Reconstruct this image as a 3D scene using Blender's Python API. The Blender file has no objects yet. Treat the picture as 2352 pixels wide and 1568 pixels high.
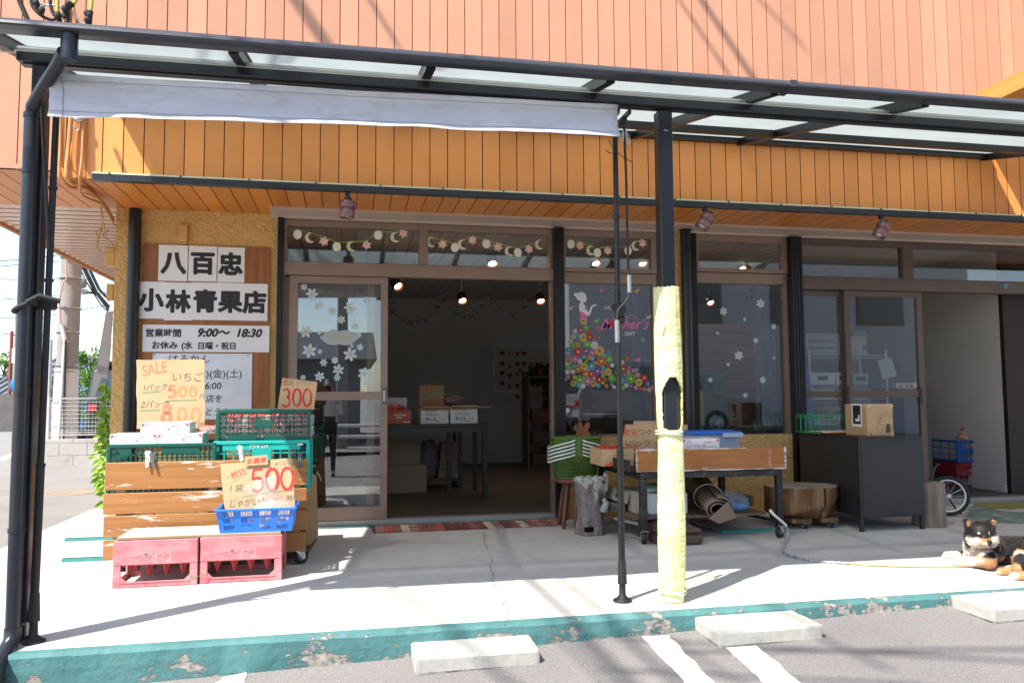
import bpy, math, random
import numpy as np
from mathutils import Vector, Matrix, noise
rnd = random.Random(7)
SC = bpy.context.scene
COL = SC.collection

# ------------------------------------------------------------------ camera
FPX, YAW, PIT, ROLL = 1819.2, 0.20075, 0.06933, -0.00616      # focal length in pixels of a 2352 px wide picture
def cam_axes():
    f0 = Vector((math.sin(YAW), math.cos(YAW), 0)); r0 = Vector((math.cos(YAW), -math.sin(YAW), 0)); u0 = Vector((0, 0, 1))
    f = math.cos(PIT)*f0 + math.sin(PIT)*u0; u = -math.sin(PIT)*f0 + math.cos(PIT)*u0
    return math.cos(ROLL)*r0 + math.sin(ROLL)*u, -math.sin(ROLL)*r0 + math.cos(ROLL)*u, f
CR, CU, CF = cam_axes()
CAMP = Vector((0, 0, 1.0))
cd = bpy.data.cameras.new('camera'); cam = bpy.data.objects.new('camera', cd); COL.objects.link(cam)
cd.sensor_width = 36; cd.lens = FPX/2352*36; cd.clip_start = 0.05; cd.clip_end = 1000
cam.matrix_world = Matrix(((CR.x, CU.x, -CF.x, CAMP.x), (CR.y, CU.y, -CF.y, CAMP.y), (CR.z, CU.z, -CF.z, CAMP.z), (0, 0, 0, 1)))
SC.camera = cam

# ------------------------------------------------------------------ light
SD = Vector((.578, .427, -1.0)).normalized()                   # the way the sunlight travels
ELEV = math.asin(-SD.z)
w = bpy.data.worlds.new('World'); SC.world = w; w.use_nodes = True
nt = w.node_tree; nt.nodes.clear()
sky = nt.nodes.new('ShaderNodeTexSky'); sky.sky_type = 'NISHITA'; sky.sun_disc = False
sky.sun_elevation = ELEV; sky.sun_rotation = math.atan2(-SD.x, -SD.y); sky.air_density = 1.0; sky.dust_density = 0.6; sky.ozone_density = 1.0
bg = nt.nodes.new('ShaderNodeBackground'); bg.inputs[1].default_value = 0.14
wo = nt.nodes.new('ShaderNodeOutputWorld'); hs = nt.nodes.new('ShaderNodeHueSaturation'); hs.inputs['Saturation'].default_value = .85; nt.links.new(sky.outputs[0], hs.inputs['Color']); nt.links.new(hs.outputs[0], bg.inputs[0]); nt.links.new(bg.outputs[0], wo.inputs[0])
sl = bpy.data.lights.new('sun', 'SUN'); sl.energy = 4.6; sl.angle = math.radians(0.55); sl.color = (1, .95, .87)
so = bpy.data.objects.new('sun', sl); COL.objects.link(so); so.rotation_euler = SD.to_track_quat('-Z', 'Y').to_euler(); so.location = (-6, -5, 12)
SC.view_settings.view_transform = 'Standard'; SC.view_settings.look = 'None'; SC.view_settings.gamma = 1; SC.view_settings.exposure = 1.17
SC.view_settings.use_curve_mapping = False
try:
    SC.cycles.max_bounces = 10; SC.cycles.transparent_max_bounces = 16; SC.cycles.use_denoising = True; SC.cycles.sample_clamp_indirect = 8
except Exception: pass

# ------------------------------------------------------------------ helpers: survey points (photo pixel of a 2352 wide picture -> real place)
def ray(px, py):
    return CR*((px-1176)/FPX) - CU*((py-784)/FPX) + CF
def A(px, py, Y):                                              # point of the photo on the plane y = Y
    d = ray(px, py); return CAMP + d*(Y/d.y)
def G(px, py, z=0.0):                                          # point of the photo on the level z
    d = ray(px, py); return CAMP + d*((z-1.0)/d.z)

# ------------------------------------------------------------------ helpers: objects
def tagp(o, label=None, cat=None, group=None, kind=None):
    if label: o['label'] = label
    if cat: o['category'] = cat
    if group: o['group'] = group
    if kind: o['kind'] = kind
    return o
def thing(name, label, cat, loc=(0, 0, 0), group=None, rz=0):
    o = bpy.data.objects.new(name, None); COL.objects.link(o); o.empty_display_size = .05
    o.location = loc; o.rotation_euler = (0, 0, rz)
    return tagp(o, label, cat, group)
def kids(o): return [c for c in COL.objects if c.parent == o]
def copy_tree(o, parent=None, label=None):
    ch = kids(o); c = o.copy(); COL.objects.link(c); c.parent = parent
    if label: c['label'] = label
    for k in ch: copy_tree(k, c)
    return c
def rootloc(o):
    while o.parent: o = o.parent
    return Vector(o.location)
def rot(rx=0, ry=0, rz=0):
    return (Matrix.Rotation(rz, 3, 'Z') @ Matrix.Rotation(ry, 3, 'Y') @ Matrix.Rotation(rx, 3, 'X'))
class MB:
    def __init__(s): s.v = []; s.f = []; s.m = []; s.s = []; s.c = None
    def add(s, vs, fs, mi=0, sm=False):
        n = len(s.v); s.v += [tuple(v) for v in vs]
        for f in fs: s.f.append([i+n for i in f]); s.m.append(mi); s.s.append(sm)
        return s
    def box(s, a, b, mi=0, M=None, c=None):
        x0, y0, z0 = [min(p, q) for p, q in zip(a, b)]; x1, y1, z1 = [max(p, q) for p, q in zip(a, b)]
        vs = [Vector(p) for p in ((x0,y0,z0),(x1,y0,z0),(x1,y1,z0),(x0,y1,z0),(x0,y0,z1),(x1,y0,z1),(x1,y1,z1),(x0,y1,z1))]
        if M is not None:
            c = Vector(c) if c is not None else Vector(((x0+x1)/2, (y0+y1)/2, (z0+z1)/2))
            vs = [M @ (p-c) + c for p in vs]
        return s.add(vs, [(0,3,2,1),(4,5,6,7),(0,1,5,4),(1,2,6,5),(2,3,7,6),(3,0,4,7)], mi)
    def bbox(s, a, b, r=.004, mi=0, M=None, c=None):            # box with chamfered edges
        x0, y0, z0 = [min(p, q) for p, q in zip(a, b)]; x1, y1, z1 = [max(p, q) for p, q in zip(a, b)]
        r = min(r, (x1-x0)/2.2, (y1-y0)/2.2, (z1-z0)/2.2)
        vs = []; 
        for X, sx in ((x0, 1), (x1, -1)):
            for Y, sy in ((y0, 1), (y1, -1)):
                for Z, sz in ((z0, 1), (z1, -1)):
                    vs += [Vector((X, Y+sy*r, Z+sz*r)), Vector((X+sx*r, Y, Z+sz*r)), Vector((X+sx*r, Y+sy*r, Z))]
        if M is not None:
            c = Vector(c) if c is not None else Vector(((x0+x1)/2, (y0+y1)/2, (z0+z1)/2))
            vs = [M @ (p-c) + c for p in vs]
        I = lambda i, j, k, a_: ((i*2+j)*2+k)*3+a_
        fs = []
        for i in (0, 1):
            q = [I(i,0,0,0), I(i,1,0,0), I(i,1,1,0), I(i,0,1,0)]; fs.append(q if i else q[::-1])
            q = [I(0,i,0,1), I(1,i,0,1), I(1,i,1,1), I(0,i,1,1)]; fs.append(q[::-1] if i else q)
            q = [I(0,0,i,2), I(1,0,i,2), I(1,1,i,2), I(0,1,i,2)]; fs.append(q if i else q[::-1])
        for j in (0, 1):
            for k in (0, 1):
                q = [I(0,j,k,1), I(1,j,k,1), I(1,j,k,2), I(0,j,k,2)]; fs.append(q if (j ^ k) else q[::-1])
                q = [I(j,0,k,0), I(j,1,k,0), I(j,1,k,2), I(j,0,k,2)]; fs.append(q[::-1] if (j ^ k) else q)
                q = [I(j,k,0,0), I(j,k,1,0), I(j,k,1,1), I(j,k,0,1)]; fs.append(q if (j ^ k) else q[::-1])
        for i in (0, 1):
            for j in (0, 1):
                for k in (0, 1):
                    t = [I(i,j,k,0), I(i,j,k,1), I(i,j,k,2)]; fs.append(t if (i+j+k) % 2 else t[::-1])
        return s.add(vs, fs, mi)
    def bar(s, p, q, wd, hd, mi=0, up=(0, 0, 1)):               # rectangular bar from p to q
        p = Vector(p); q = Vector(q); d = (q-p).normalized(); u = Vector(up)
        if abs(d.dot(u)) > .98: u = Vector((0, 1, 0))
        a = d.cross(u).normalized(); b = a.cross(d).normalized()
        vs = [o + a*(i*wd/2) + b*(j*hd/2) for o in (p, q) for i, j in ((-1,-1),(1,-1),(1,1),(-1,1))]
        return s.add(vs, [(0,1,2,3),(7,6,5,4),(0,4,5,1),(1,5,6,2),(2,6,7,3),(3,7,4,0)], mi)
    def tube(s, pts, r, n=8, mi=0, caps=True, sm=True, closed=False):
        P = [Vector(p) for p in pts]; R = r if isinstance(r, (list, tuple)) else [r]*len(P)
        N = len(P); vs = []; fs = []; a = None
        for i, p in enumerate(P):
            if closed: t = P[(i+1) % N]-P[i-1]
            else: t = (P[min(i+1, N-1)]-P[max(i-1, 0)])
            t = t.normalized() if t.length > 1e-9 else Vector((0, 0, 1))
            if a is None:
                a = t.cross(Vector((0, 0, 1)) if abs(t.z) < .9 else Vector((1, 0, 0))).normalized()
            else:
                a = a - t*a.dot(t); a = a.normalized() if a.length > 1e-6 else t.orthogonal().normalized()
            b = t.cross(a)
            for k in range(n):
                th = 2*math.pi*k/n; vs.append(p + (a*math.cos(th)+b*math.sin(th))*R[i])
        for i in range(N if closed else N-1):
            j = (i+1) % N
            for k in range(n): fs.append((i*n+k, i*n+(k+1) % n, j*n+(k+1) % n, j*n+k))
        s.add(vs, fs, mi, sm)
        if caps and not closed:
            s.add(vs[:n], [tuple(range(n))[::-1]], mi); s.add(vs[-n:], [tuple(range(n))], mi)
        return s
    def cyl(s, p, q, r0, r1=None, n=14, mi=0, sm=True): return s.tube([p, q], [r0, r0 if r1 is None else r1], n, mi, True, sm)
    def lathe(s, prof, c=(0, 0, 0), n=24, mi=0, sx=1, sy=1, fn=None, sm=True, M=None, cap=True):
        c = Vector(c); vs = []; fs = []
        for i, (r, z) in enumerate(prof):
            for k in range(n):
                th = 2*math.pi*k/n; rr = r*(fn(th, z) if fn else 1)
                p = Vector((rr*math.cos(th)*sx, rr*math.sin(th)*sy, z)); vs.append((M @ p if M is not None else p)+c)
        for i in range(len(prof)-1):
            for k in range(n): fs.append((i*n+k, i*n+(k+1) % n, (i+1)*n+(k+1) % n, (i+1)*n+k))
        s.add(vs, fs, mi, sm)
        if cap:
            s.add(vs[:n], [tuple(range(n))[::-1]], mi); s.add(vs[-n:], [tuple(range(n))], mi)
        return s
    def prism(s, poly, o, ux, uy, th, mi=0):                    # outline in (ux,uy) extruded by th along ux x uy
        o = Vector(o); ux = Vector(ux); uy = Vector(uy); un = ux.cross(uy).normalized(); n = len(poly)
        if sum(poly[i-1][0]*poly[i][1]-poly[i][0]*poly[i-1][1] for i in range(n)) < 0: poly = poly[::-1]
        a = [o+ux*u+uy*v for u, v in poly]; b = [p+un*th for p in a]
        s.add(a+b, [tuple(range(n))[::-1], tuple(range(n, 2*n))] + [(i, (i+1) % n, n+(i+1) % n, n+i) for i in range(n)], mi)
        return s
    def sheet(s, poly, o, ux, uy, mi=0):
        o = Vector(o); ux = Vector(ux); uy = Vector(uy); n = len(poly)
        if sum(poly[i-1][0]*poly[i][1]-poly[i][0]*poly[i-1][1] for i in range(n)) < 0: poly = poly[::-1]
        return s.add([o+ux*u+uy*v for u, v in poly], [tuple(range(n))], mi)
    def ell(s, c, r, n=12, m=8, mi=0, M=None, amp=0, fq=6):
        c = Vector(c); r = Vector(r) if not isinstance(r, (int, float)) else Vector((r, r, r)); vs = []; fs = []
        for i in range(m+1):
            ph = math.pi*i/m
            for k in range(n):
                th = 2*math.pi*k/n; p = Vector((math.sin(ph)*math.cos(th), math.sin(ph)*math.sin(th), math.cos(ph)))
                g = 1+amp*noise.noise(p*fq*.35+c*9) if amp else 1
                p = Vector((p.x*r.x, p.y*r.y, p.z*r.z))*g; vs.append((M @ p if M is not None else p)+c)
        for i in range(m):
            for k in range(n): fs.append((i*n+k, (i+1)*n+k, (i+1)*n+(k+1) % n, i*n+(k+1) % n))
        return s.add(vs, fs, mi, True)
    def ribbon(s, pts, wd, o, ux, uy, off=.0006, mi=0):         # flat pen stroke through 2D points on a board
        o = Vector(o); ux = Vector(ux); uy = Vector(uy); un = ux.cross(uy).normalized()*off
        P = [Vector((a, b)) for a, b in pts]; L = []; N = len(P)
        for i, p in enumerate(P):
            t = P[min(i+1, N-1)]-P[max(i-1, 0)]; t = t.normalized() if t.length > 1e-9 else Vector((1, 0))
            w_ = wd[i] if isinstance(wd, (list, tuple)) else wd
            nn = Vector((-t.y, t.x))*w_/2; L.append((p+nn, p-nn))
        vs = []
        for a, b in L: vs += [o+ux*a.x+uy*a.y+un, o+ux*b.x+uy*b.y+un]
        return s.add(vs, [(2*i, 2*i+1, 2*i+3, 2*i+2) for i in range(N-1)], mi)
    def text(s, body, o, ux, uy, size, mi=0, off=.0006, bold=0, align='LEFT', shear=0, sx=1, res=3):
        cu = bpy.data.curves.new('t', 'FONT'); cu.body = body; cu.size = 1; cu.offset = min(bold, .012); cu.align_x = align; cu.shear = shear; cu.resolution_u = res
        ob = bpy.data.objects.new('t', cu); me = bpy.data.meshes.new_from_object(ob)
        o = Vector(o); ux = Vector(ux); uy = Vector(uy); un = ux.cross(uy).normalized()*off
        k = max(0, bold-.012)*1.1                                # heavy weights: the glyph is laid down again, shifted a hair
        for i, (dx, dy) in enumerate([(0,0)] if k == 0 else [(0,0),(k,0),(-k,0),(0,k),(0,-k),(k*.7,k*.7),(-k*.7,k*.7),(k*.7,-k*.7),(-k*.7,-k*.7)]):
            s.add([o+ux*((v.co.x+dx)*size*sx)+uy*((v.co.y+dy)*size)+un*(1+.12*i) for v in me.vertices], [tuple(p.vertices) for p in me.polygons], mi)
        bpy.data.objects.remove(ob); bpy.data.curves.remove(cu); bpy.data.meshes.remove(me); return s
    def build(s, name, mats, parent=None, label=None, local=False, bev=0):
        me = bpy.data.meshes.new(name); off = Vector((0, 0, 0))
        V = s.v
        if parent is not None and not local:
            off = rootloc(parent); r = parent
            while r.parent: r = r.parent
            if r.rotation_euler.z:
                Rm = Matrix.Rotation(-r.rotation_euler.z, 3, 'Z'); V = [tuple(Rm @ (Vector(v)-off)) for v in V]; off = Vector((0, 0, 0))
        me.from_pydata([(x-off.x, y-off.y, z-off.z) for x, y, z in V], [], s.f)
        me.polygons.foreach_set('material_index', s.m); me.polygons.foreach_set('use_smooth', s.s)
        for m in (mats if isinstance(mats, (list, tuple)) else [mats]): me.materials.append(m)
        if s.c is not None:
            ca = me.color_attributes.new('col', 'FLOAT_COLOR', 'POINT')
            ca.data.foreach_set('color', [q for c in s.c for q in c])
        me.validate(); me.update()
        o = bpy.data.objects.new(name, me); COL.objects.link(o)
        if parent is not None: o.parent = parent
        if label: o['label'] = label
        if bev:
            b = o.modifiers.new('bevel', 'BEVEL'); b.width = bev; b.segments = 2; b.limit_method = 'ANGLE'
        return o
def single(mb, name, mats, label, cat, group=None, base=None, kind=None):
    """a thing that is one mesh; its origin goes to the middle of its base"""
    v = mb.v; xs = [p[0] for p in v]; ys = [p[1] for p in v]; zs = [p[2] for p in v]
    b = Vector(base) if base is not None else Vector(((min(xs)+max(xs))/2, (min(ys)+max(ys))/2, min(zs)))
    mb.v = [(x-b.x, y-b.y, z-b.z) for x, y, z in v]
    o = mb.build(name, mats); o.location = b
    return tagp(o, label, cat, group, kind)
def remesh(mb, voxel, smooth=6):
    """fuses overlapping volumes of mb into one continuous skin and returns a new MB"""
    o = mb.build('tmp', []); m = o.modifiers.new('r', 'REMESH'); m.mode = 'VOXEL'; m.voxel_size = voxel; m.use_smooth_shade = True
    if smooth:
        q = o.modifiers.new('s', 'SMOOTH'); q.iterations = smooth; q.factor = .5
    dg = bpy.context.evaluated_depsgraph_get(); me = bpy.data.meshes.new_from_object(o.evaluated_get(dg))
    r = MB(); r.add([tuple(v.co) for v in me.vertices], [tuple(p.vertices) for p in me.polygons], 0, True)
    bpy.data.objects.remove(o); bpy.data.meshes.remove(me); return r
def capsule(mb, p, q, r0, r1, n=12):
    p = Vector(p); q = Vector(q); d = q-p; k = 5; pts = []; R = []
    u = d.normalized()
    for i in range(k): a = math.pi/2*(1-i/k); pts.append(p-u*r0*math.sin(a)); R.append(max(r0*math.cos(a), 1e-4))
    for i in range(k+1): a = math.pi/2*i/k; pts.append(q+u*r1*math.sin(a)); R.append(max(r1*math.cos(a), 1e-4))
    return mb.tube(pts, R, n)
X_, Y_, Z_ = Vector((1, 0, 0)), Vector((0, 1, 0)), Vector((0, 0, 1))

# ------------------------------------------------------------------ materials
def C(r, g, b): return (r, g, b, 1)
def S(r, g, b):                                                # sRGB 0-255 -> linear
    f = lambda c: (c/255/12.92) if c/255 <= .04045 else ((c/255+.055)/1.055)**2.4
    return (f(r), f(g), f(b), 1)
class NT:
    def __init__(s, name):
        s.m = bpy.data.materials.new(name); s.m.use_nodes = True; s.t = s.m.node_tree; s.t.nodes.clear()
        s.out = s.n('ShaderNodeOutputMaterial'); s.tc = s.n('ShaderNodeTexCoord')
    def n(s, k, **p):
        x = s.t.nodes.new(k)
        for a, b in p.items(): setattr(x, a, b)
        return x
    def l(s, a, b): s.t.links.new(a, b)
    def mapv(s, sc=(1, 1, 1), src='Object'):
        m = s.n('ShaderNodeMapping'); s.l(s.tc.outputs[src], m.inputs[0]); m.inputs['Scale'].default_value = sc; return m.outputs[0]
    def noise(s, scale, detail=3, sc=(1, 1, 1), rough=.55, src='Object', dist=0):
        x = s.n('ShaderNodeTexNoise'); x.inputs['Scale'].default_value = scale; x.inputs['Detail'].default_value = detail
        x.inputs['Roughness'].default_value = rough; x.inputs['Distortion'].default_value = dist; s.l(s.mapv(sc, src), x.inputs['Vector']); return x.outputs['Fac']
    def vor(s, scale, feat='F1', sc=(1, 1, 1), out='Distance'):
        x = s.n('ShaderNodeTexVoronoi', feature=feat); x.inputs['Scale'].default_value = scale; s.l(s.mapv(sc), x.inputs['Vector']); return x.outputs[out]
    def ramp(s, fac, stops):
        x = s.n('ShaderNodeValToRGB'); e = x.color_ramp.elements
        while len(e) < len(stops): e.new(.5)
        for i, (p, c) in enumerate(stops): e[i].position = p; e[i].color = c if len(c) == 4 else (*c, 1)
        s.l(fac, x.inputs[0]); return x.outputs[0]
    def mix(s, fac, a, b, bt='MIX'):
        x = s.n('ShaderNodeMix', data_type='RGBA', blend_type=bt)
        for sock, v in ((x.inputs[0], fac), (x.inputs[6], a), (x.inputs[7], b)):
            if isinstance(v, (int, float)): sock.default_value = v
            elif isinstance(v, (tuple, list)): sock.default_value = v
            else: s.l(v, sock)
        return x.outputs[2]
    def bump(s, h, strength=.3, dist=.01, nrm=None):
        x = s.n('ShaderNodeBump'); x.inputs['Strength'].default_value = strength; x.inputs['Distance'].default_value = dist; s.l(h, x.inputs['Height'])
        if nrm is not None: s.l(nrm, x.inputs['Normal'])
        return x.outputs[0]
    def math(s, op, a, b=0):
        x = s.n('ShaderNodeMath', operation=op)
        for i, v in enumerate((a, b)):
            if isinstance(v, (int, float)): x.inputs[i].default_value = v
            else: s.l(v, x.inputs[i])
        return x.outputs[0]
    def bsdf(s, col, rough=.5, metal=0, nrm=None, spec=.5, trans=0, **kw):
        x = s.n('ShaderNodeBsdfPrincipled')
        for nm, v in (('Base Color', col), ('Roughness', rough), ('Metallic', metal)):
            if isinstance(v, (int, float, tuple)): x.inputs[nm].default_value = v
            else: s.l(v, x.inputs[nm])
        x.inputs['Specular IOR Level'].default_value = spec
        if trans: x.inputs['Transmission Weight'].default_value = trans
        for k, v in kw.items(): x.inputs[k.replace('_', ' ')].default_value = v
        if nrm is not None: s.l(nrm, x.inputs['Normal'])
        s.l(x.outputs[0], s.out.inputs[0]); return x
def mul(c, k): return (c[0]*k, c[1]*k, c[2]*k, 1)
def M(name, col, rough=.5, metal=0, var=.08, vs=6, bump=0, bs=60, spec=.5, sc=(1, 1, 1), dirt=None, ds=3, dt=.6):
    t = NT(name); c = t.ramp(t.noise(vs, 4, sc), [(.3, mul(col, 1-var)), (.7, mul(col, 1+var))])
    if dirt: c = t.mix(t.ramp(t.noise(ds, 5, (1, 1, 1), .65), [(dt-.06, C(0,0,0)), (dt+.06, C(1,1,1))]), c, dirt)
    nr = t.bump(t.noise(bs, 3, sc), bump, .004) if bump else None
    t.bsdf(c, rough, metal, nr, spec); return t.m
def wood(name, c1, c2, sc=(1.2, 30, 30), wear=None, wt=.62, rough=.55, wsc=(1.2, 8, 8), ws=4, bump=.25):
    t = NT(name); g = t.noise(1.5, 6, sc, .65, dist=.4)
    c = t.ramp(g, [(.3, c1), (.7, c2)])
    if wear:
        m = t.ramp(t.noise(ws, 7, wsc, .72), [(wt-.02, C(0,0,0)), (wt+.04, C(1,1,1))])
        c = t.mix(m, c, wear)
    t.bsdf(c, rough, 0, t.bump(g, bump, .002)); return t.m
def glass(name, tint=(.85, .87, .87), base=.10, k=.88, ior=0):
    t = NT(name); lw = t.n('ShaderNodeLayerWeight'); lw.inputs[0].default_value = .5
    f = t.math('ADD', t.math('MULTIPLY', t.math('POWER', lw.outputs['Facing'], 5.0), k), base)
    tr = t.n('ShaderNodeBsdfTransparent'); tr.inputs[0].default_value = (*tint, 1)
    gl = t.n('ShaderNodeBsdfGlossy'); gl.inputs['Roughness'].default_value = 0.0; gl.inputs[0].default_value = (.95, .97, 1, 1)
    mx = t.n('ShaderNodeMixShader'); t.l(f, mx.inputs[0]); t.l(tr.outputs[0], mx.inputs[1]); t.l(gl.outputs[0], mx.inputs[2]); t.l(mx.outputs[0], t.out.inputs[0])
    return t.m
def film(name, tint, alpha=.35, rough=.15):                    # clear bag / wrap
    t = NT(name); tr = t.n('ShaderNodeBsdfTransparent'); p = t.n('ShaderNodeBsdfPrincipled'); p.inputs['Base Color'].default_value = tint; p.inputs['Roughness'].default_value = rough
    t.l(t.bump(t.noise(40, 4), .8, .01), p.inputs['Normal'])
    mx = t.n('ShaderNodeMixShader'); mx.inputs[0].default_value = alpha; t.l(tr.outputs[0], mx.inputs[1]); t.l(p.outputs[0], mx.inputs[2]); t.l(mx.outputs[0], t.out.inputs[0]); return t.m
def emit(name, col, st):
    t = NT(name); e = t.n('ShaderNodeEmission'); e.inputs[0].default_value = col; e.inputs[1].default_value = st; t.l(e.outputs[0], t.out.inputs[0]); return t.m
# ------------------------------------------------------------------ shared materials
m_black = M('black_metal', C(.006,.0065,.008), .36, 0, .15, 8, .1, 200, .5)
m_blackdull = M('black_dull', C(.009,.009,.010), .6, 0, .2, 10, .2, 150)
m_slate = M('slate_metal', C(.018,.020,.027), .30, .1, .12, 9)
m_silver = M('brushed_silver', C(.45,.45,.44), .35, .8, .08, 12)
m_chrome = M('steel', C(.55,.56,.56), .25, 1, .08, 12)
m_rubber = M('rubber', C(.016,.016,.017), .75)
m_white = M('white_plastic', C(.78,.78,.77), .4, 0, .03)
m_offwhite = M('white_paint', C(.66,.65,.62), .6, 0, .05)
m_paper = M('paper', C(.74,.73,.72), .55, 0, .04, 4)
m_ink = M('ink', C(.012,.012,.014), .55)
m_red = M('red_marker', C(.55,.035,.03), .6, 0, .12, 30)
m_redlight = M('faded_red_marker', C(.72,.20,.10), .65, 0, .15, 30)
m_orangelight = M('pale_orange_marker', C(.78,.36,.16), .65, 0, .12, 30)
m_pencil = M('grey_marker', C(.12,.09,.075), .7)
m_greenink = M('green_marker', C(.06,.24,.10), .6)
m_sash = M('bronze_sash', C(.27,.19,.145), .42, .25, .08, 5)
m_sashdark = M('dark_bronze_sash', C(.12,.085,.065), .42, .25, .08, 5)
m_trim = M('beige_trim', C(.50,.40,.33), .5, .1, .05, 3)
m_glass = glass('window_glass')
m_yellowbulb = emit('lamp_glow', (1, .78, .50, 1), 22)
m_bulboff = M('bulb_glass', C(.8,.8,.8), .2)

def siding(name, c, rough, dc):
    t = NT(name); col = t.ramp(t.noise(1.3, 4), [(.3, mul(c, .93)), (.7, mul(c, 1.06))])
    sx = t.n('ShaderNodeSeparateXYZ'); t.l(t.tc.outputs['Object'], sx.inputs[0]); wn = t.n('ShaderNodeTexWhiteNoise', noise_dimensions='1D'); t.l(t.math('FLOOR', t.math('DIVIDE', t.math('SUBTRACT', sx.outputs[0], BOARD0+1.74), .1222)), wn.inputs['W'])
    col = t.mix(1.0, col, t.ramp(wn.outputs[0], [(.0, C(.88,.87,.87)), (1, C(1.07,1.05,1.04))]), 'MULTIPLY')
    st = t.ramp(t.noise(3, 6, (9, 9, .8), .7), [(.56, C(0,0,0)), (.74, C(1,1,1))])
    col = t.mix(t.math('MULTIPLY', st, .42), col, dc)
    t.bsdf(col, rough, 0, t.bump(t.noise(2.6, 3, (1, 1, .45)), .32, .03), .4); return t.m
BOARD0 = A(337.7, 67, 5.35).x - 60*.1222
m_sidingsun = siding('siding_sunlit', C(.56,.275,.168), .38, C(.5,.26,.17))  # wall cladding with the direct sunlight painted into its colour
m_sidingshade = siding('siding_shaded', C(.74,.30,.082), .34, C(.42,.18,.05))  # same cladding below the canopy, its shade painted into the colour
m_groove = M('groove_paint', C(.30,.10,.025), .6)
m_soffit = siding('orange_soffit', C(.60,.215,.04), .36, C(.4,.15,.03))
def stucco():
    t = NT('ochre_stucco'); n1 = t.noise(38, 3, (1, 1, 1), .5, dist=.6); v = t.vor(30)
    c = t.ramp(t.noise(2, 4), [(.3, C(.59,.36,.135)), (.7, C(.67,.42,.165))])
    h = t.math('ADD', n1, t.math('MULTIPLY', v, .5)); t.bsdf(c, .85, 0, t.bump(h, .85, .02), .2); return t.m
m_stucco = stucco()
m_ochre = M('ochre_base_paint', C(.58,.33,.11), .7, 0, .06, 3, .2, 60)

# ------------------------------------------------------------------ the setting
def lotz(x, y): return -.118 + .024*x + .035*(y-3.5)
def GL(px, py):                                                # photo point on the sloping lot
    d = ray(px, py); t = (-.118-.1225-1.0)/(d.z-.024*d.x-.035*d.y); return CAMP + d*t
def asphalt(name, base):
    t = NT(name); sp = t.noise(330, 2, rough=.7); c = t.ramp(sp, [(.36, mul(base, .5)), (.5, base), (.64, mul(base, 1.45)), (.72, C(.62,.60,.56))])
    big = t.ramp(t.noise(1.1, 5), [(.3, C(.86,.86,.86)), (.7, C(1.1,1.09,1.07))]); c = t.mix(1.0, c, big, 'MULTIPLY')
    t.bsdf(c, .9, 0, t.bump(sp, .9, .006), .2); return t.m
m_lot = asphalt('parking_asphalt', C(.25,.232,.226))
m_road = asphalt('road_asphalt', C(.27,.26,.25))
def concrete(name, base, stain, speck=90):
    t = NT(name); c = t.ramp(t.noise(2.2, 7, rough=.65), [(.3, mul(base, .88)), (.55, base), (.75, mul(base, 1.08))])
    s2 = t.ramp(t.noise(5, 8, rough=.7), [(.52, C(0,0,0)), (.72, C(1,1,1))]); c = t.mix(t.math('MULTIPLY', s2, .55), c, stain); s3 = t.ramp(t.noise(19, 5, rough=.75), [(.66, C(0,0,0)), (.74, C(1,1,1))]); c = t.mix(t.math('MULTIPLY', s3, .4), c, mul(stain, .8))
    sp = t.ramp(t.noise(speck, 2, rough=.7), [(.32, C(.72,.71,.7)), (.42, C(1,1,1))]); c = t.mix(1.0, c, sp, 'MULTIPLY')
    t.bsdf(c, .85, 0, t.bump(t.noise(speck*1.6, 4), .35, .003), .25); return t.m
m_conc = concrete('sidewalk_concrete', C(.53,.50,.455), C(.42,.38,.33))
m_block = concrete('rough_concrete', C(.44,.42,.38), C(.22,.20,.17), 70)
m_crack = M('crack_dirt', C(.16,.14,.12), .9)
def tealpaint():
    t = NT('chipped_teal_paint'); c = t.ramp(t.noise(3, 6), [(.3, C(.048,.14,.14)), (.55, C(.078,.20,.198)), (.75, C(.13,.265,.26))])
    n = t.noise(4.5, 9, (1, 1, 2.2), .74); edge = t.noise(22, 4)
    sp = t.n('ShaderNodeSeparateXYZ'); t.l(t.tc.outputs['Object'], sp.inputs[0]); lo = t.math('ADD', t.math('MULTIPLY', sp.outputs[2], -.55), t.math('MULTIPLY', sp.outputs[0], .018)); m = t.ramp(t.math('ADD', t.math('ADD', t.math('MULTIPLY', n, .8), t.math('MULTIPLY', edge, .2)), lo), [(.575, C(0,0,0)), (.60, C(1,1,1))])
    c = t.mix(m, c, t.ramp(t.noise(40, 4), [(.3, C(.2,.18,.155)), (.7, C(.42,.39,.34))]))
    t.bsdf(c, .7, 0, t.bump(t.math('SUBTRACT', t.noise(9, 7), t.math('MULTIPLY', m, .35)), .7, .02), .3); return t.m
m_teal = tealpaint()
m_line = M('road_paint', C(.74,.74,.72), .75, 0, .05, 30, .4, 200, dirt=C(.4,.39,.37), ds=26, dt=.66)

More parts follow.
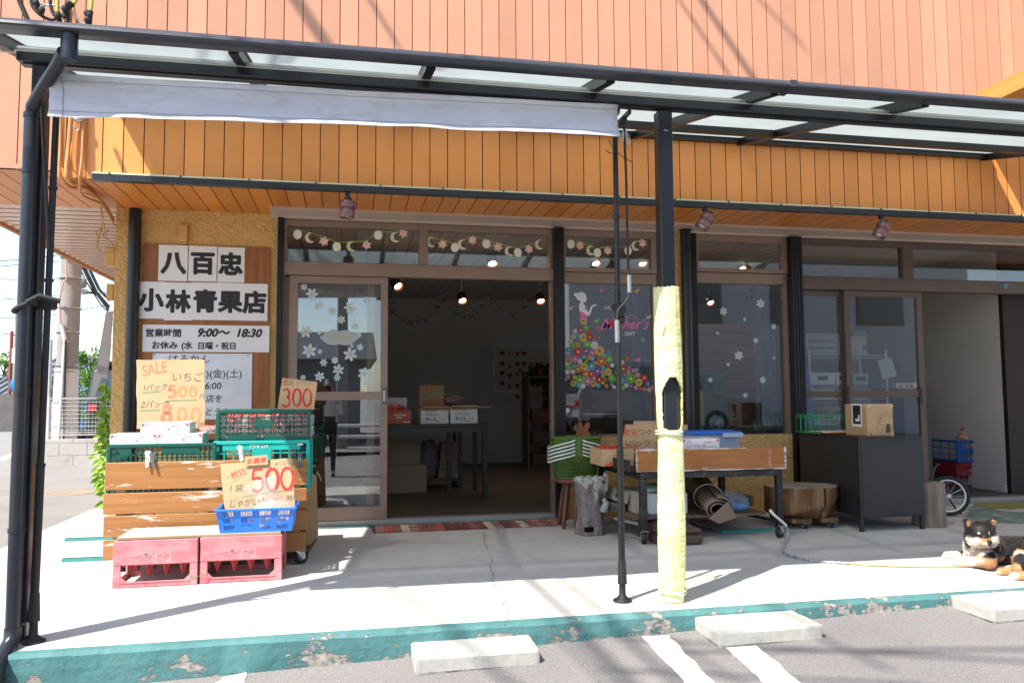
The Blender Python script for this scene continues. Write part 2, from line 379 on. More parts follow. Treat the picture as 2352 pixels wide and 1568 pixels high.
def struct(mb, name, mats): o = mb.build(name, mats); o['kind'] = 'structure'; return o
struct(MB().add([(-400,-400,-.6),(400,-400,-.6),(400,400,-.6),(-400,400,-.6)], [(0,1,2,3)]), 'ground', m_road)
vs = [(x, y, lotz(x, y)) for x, y in ((-2.3,-9),(16,-9),(16,3.5),(-2.3,3.5))]
struct(MB().add(vs, [(0,1,2,3)]), 'parking_lot', m_lot)
mb = MB().add([(-70,-40,-.02),(-2.32,-40,-.02),(-2.32,200,-.02),(-70,200,-.02)], [(0,1,2,3)])
mb.box((-2.32,-9,-.6), (-2.3,3.5,-.02)); struct(mb, 'road', m_road)
struct(MB().add([(-70,-60,-.45),(60,-60,-.45),(60,-9,-.45),(-70,-9,-.45)], [(0,1,2,3)]), 'street', m_road)
mb = MB(); mb.box((-2.3,3.56,-.5), (14,6.36,0)); mb.box((-2.3,6.36,-.5), (-1.735,14,0))
def crack(pts, wd, j=.012, n=9):
    P = []
    for i in range(len(pts)-1):
        a, b = G(*pts[i]), G(*pts[i+1])
        for k in range(n): u = k/n; P.append((a.x+(b.x-a.x)*u+rnd.uniform(-j, j), a.y+(b.y-a.y)*u+rnd.uniform(-j, j)))
    mb.ribbon(P, [wd*rnd.uniform(.5, 1.4) for _ in P], (0,0,.0012), X_, Y_, 0, 1)
crack([(1110,1222),(1125,1275),(1135,1340),(1160,1390),(1165,1440)], .004)
crack([(700,1262),(930,1246),(1300,1240),(1480,1233)], .003, .004)
crack([(95,1290),(240,1240)], .004); crack([(180,1313),(40,1345)], .003)
crack([(1990,1262),(2180,1247),(2352,1240)], .0025, .006)
struct(mb, 'sidewalk', [m_conc, m_crack])
mb = MB(); N = 60                                              # kerb with a slightly uneven, chipped arris
xs = [-2.3+i*16.3/260 for i in range(261)]; prof = []
for x in xs:
    k = .006*noise.noise((x*3, 1, 0))+.008*max(0, noise.noise((x*9, 5, 0)))
    prof.append([(x,3.5,-.5),(x,3.497+k*.6,-.06),(x,3.5+k,-.012-k),(x,3.512+k,.002-k*.3),(x,3.56,.002)])
vs = [p for r in prof for p in r]; fs = [(i*5+j, i*5+5+j, i*5+6+j, i*5+1+j) for i in range(260) for j in range(4)]
mb.add(vs, fs, 0, False); struct(mb, 'kerb', m_teal)
def rib_line(pts, name='lane_marking'):
    mb = MB(); q = [GL(*p) for p in pts]; z = .004
    vs = []; n = 16
    for i in range(n+1):
        u = i/n; a = q[0].lerp(q[3], u); b = q[1].lerp(q[2], u); j = lambda: rnd.uniform(-.006, .006)
        vs += [(a.x+j(), a.y+j(), 0), (b.x+j(), b.y+j(), 0)]
    vs = [(x, y, lotz(x, y)+z) for x, y, _ in vs]
    mb.add(vs, [(2*i, 2*i+1, 2*i+3, 2*i+2) for i in range(n)]); struct(mb, name, m_line)
def ext(pts, k):                                               # run the painted line on beyond the frame
    (a, b, c, d) = pts; return [a, b, (b[0]+(c[0]-b[0])*k, b[1]+(c[1]-b[1])*k), (a[0]+(d[0]-a[0])*k, a[1]+(d[1]-a[1])*k)]
rib_line(ext([(1474,1464),(1534,1459),(1640,1568),(1572,1568)], 1.5))
rib_line(ext([(1668,1487),(1738,1483),(1836,1568),(1752,1568)], 1.5))
rib_line(ext([(515,1556),(568,1545),(560,1568),(498,1568)], 6))
# side street: white edge line and a manhole in the asphalt
mb = MB()
for a, b in (((0,1058),(80,1018)), ((80,1018),(130,990))):
    p, q = G(*a, -.02), G(*b, -.02); mb.ribbon([(p.x,p.y),(q.x,q.y)], .14, (0,0,-.016), X_, Y_, 0)
struct(mb, 'road_marking', m_line)
p = G(160, 1131, -.02); mb = MB().lathe([(.3,0),(.3,.004),(.26,.005),(.255,.003),(.001,.004)], (p.x,p.y,-.02), 30, 0)
struct(mb, 'manhole_cover', M('worn_iron', C(.26,.20,.15), .8, 0, .15, 14, .5, 60))
m_plate = M('teal_edge_plate', C(.42,.41,.37), .8, 0, .1, 6)
def pit(px, rz, wx, wy, label):
    p = G(*px); mb = MB(); 
    for a, b in (((-wx,-wy),(wx,-wy+.03)), ((-wx,wy-.03),(wx,wy))): mb.box((p.x+a[0],p.y+a[1],.002), (p.x+b[0],p.y+b[1],.02), 0)
    mb.box((p.x-wx,p.y-wy+.03,.002), (p.x+wx,p.y+wy-.03,.016), 1)
    single(mb, 'drain_cover', [M('teal_frame', C(.04,.26,.23), .6), m_plate], label, 'drain cover')
pit((200,1287), 0, .14, .02, 'narrow teal edged drain strip left of the display cart'); pit((206,1240), 0, .16, .02, 'far teal edged drain strip behind the display cart, beside the road')
pit((1676,1208), 0, .2, .28, 'square drain cover with teal rim under the black framed stall cart')
# parking blocks
m_stop = concrete('parking_block_concrete', C(.43,.415,.375), C(.34,.31,.26), 120)
def stop(px, wx, label):
    c0 = GL(*px); h = .058; x0, y0 = c0.x, c0.y; z = lotz(x0+wx/2, y0+.15); N = (34, 18, 7); D = (wx, .27, h+.01); mb = MB(); idx = {}; vs = []; fs = []
    def V(i, j, k):
        if (i,j,k) not in idx:
            u = [i/N[0], j/N[1], k/N[2]]; p = Vector([u[a]*D[a] for a in range(3)]); edge = sum(1 for a, q in enumerate((i,j,k)) if q in (0, N[a]))
            nn = noise.noise(p*14+Vector((x0*5,0,0))); c = Vector((wx/2,.135,h/2)); 
            if edge >= 2: p += (c-p).normalized()*(.004+.012*max(0,nn))
            p += Vector((noise.noise(p*30), noise.noise(p*30+Vector((9,0,0))), noise.noise(p*30+Vector((0,9,0)))))*.0012; idx[(i,j,k)] = len(vs); vs.append(p+Vector((x0,y0,z-.01)))
        return idx[(i,j,k)]
    for a in range(3):
        b, c_ = (a+1) % 3, (a+2) % 3
        for s_ in (0, N[a]):
            for i in range(N[b]):
                for j in range(N[c_]):
                    def P(p, q): t = [0,0,0]; t[a] = s_; t[b] = p; t[c_] = q; return V(*t)
                    f = [P(i,j),P(i+1,j),P(i+1,j+1),P(i,j+1)]; fs.append(f if s_ else f[::-1])
    mb.add(vs, fs); single(mb, 'parking_block', m_stop, label, 'parking block', 'concrete parking blocks')
stop((953,1552), .52, 'pale concrete parking block at the foot of the kerb, left of the white lines')
stop((1653,1489), .50, 'pale concrete parking block lying over the end of a white parking line')
stop((2283,1433), .50, 'pale concrete parking block nearest the dog, cut by the photo edge')

# ------------------------------------------------------------------ the shop building
YF, YO, ZS = 6.35, 5.35, 2.43                                   # shop front, overhang face, soffit level
B = thing('shop_building', 'orange clad two storey greengrocer building with ochre walls and glazed shop front', 'shop', (-1.74, 5.35, 0))
PW = .1222
gx0 = A(337.7, 67, YO).x - 60*PW
def boards(mb, x0, x1, ext0, ext1, face, axis, mi=0):
    """boarding with recessed joints; axis 'z': upright on plane y=face, axis 'y': ceiling on plane z=face"""
    k0 = math.ceil((x0-gx0)/PW); pr = [(x0, 0)]; x = gx0+k0*PW
    while x < x1:
        pr += [(x-.0035, 0), (x-.002, .009), (x+.002, .009), (x+.0035, 0)]; x += PW
    pr.append((x1, 0)); P = lambda u, d, e: (u, face+d, e) if axis == 'z' else (u, e, face+d)
    for i in range(len(pr)-1):
        (a, da), (b, db) = pr[i], pr[i+1]; q = [P(a, da, ext0), P(b, db, ext0), P(b, db, ext1), P(a, da, ext1)]
        mb.add(q if axis == 'z' else q[::-1], [(0,1,2,3)], 1 if da or db else mi)
XC = A(128, 330, YO).x                                          # one wall: painted sunlit tone ends, painted canopy shade of the fascia begins
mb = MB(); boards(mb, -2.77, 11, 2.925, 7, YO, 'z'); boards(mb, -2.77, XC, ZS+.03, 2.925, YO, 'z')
mb.box((-2.77,YO-.004,ZS-.0), (XC,YO+.03,ZS+.03)); mb.box((-2.77,YO+.012,ZS+.05), (11,14,7)); mb.build('upper_wall', [m_sidingsun, M('groove_sunlit', C(.42,.17,.085), .6)], B)
mb = MB(); boards(mb, XC, 11, ZS-.04, 2.925, YO, 'z'); mb.build('fascia', [m_sidingshade, m_groove], B)
mb = MB(); boards(mb, -2.77, 11, YO, 6.1, ZS, 'y'); boards(mb, -2.77, A(625,485,YF).x, 6.1, YF+.02, ZS, 'y')
mb.box((-2.77,YO+.02,ZS+.012), (11,YF+.1,ZS+.05)); mb.build('soffit', [m_soffit, m_groove], B)
mb = MB(); y = YF+.02; pts_ = []
while y < 13: pts_ += [(y,ZS),(y+.112,ZS),(y+.114,ZS+.06),(y+.146,ZS+.06),(y+.148,ZS)]; y += .15
vs = [(x, y, z) for y, z in pts_ for x in (-2.77, -1.74)]; mb.add(vs, [(2*i, 2*i+2, 2*i+3, 2*i+1) for i in range(len(pts_)-1)]); mb.tube([(-2.79,YO,ZS-.01),(-2.79,13,ZS-.01)], .022, 8, 1)
mb.build('side_eave', [M('pinkish_eave', C(.56,.38,.29), .25, .25, .05), M('eave_edge', C(.4,.17,.06), .5)], B)
xt0 = A(625,485,YF).x
mb = MB(); mb.box((xt0,6.1,ZS-.012), (11,6.37,ZS+.0)); mb.box((xt0,6.09,ZS-.016), (11,6.1,ZS+.02)); mb.box((xt0,6.33,ZS-.03), (11,6.352,ZS-.012)); mb.build('soffit_trim', m_trim, B)
# rail under the fascia
mb = MB(); x0 = A(215,398,YO-.03).x
mb.box((x0,YO-.055,ZS-.062), (11,YO-.004,ZS-.022)); mb.box((x0,YO-.058,ZS-.022), (11,YO-.004,ZS-.012), 1)
for i in range(28): mb.cyl((x0+.1+i*.42,YO-.06,ZS-.017), (x0+.1+i*.42,YO-.066,ZS-.017), .006, n=8, mi=0)
mb.build('fascia_rail', [m_slate, M('pale_green_strip', C(.55,.56,.40), .5)], B)
# balcony block at the far right
e = G(2290, 190, 3.38); d_ = ray(2331, 210); mb = MB(); mb.box((e.x,2.9,1+e.x*d_.z/d_.x), (e.x+3,YO-.002,3.38)); mb.build('balcony', M('orange_board', C(.56,.24,.06), .5, 0, .1, 3, sc=(1,.2,8)), B)
# masonry
xa = A(640,700,YF).x; xw1l = A(1294,800,YF).x; xw1r = A(1512,800,YF).x; xo2 = A(1600,800,YF).x; xd = A(1815,800,YF).x; xd2 = A(1842,800,YF).x
zs1 = A(1400,1003,YF).z; zs2 = A(1700,1003,YF).z
xpl = A(1272,800,YF).x; xpr = A(1294,800,YF).x
mb = MB(); mb.box((-1.74,YF,-.1), (xa-.012,YF+.16,ZS)); mb.box((-1.74,YF+.16,-.1), (-1.6,13.5,ZS))
mb.box((xpr,YF+.002,.235), (xd-.003,YF+.15,zs1)); mb.box((xw1r+.03,YF+.002,zs1), (xo2-.05,YF+.15,ZS)); mb.build('stucco_wall', m_stucco, B)
mb = MB(); mb.box((xpr,YF-.012,-.1), (xd-.003,YF+.15,.235)); mb.build('wall_base', m_ochre, B)
# black posts of the shop front
def fluted(x0, x1, y0, z0, z1, name='black_post'):
    mb = MB(); n = 4; w_ = (x1-x0)
    mb.box((x0,y0,z0), (x1,YF+.12,z1))
    for i in range(n): mb.box((x0+w_*(i+.15)/n,y0-.006,z0), (x0+w_*(i+.85)/n,y0,z1))
    mb.build(name, m_black, B)
fluted(xa-.012, xa+.035, YF-.03, 0, ZS-.03); fluted(xpl, xpr, YF-.06, 0, ZS-.03)
fluted(xo2-.05, xo2+.01, YF-.02, 0, ZS-.03); fluted(xd, xd2, YF-.05, 0, ZS-.03)
# interior shell
m_inwall = M('interior_wall', C(.52,.495,.465), .8, 0, .03, 2)
m_inceil = M('interior_ceiling', C(.72,.72,.70), .7, 0, .03, 2)
def floorwood():
    t = NT('interior_plank_floor'); b = t.n('ShaderNodeTexBrick'); b.inputs['Scale'].default_value = 1; b.inputs['Row Height'].default_value = .11; b.inputs['Brick Width'].default_value = .9
    b.inputs['Mortar Size'].default_value = .002; b.inputs['Color1'].default_value = C(.055,.036,.023); b.inputs['Color2'].default_value = C(.13,.095,.065); b.inputs['Mortar'].default_value = C(.03,.02,.015)
    t.l(t.mapv(), b.inputs['Vector']); c = t.mix(.5, b.outputs[0], t.ramp(t.noise(2, 5, (1.5,14,1)), [(.3, C(.035,.027,.02)), (.7, C(.15,.115,.085))])); t.bsdf(c, .42); return t.m
XR, YB, ZC = 6.15, 11.3, 2.40
mb = MB(); mb.box((-1.6,6.42,-.1), (8.5,YB+.2,.055)); mb.build('interior_floor', floorwood(), B)
mb = MB(); mb.box((-1.6,YB,.0), (8.5,YB+.15,ZC+.02)); mb.box((XR,6.55,.0), (XR+.12,YB,ZC+.02)); mb.box((-1.6,6.52,0), (-1.59,YB,ZC)); mb.box((XR-.012,6.56,.055),(XR,YB,.13)); mb.build('interior_wall', m_inwall, B)
mb = MB(); boards(mb, -1.6, 8.5, 6.5, YB, ZC, 'y'); mb.box((-1.6,6.5,ZC+.012), (8.5,YB+.2,ZC+.04)); mb.build('interior_ceiling', [m_inceil, M('ceiling_joint', C(.3,.3,.29), .7)], B)
mb = MB(); mb.box((XR+.001,6.5,0), (9,6.549,ZC)); mb.build('side_panel', M('dark_brown_panel', C(.018,.006,.004), .6), B)
mb = MB(); mb.box((xa+.035,YF-.0,-.05), (xpl,6.44,.048)); mb.box((xd2,YF-.0,-.05), (9,6.44,.048)); mb.box((xa+.035,YF-.05,-.05),(xpl,YF-.001,.012),1); mb.box((xd2,YF-.05,-.05),(9,YF-.001,.012),1)
mb.build('door_sill', [M('sill_metal', C(.36,.34,.31), .5, .4), m_teal], B)

# ------------------------------------------------------------------ glazing
def frame(name, x0, x1, z0, z1, y, dep, l, r, b, t, mat, parent, bars=()):
    mb = MB(); mb.box((x0,y,z0), (x0+l,y+dep,z1)); mb.box((x1-r,y,z0), (x1,y+dep,z1))
    mb.box((x0+l,y+.002,z0), (x1-r,y+dep-.002,z0+b)); mb.box((x0+l,y+.002,z1-t), (x1-r,y+dep-.002,z1))
    for c, w_ in bars: mb.box((x0+l,y+.002,c-w_/2), (x1-r,y+dep-.002,c+w_/2))
    return mb.build(name, mat, parent)
def pane(x0, x1, z0, z1, y, parent): return MB().box((x0,y,z0), (x1,y+.005,z1)).build('glass', m_glass, parent)
def ax(px, py=800, Y=YF): return A(px, py, Y).x
def az(px, py, Y=YF): return A(px, py, Y).z
ztop = ZS-.032
# shop front left: two transom lights over a sliding door opening
x0, x1 = xa+.035, xpl; zb0, zb1 = az(800,634), az(800,606); xm0, xm1 = ax(963,560), ax(982,560)
f1 = frame('transom_window', x0, xm1, zb1, ztop, YF+.01, .07, .022, xm1-xm0, .012, .05, m_sash, B); pane(x0+.02, xm0, zb1+.01, ztop-.045, YF+.045, f1)
f2 = frame('transom_window', xm1+.001, x1, zb1, ztop, YF+.01, .07, .004, .03, .012, .05, m_sash, B); pane(xm1+.004, x1-.028, zb1+.01, ztop-.045, YF+.045, f2)
mb = MB(); mb.box((x0,YF-.012,zb0), (x1,YF+.09,zb1)); mb.build('transom_bar', m_sash, B)
mb = MB(); mb.box((x0,YF,.048), (ax(650,900),YF+.09,zb0)); mb.build('door_jamb', m_sash, B); MB().box((x1-.018,YF+.01,.048), (x1,YF+.09,zb0)).build('door_jamb', m_sash, B)
xl, xr = ax(661,900), ax(890,900); zmid = az(780,909)
door = frame('sliding_door', xl, xr, .05, zb0-.004, YF+.012, .034, ax(681,900)-xl, xr-ax(874,900), .10, .055, m_sash, B, [(zmid, .065)])
pane(ax(680,900), ax(875,900), zmid+.03, zb0-.055, YF+.026, door); pane(ax(680,900), ax(875,900), .145, zmid-.03, YF+.0262, door)
mb = MB(); mb.bbox((ax(878,909),YF+.004,az(882,927)), (ax(887,909),YF+.014,az(882,890)), .003); mb.box((ax(880,909),YF+.002,az(882,922)), (ax(885,909),YF+.0045,az(882,896)), 1); mb.build('handle', [m_sashdark, m_silver], door)
mb = MB(); d2 = frame('sliding_door', xl-.06, xr-.10, .05, zb0-.004, YF+.055, .03, .06, .06, .10, .055, m_sash, B, [(zmid, .065)])
pane(xl-.002, xr-.158, zmid+.03, zb0-.055, YF+.068, d2); pane(xl-.002, xr-.158, .145, zmid-.03, YF+.0682, d2)
# window 1 and window 2 with tilting sash over a large light
def shopwin(x0, x1, pz, zs, msh):
    zbar1, zbar0, zup = az(pz,627), az(pz,650), ztop
    wf = frame('shop_window', x0, x1, zs, zbar1, YF+.02, .07, .012, .03, .02, zbar1-zbar0, msh, B); pane(x0+.01, x1-.028, zs+.018, zbar0+.002, YF+.055, wf)
    tf = frame('tilting_window', x0, x1, zbar1+.006, zup, YF+.005, .06, .03, .045, .035, .055, msh, B); pane(x0+.028, x1-.044, zbar1+.038, zup-.05, YF+.035, tf)
    xm = (x0+x1)/2; mb = MB(); mb.tube([(xm+.012*math.cos(a), YF-.004, zup-.07+.012*math.sin(a)) for a in [i*.5-1.2 for i in range(10)]], .002, 5, sm=False); mb.build('hook', m_blackdull, tf)
    return wf
win1 = shopwin(xw1l, xw1r, 1400, zs1, m_sash); win2 = shopwin(xo2+.01, xd-.001, 1700, zs2, m_sash)
# shop front right
x0, x1 = xd2, 6.9; zb0, zb1 = az(2000,667), az(2000,640); xm0, xm1 = ax(2076,600), ax(2098,600)
f3 = frame('transom_window', x0, xm1, zb1, ztop, YF+.01, .07, .02, xm1-xm0, .012, .05, m_sashdark, B); pane(x0+.02, xm0, zb1+.01, ztop-.045, YF+.045, f3)
f4 = frame('transom_window', xm1+.001, x1, zb1, ztop, YF+.01, .07, .004, .03, .012, .05, m_sashdark, B); pane(xm1+.004, x1-.028, zb1+.01, ztop-.045, YF+.045, f4)
mb = MB(); mb.box((x0,YF-.012,zb0), (x1,YF+.09,zb1)); mb.cyl((ax(2307,657),YF-.013,az(2307,657)),(ax(2307,657),YF-.016,az(2307,657)),.025,n=16,mi=1); mb.build('transom_bar', [m_sashdark, M('blue_sticker', C(.06,.25,.45), .5)], B)
zmid = az(2030,904)
xl, xr = ax(1945,800), ax(2124,800)
dR = frame('sliding_door', xl, xr, .05, zb0-.004, YF+.012, .034, ax(1957,800)-xl, xr-ax(2111,800), .10, .05, m_sashdark, B, [(zmid, .06)])
pane(ax(1956,800), ax(2112,800), zmid+.028, zb0-.05, YF+.026, dR); pane(ax(1956,800), ax(2112,800), .145, zmid-.028, YF+.0262, dR)
for px in (1949, 2117):
    mb = MB(); mb.bbox((ax(px,909)-.014,YF+.004,az(px,927)), (ax(px,909)+.014,YF+.014,az(px,888)), .003); mb.build('handle', m_black, dR)
dL = frame('sliding_door', xd2+.002, xl+.06, .05, zb0-.004, YF+.055, .03, .012, .07, .10, .05, m_sashdark, B, [(zmid, .06)])
pane(xd2+.013, xl-.008, zmid+.028, zb0-.05, YF+.068, dL); pane(xd2+.013, xl-.008, .145, zmid-.028, YF+.0682, dL)
# drain pipes on the wall
for px, py0, xs_ in ((305, 470, -1), (1578, 525, 1)):
    x = ax(px, 700, YF-.06); mb = MB(); mb.cyl((x,YF-.06,.0), (x,YF-.06,ZS-.012), .0445, n=20)
    for z in (.9, 1.35, 2.0): mb.cyl((x,YF-.06,z), (x,YF-.06,z+.012), .048, n=20)
    mb.box((x-.01,YF-.03,1.36),(x+.01,YF,1.38)); mb.cyl((x,YF-.06,ZS-.012),(x,YF-.06,ZS),.06,n=20,mi=1); mb.build('drainpipe', [m_black, m_soffit], B)
# little junction box over the sign board
mb = MB(); p, q = A(411,556,YF), A(433,518,YF); mb.bbox((p.x,YF-.04,p.z), (q.x,YF,q.z), .004); mb.box((p.x+.03,YF-.02,p.z-.02),(p.x+.055,YF,p.z)); mb.cyl(((p.x+q.x)/2,YF-.042,(p.z+q.z)/2+.02),((p.x+q.x)/2,YF-.038,(p.z+q.z)/2+.02),.012,n=10); mb.build('junction_box', m_ochre, B)

# ------------------------------------------------------------------ canopy
CN = thing('canopy', 'black framed lean-to canopy with frosted panels and front gutter along the shop', 'canopy', (1.5, 3.7, 0))
def czc(y): return 2.532 + .213*(y-3.7)                          # underside of the frosted sheet
xl, xr = -1.47, A(2258,366,YO).x
RX = [A(543,135,3.5).x, A(985,165,3.5).x, A(1374,200,3.5).x, A(1751,222,3.5).x, A(2098,250,3.5).x]
d = (RX[-1]-RX[0])/4
RXs = [xl] + [RX[0]+i*d for i in range(5)] + [xr]
def poly_mat():
    t = NT('frosted_panel'); tl = t.n('ShaderNodeBsdfTranslucent'); tl.inputs[0].default_value = C(.285,.33,.33)
    t.l(t.ramp(t.noise(2.5, 6, rough=.65), [(.3, C(.25,.295,.30)), (.7, C(.31,.36,.36))]), tl.inputs[0])
    df = t.n('ShaderNodeBsdfDiffuse'); df.inputs[0].default_value = C(.30,.36,.37)
    tr = t.n('ShaderNodeBsdfTransparent'); tr.inputs[0].default_value = C(.96,.95,.90)
    m1 = t.n('ShaderNodeMixShader'); m1.inputs[0].default_value = .35; t.l(tl.outputs[0], m1.inputs[1]); t.l(df.outputs[0], m1.inputs[2])
    m2 = t.n('ShaderNodeMixShader'); m2.inputs[0].default_value = .045; t.l(m1.outputs[0], m2.inputs[1]); t.l(tr.outputs[0], m2.inputs[2]); t.l(m2.outputs[0], t.out.inputs[0]); return t.m
m_poly = poly_mat()
for i in range(len(RXs)-1):
    a, b = RXs[i], RXs[i+1]; MB().add([(a+.005,3.35,czc(3.35)+.026),(b-.005,3.35,czc(3.35)+.026),(b-.005,YO,czc(YO)+.026),(a+.005,YO,czc(YO)+.026)], [(0,1,2,3)]).build('roof_panel', m_poly, CN)
for x in RXs:
    mb = MB(); mb.bar((x,3.41,czc(3.41)), (x,YO-.001,czc(YO)), .042, .05); mb.bar((x,3.41,czc(3.41)+.032), (x,YO-.001,czc(YO)+.032), .05, .008)
    mb.box((x-.05,3.70,2.512),(x+.05,3.74,2.516),1); mb.cyl((x-.035,3.72,2.516),(x-.035,3.72,2.535),.006,n=8,mi=1); mb.cyl((x+.035,3.72,2.516),(x+.035,3.72,2.535),.006,n=8,mi=1)
    mb.build('rafter', [m_black, m_silver], CN)
mb = MB(); mb.box((xl,4.81,czc(4.83)-.02), (xr,4.86,czc(4.83)+.024)); mb.build('purlin', m_black, CN)
mb = MB(); mb.box((xl-.03,YO-.05,2.865), (xr+.03,YO-.002,2.955)); mb.box((xl-.03,YO-.07,2.905), (xr+.03,YO-.05,2.95)); mb.build('ledger', m_black, CN)
mb = MB(); xb = A(36,140,3.65).x
mb.bbox((xb,3.645,2.447), (xr,3.735,2.487), .005, 0); mb.box((xb+.02,3.67,2.441),(xr-.01,3.71,2.447),0)
mb.cyl((xb,3.672,2.503), (xr,3.672,2.503), .017, n=10, mi=1); mb.box((xb,3.648,2.487),(xr,3.70,2.492),2)
mb.build('beam', [m_slate, m_silver, M('pale_strip', C(.5,.5,.42), .5)], CN)
mb = MB(); gp = [(3.306,2.4765),(3.290,2.4605),(3.284,2.448),(3.292,2.442),(3.33,2.441),(3.385,2.444),(3.402,2.452),(3.406,2.497),(3.398,2.497),(3.394,2.458),(3.35,2.450),(3.30,2.451),(3.293,2.456),(3.302,2.464),(3.312,2.4765)]
xg0, xg1 = -1.62, xr+.05; n = len(gp)
mb.add([(xg0,y,z) for y, z in gp]+[(xg1,y,z) for y, z in gp], [(i, (i+1) % n, n+(i+1) % n, n+i) for i in range(n)] + [tuple(range(n))[::-1], tuple(range(n, 2*n))])
for px, py in ((2050,246),(1790,225),(2150,252)):
    x = A(px,py,3.3).x; mb.box((x-.03,3.32,2.438),(x+.03,3.36,2.4415))
xj = A(1823,205,3.285).x; mb.box((xj-.018,3.282,2.4395),(xj+.018,3.2845,2.471)); mb.box((xj-.018,3.282,2.4385),(xj+.018,3.40,2.4405))
gut = mb.build('gutter', M('gutter_metal', C(.045,.05,.062), .26, .15, .08, 4), CN)
# rain pipe from the gutter down the left post
px_ = A(164,120,3.36).x; xp = A(31,1400,3.62).x
mb = MB(); mb.cyl((px_,3.335,2.443), (px_,3.335,2.335), .032, n=18)
mb.tube([(px_-.02,3.34,2.37),(px_-.06,3.40,2.345),(xp+.03,3.58,2.255),(xp+.005,3.61,2.235),(xp,3.62,2.20)], .026, 14)
mb.cyl((xp,3.62,2.21), (xp,3.62,.06), .0285, n=18); 
for z in (2.19, 1.95, 1.02, .46): mb.cyl((xp,3.62,z), (xp,3.62,z+.018), .032, n=18)
mb.tube([(xp,3.62,.08),(xp,3.615,.03),(xp,3.55,-.0),(xp,3.475,-.03),(xp,3.455,-.09),(xp,3.455,-.3)], .032, 14)
mb.build('rain_pipe', m_slate, CN)
for k, (x, y) in enumerate(((-1.330,3.70),(1.548,3.715))):
    mb = MB(); hw_ = .036 if k else .028; mb.bbox((x-hw_,y-.036,0), (x+hw_,y+.036,2.4405), .004); 
    if k: mb.box((x-.012,y-.0375,2.33),(x+.012,y-.036,2.337),1)
    else: mb.cyl((x+.02,y-.036,.08),(x+.02,y-.04,.08),.006,n=8,mi=1)
    mb.build('post', [m_slate, m_silver], CN)
PX2, PY2 = 1.548, 3.715
# strap tying the pole to the post
mb = MB(); mb.tube([(xp+.035*math.cos(a)*1.1, 3.62+.035*math.sin(a), 1.385+.02*math.cos(a)) for a in [math.pi*.0-i*.4 for i in range(16)]], .011, 6, sm=True, closed=True)
mb.tube([(xp+.02,3.585,1.40),(xp+.06,3.60,1.43),(-1.20,3.62,1.41)], .012, 6); single(mb, 'strap', m_rubber, 'black fabric strap holding the awning pole to the left canopy post', 'strap')
# ------------------------------------------------------------------ awning held by two black poles
def cloth_mat():
    t = NT('awning_cloth'); c = t.ramp(t.noise(2.5, 5, (1, 1, 2)), [(.3, C(.54,.52,.545)), (.7, C(.62,.60,.625))])
    st = t.ramp(t.noise(4, 7, (1.5,1,4), .7), [(.50, C(1,1,1)), (.72, C(.80,.78,.74))]); c = t.mix(1.0, c, st, 'MULTIPLY'); t.bsdf(c, .8, 0, t.bump(t.math('ADD', t.math('MULTIPLY', t.noise(300, 2), .15), t.noise(5, 5, (.8,1,5), .6)), .6, .02), .2); return t.m
AW = thing('awning', 'rolled off-white cloth awning hung on two slim black tension poles before the canopy', 'awning', (0, 3.7, 0))
q = [A(107,168,3.49), A(1419,240,3.49), A(1429,310,3.372), A(107,265,3.398)]; nx, nz = 90, 14; vs = []; fs = []
for j in range(nz+1):
    for i in range(nx+1):
        u, v = i/nx, j/nz; p = q[0].lerp(q[1], u).lerp(q[3].lerp(q[2], u), v)
        wv = .016*v*v*noise.noise((u*7, v*1.5, 3)) + .010*v*noise.noise((u*15+v*5, v*4, 8)) + .004*v*math.sin(u*40+v*6) + .006*noise.noise((u*5-v*1.2, v*3.2, 6)) + .022*math.sin(v*3.1) + .0025*noise.noise((u*9, v*9, 4)) + .012*v*max(0, (.22-u)*4.5) + .02*v*max(0, (u-.93)*14)
        dz = .010*v*noise.noise((u*6, 2, 1)) + .012*math.sin(u*math.pi)*(v-.3)*.4
        vs.append((p.x, p.y+wv, p.z+dz))
fs = [(j*(nx+1)+i, (j+1)*(nx+1)+i, (j+1)*(nx+1)+i+1, j*(nx+1)+i+1) for j in range(nz) for i in range(nx)]
mb = MB().add(vs, fs, 0, True); o = mb.build('cloth', cloth_mat(), AW); sd = o.modifiers.new('s', 'SOLIDIFY'); sd.thickness = .0015
for row in (2, 12):
    mb = MB(); mb.tube([Vector(vs[row*(nx+1)+i])-Vector((0,.0022,0)) for i in range(nx+1)], .0011, 4); mb.build('stitching', M('grey_thread', C(.36,.35,.37), .8), AW)
mb = MB(); mb.tube([Vector(vs[j*(nx+1)+2])-Vector((0,.0022,0)) for j in range(nz+1)], .0011, 4); mb.build('stitching', M('grey_thread', C(.22,.21,.23), .8), AW)
mb = MB(); mb.cyl((q[0].x-.03,3.535,q[0].z-.012), (q[1].x+.02,3.535,q[1].z-.012), .022, n=14); mb.build('roller', m_black, AW)
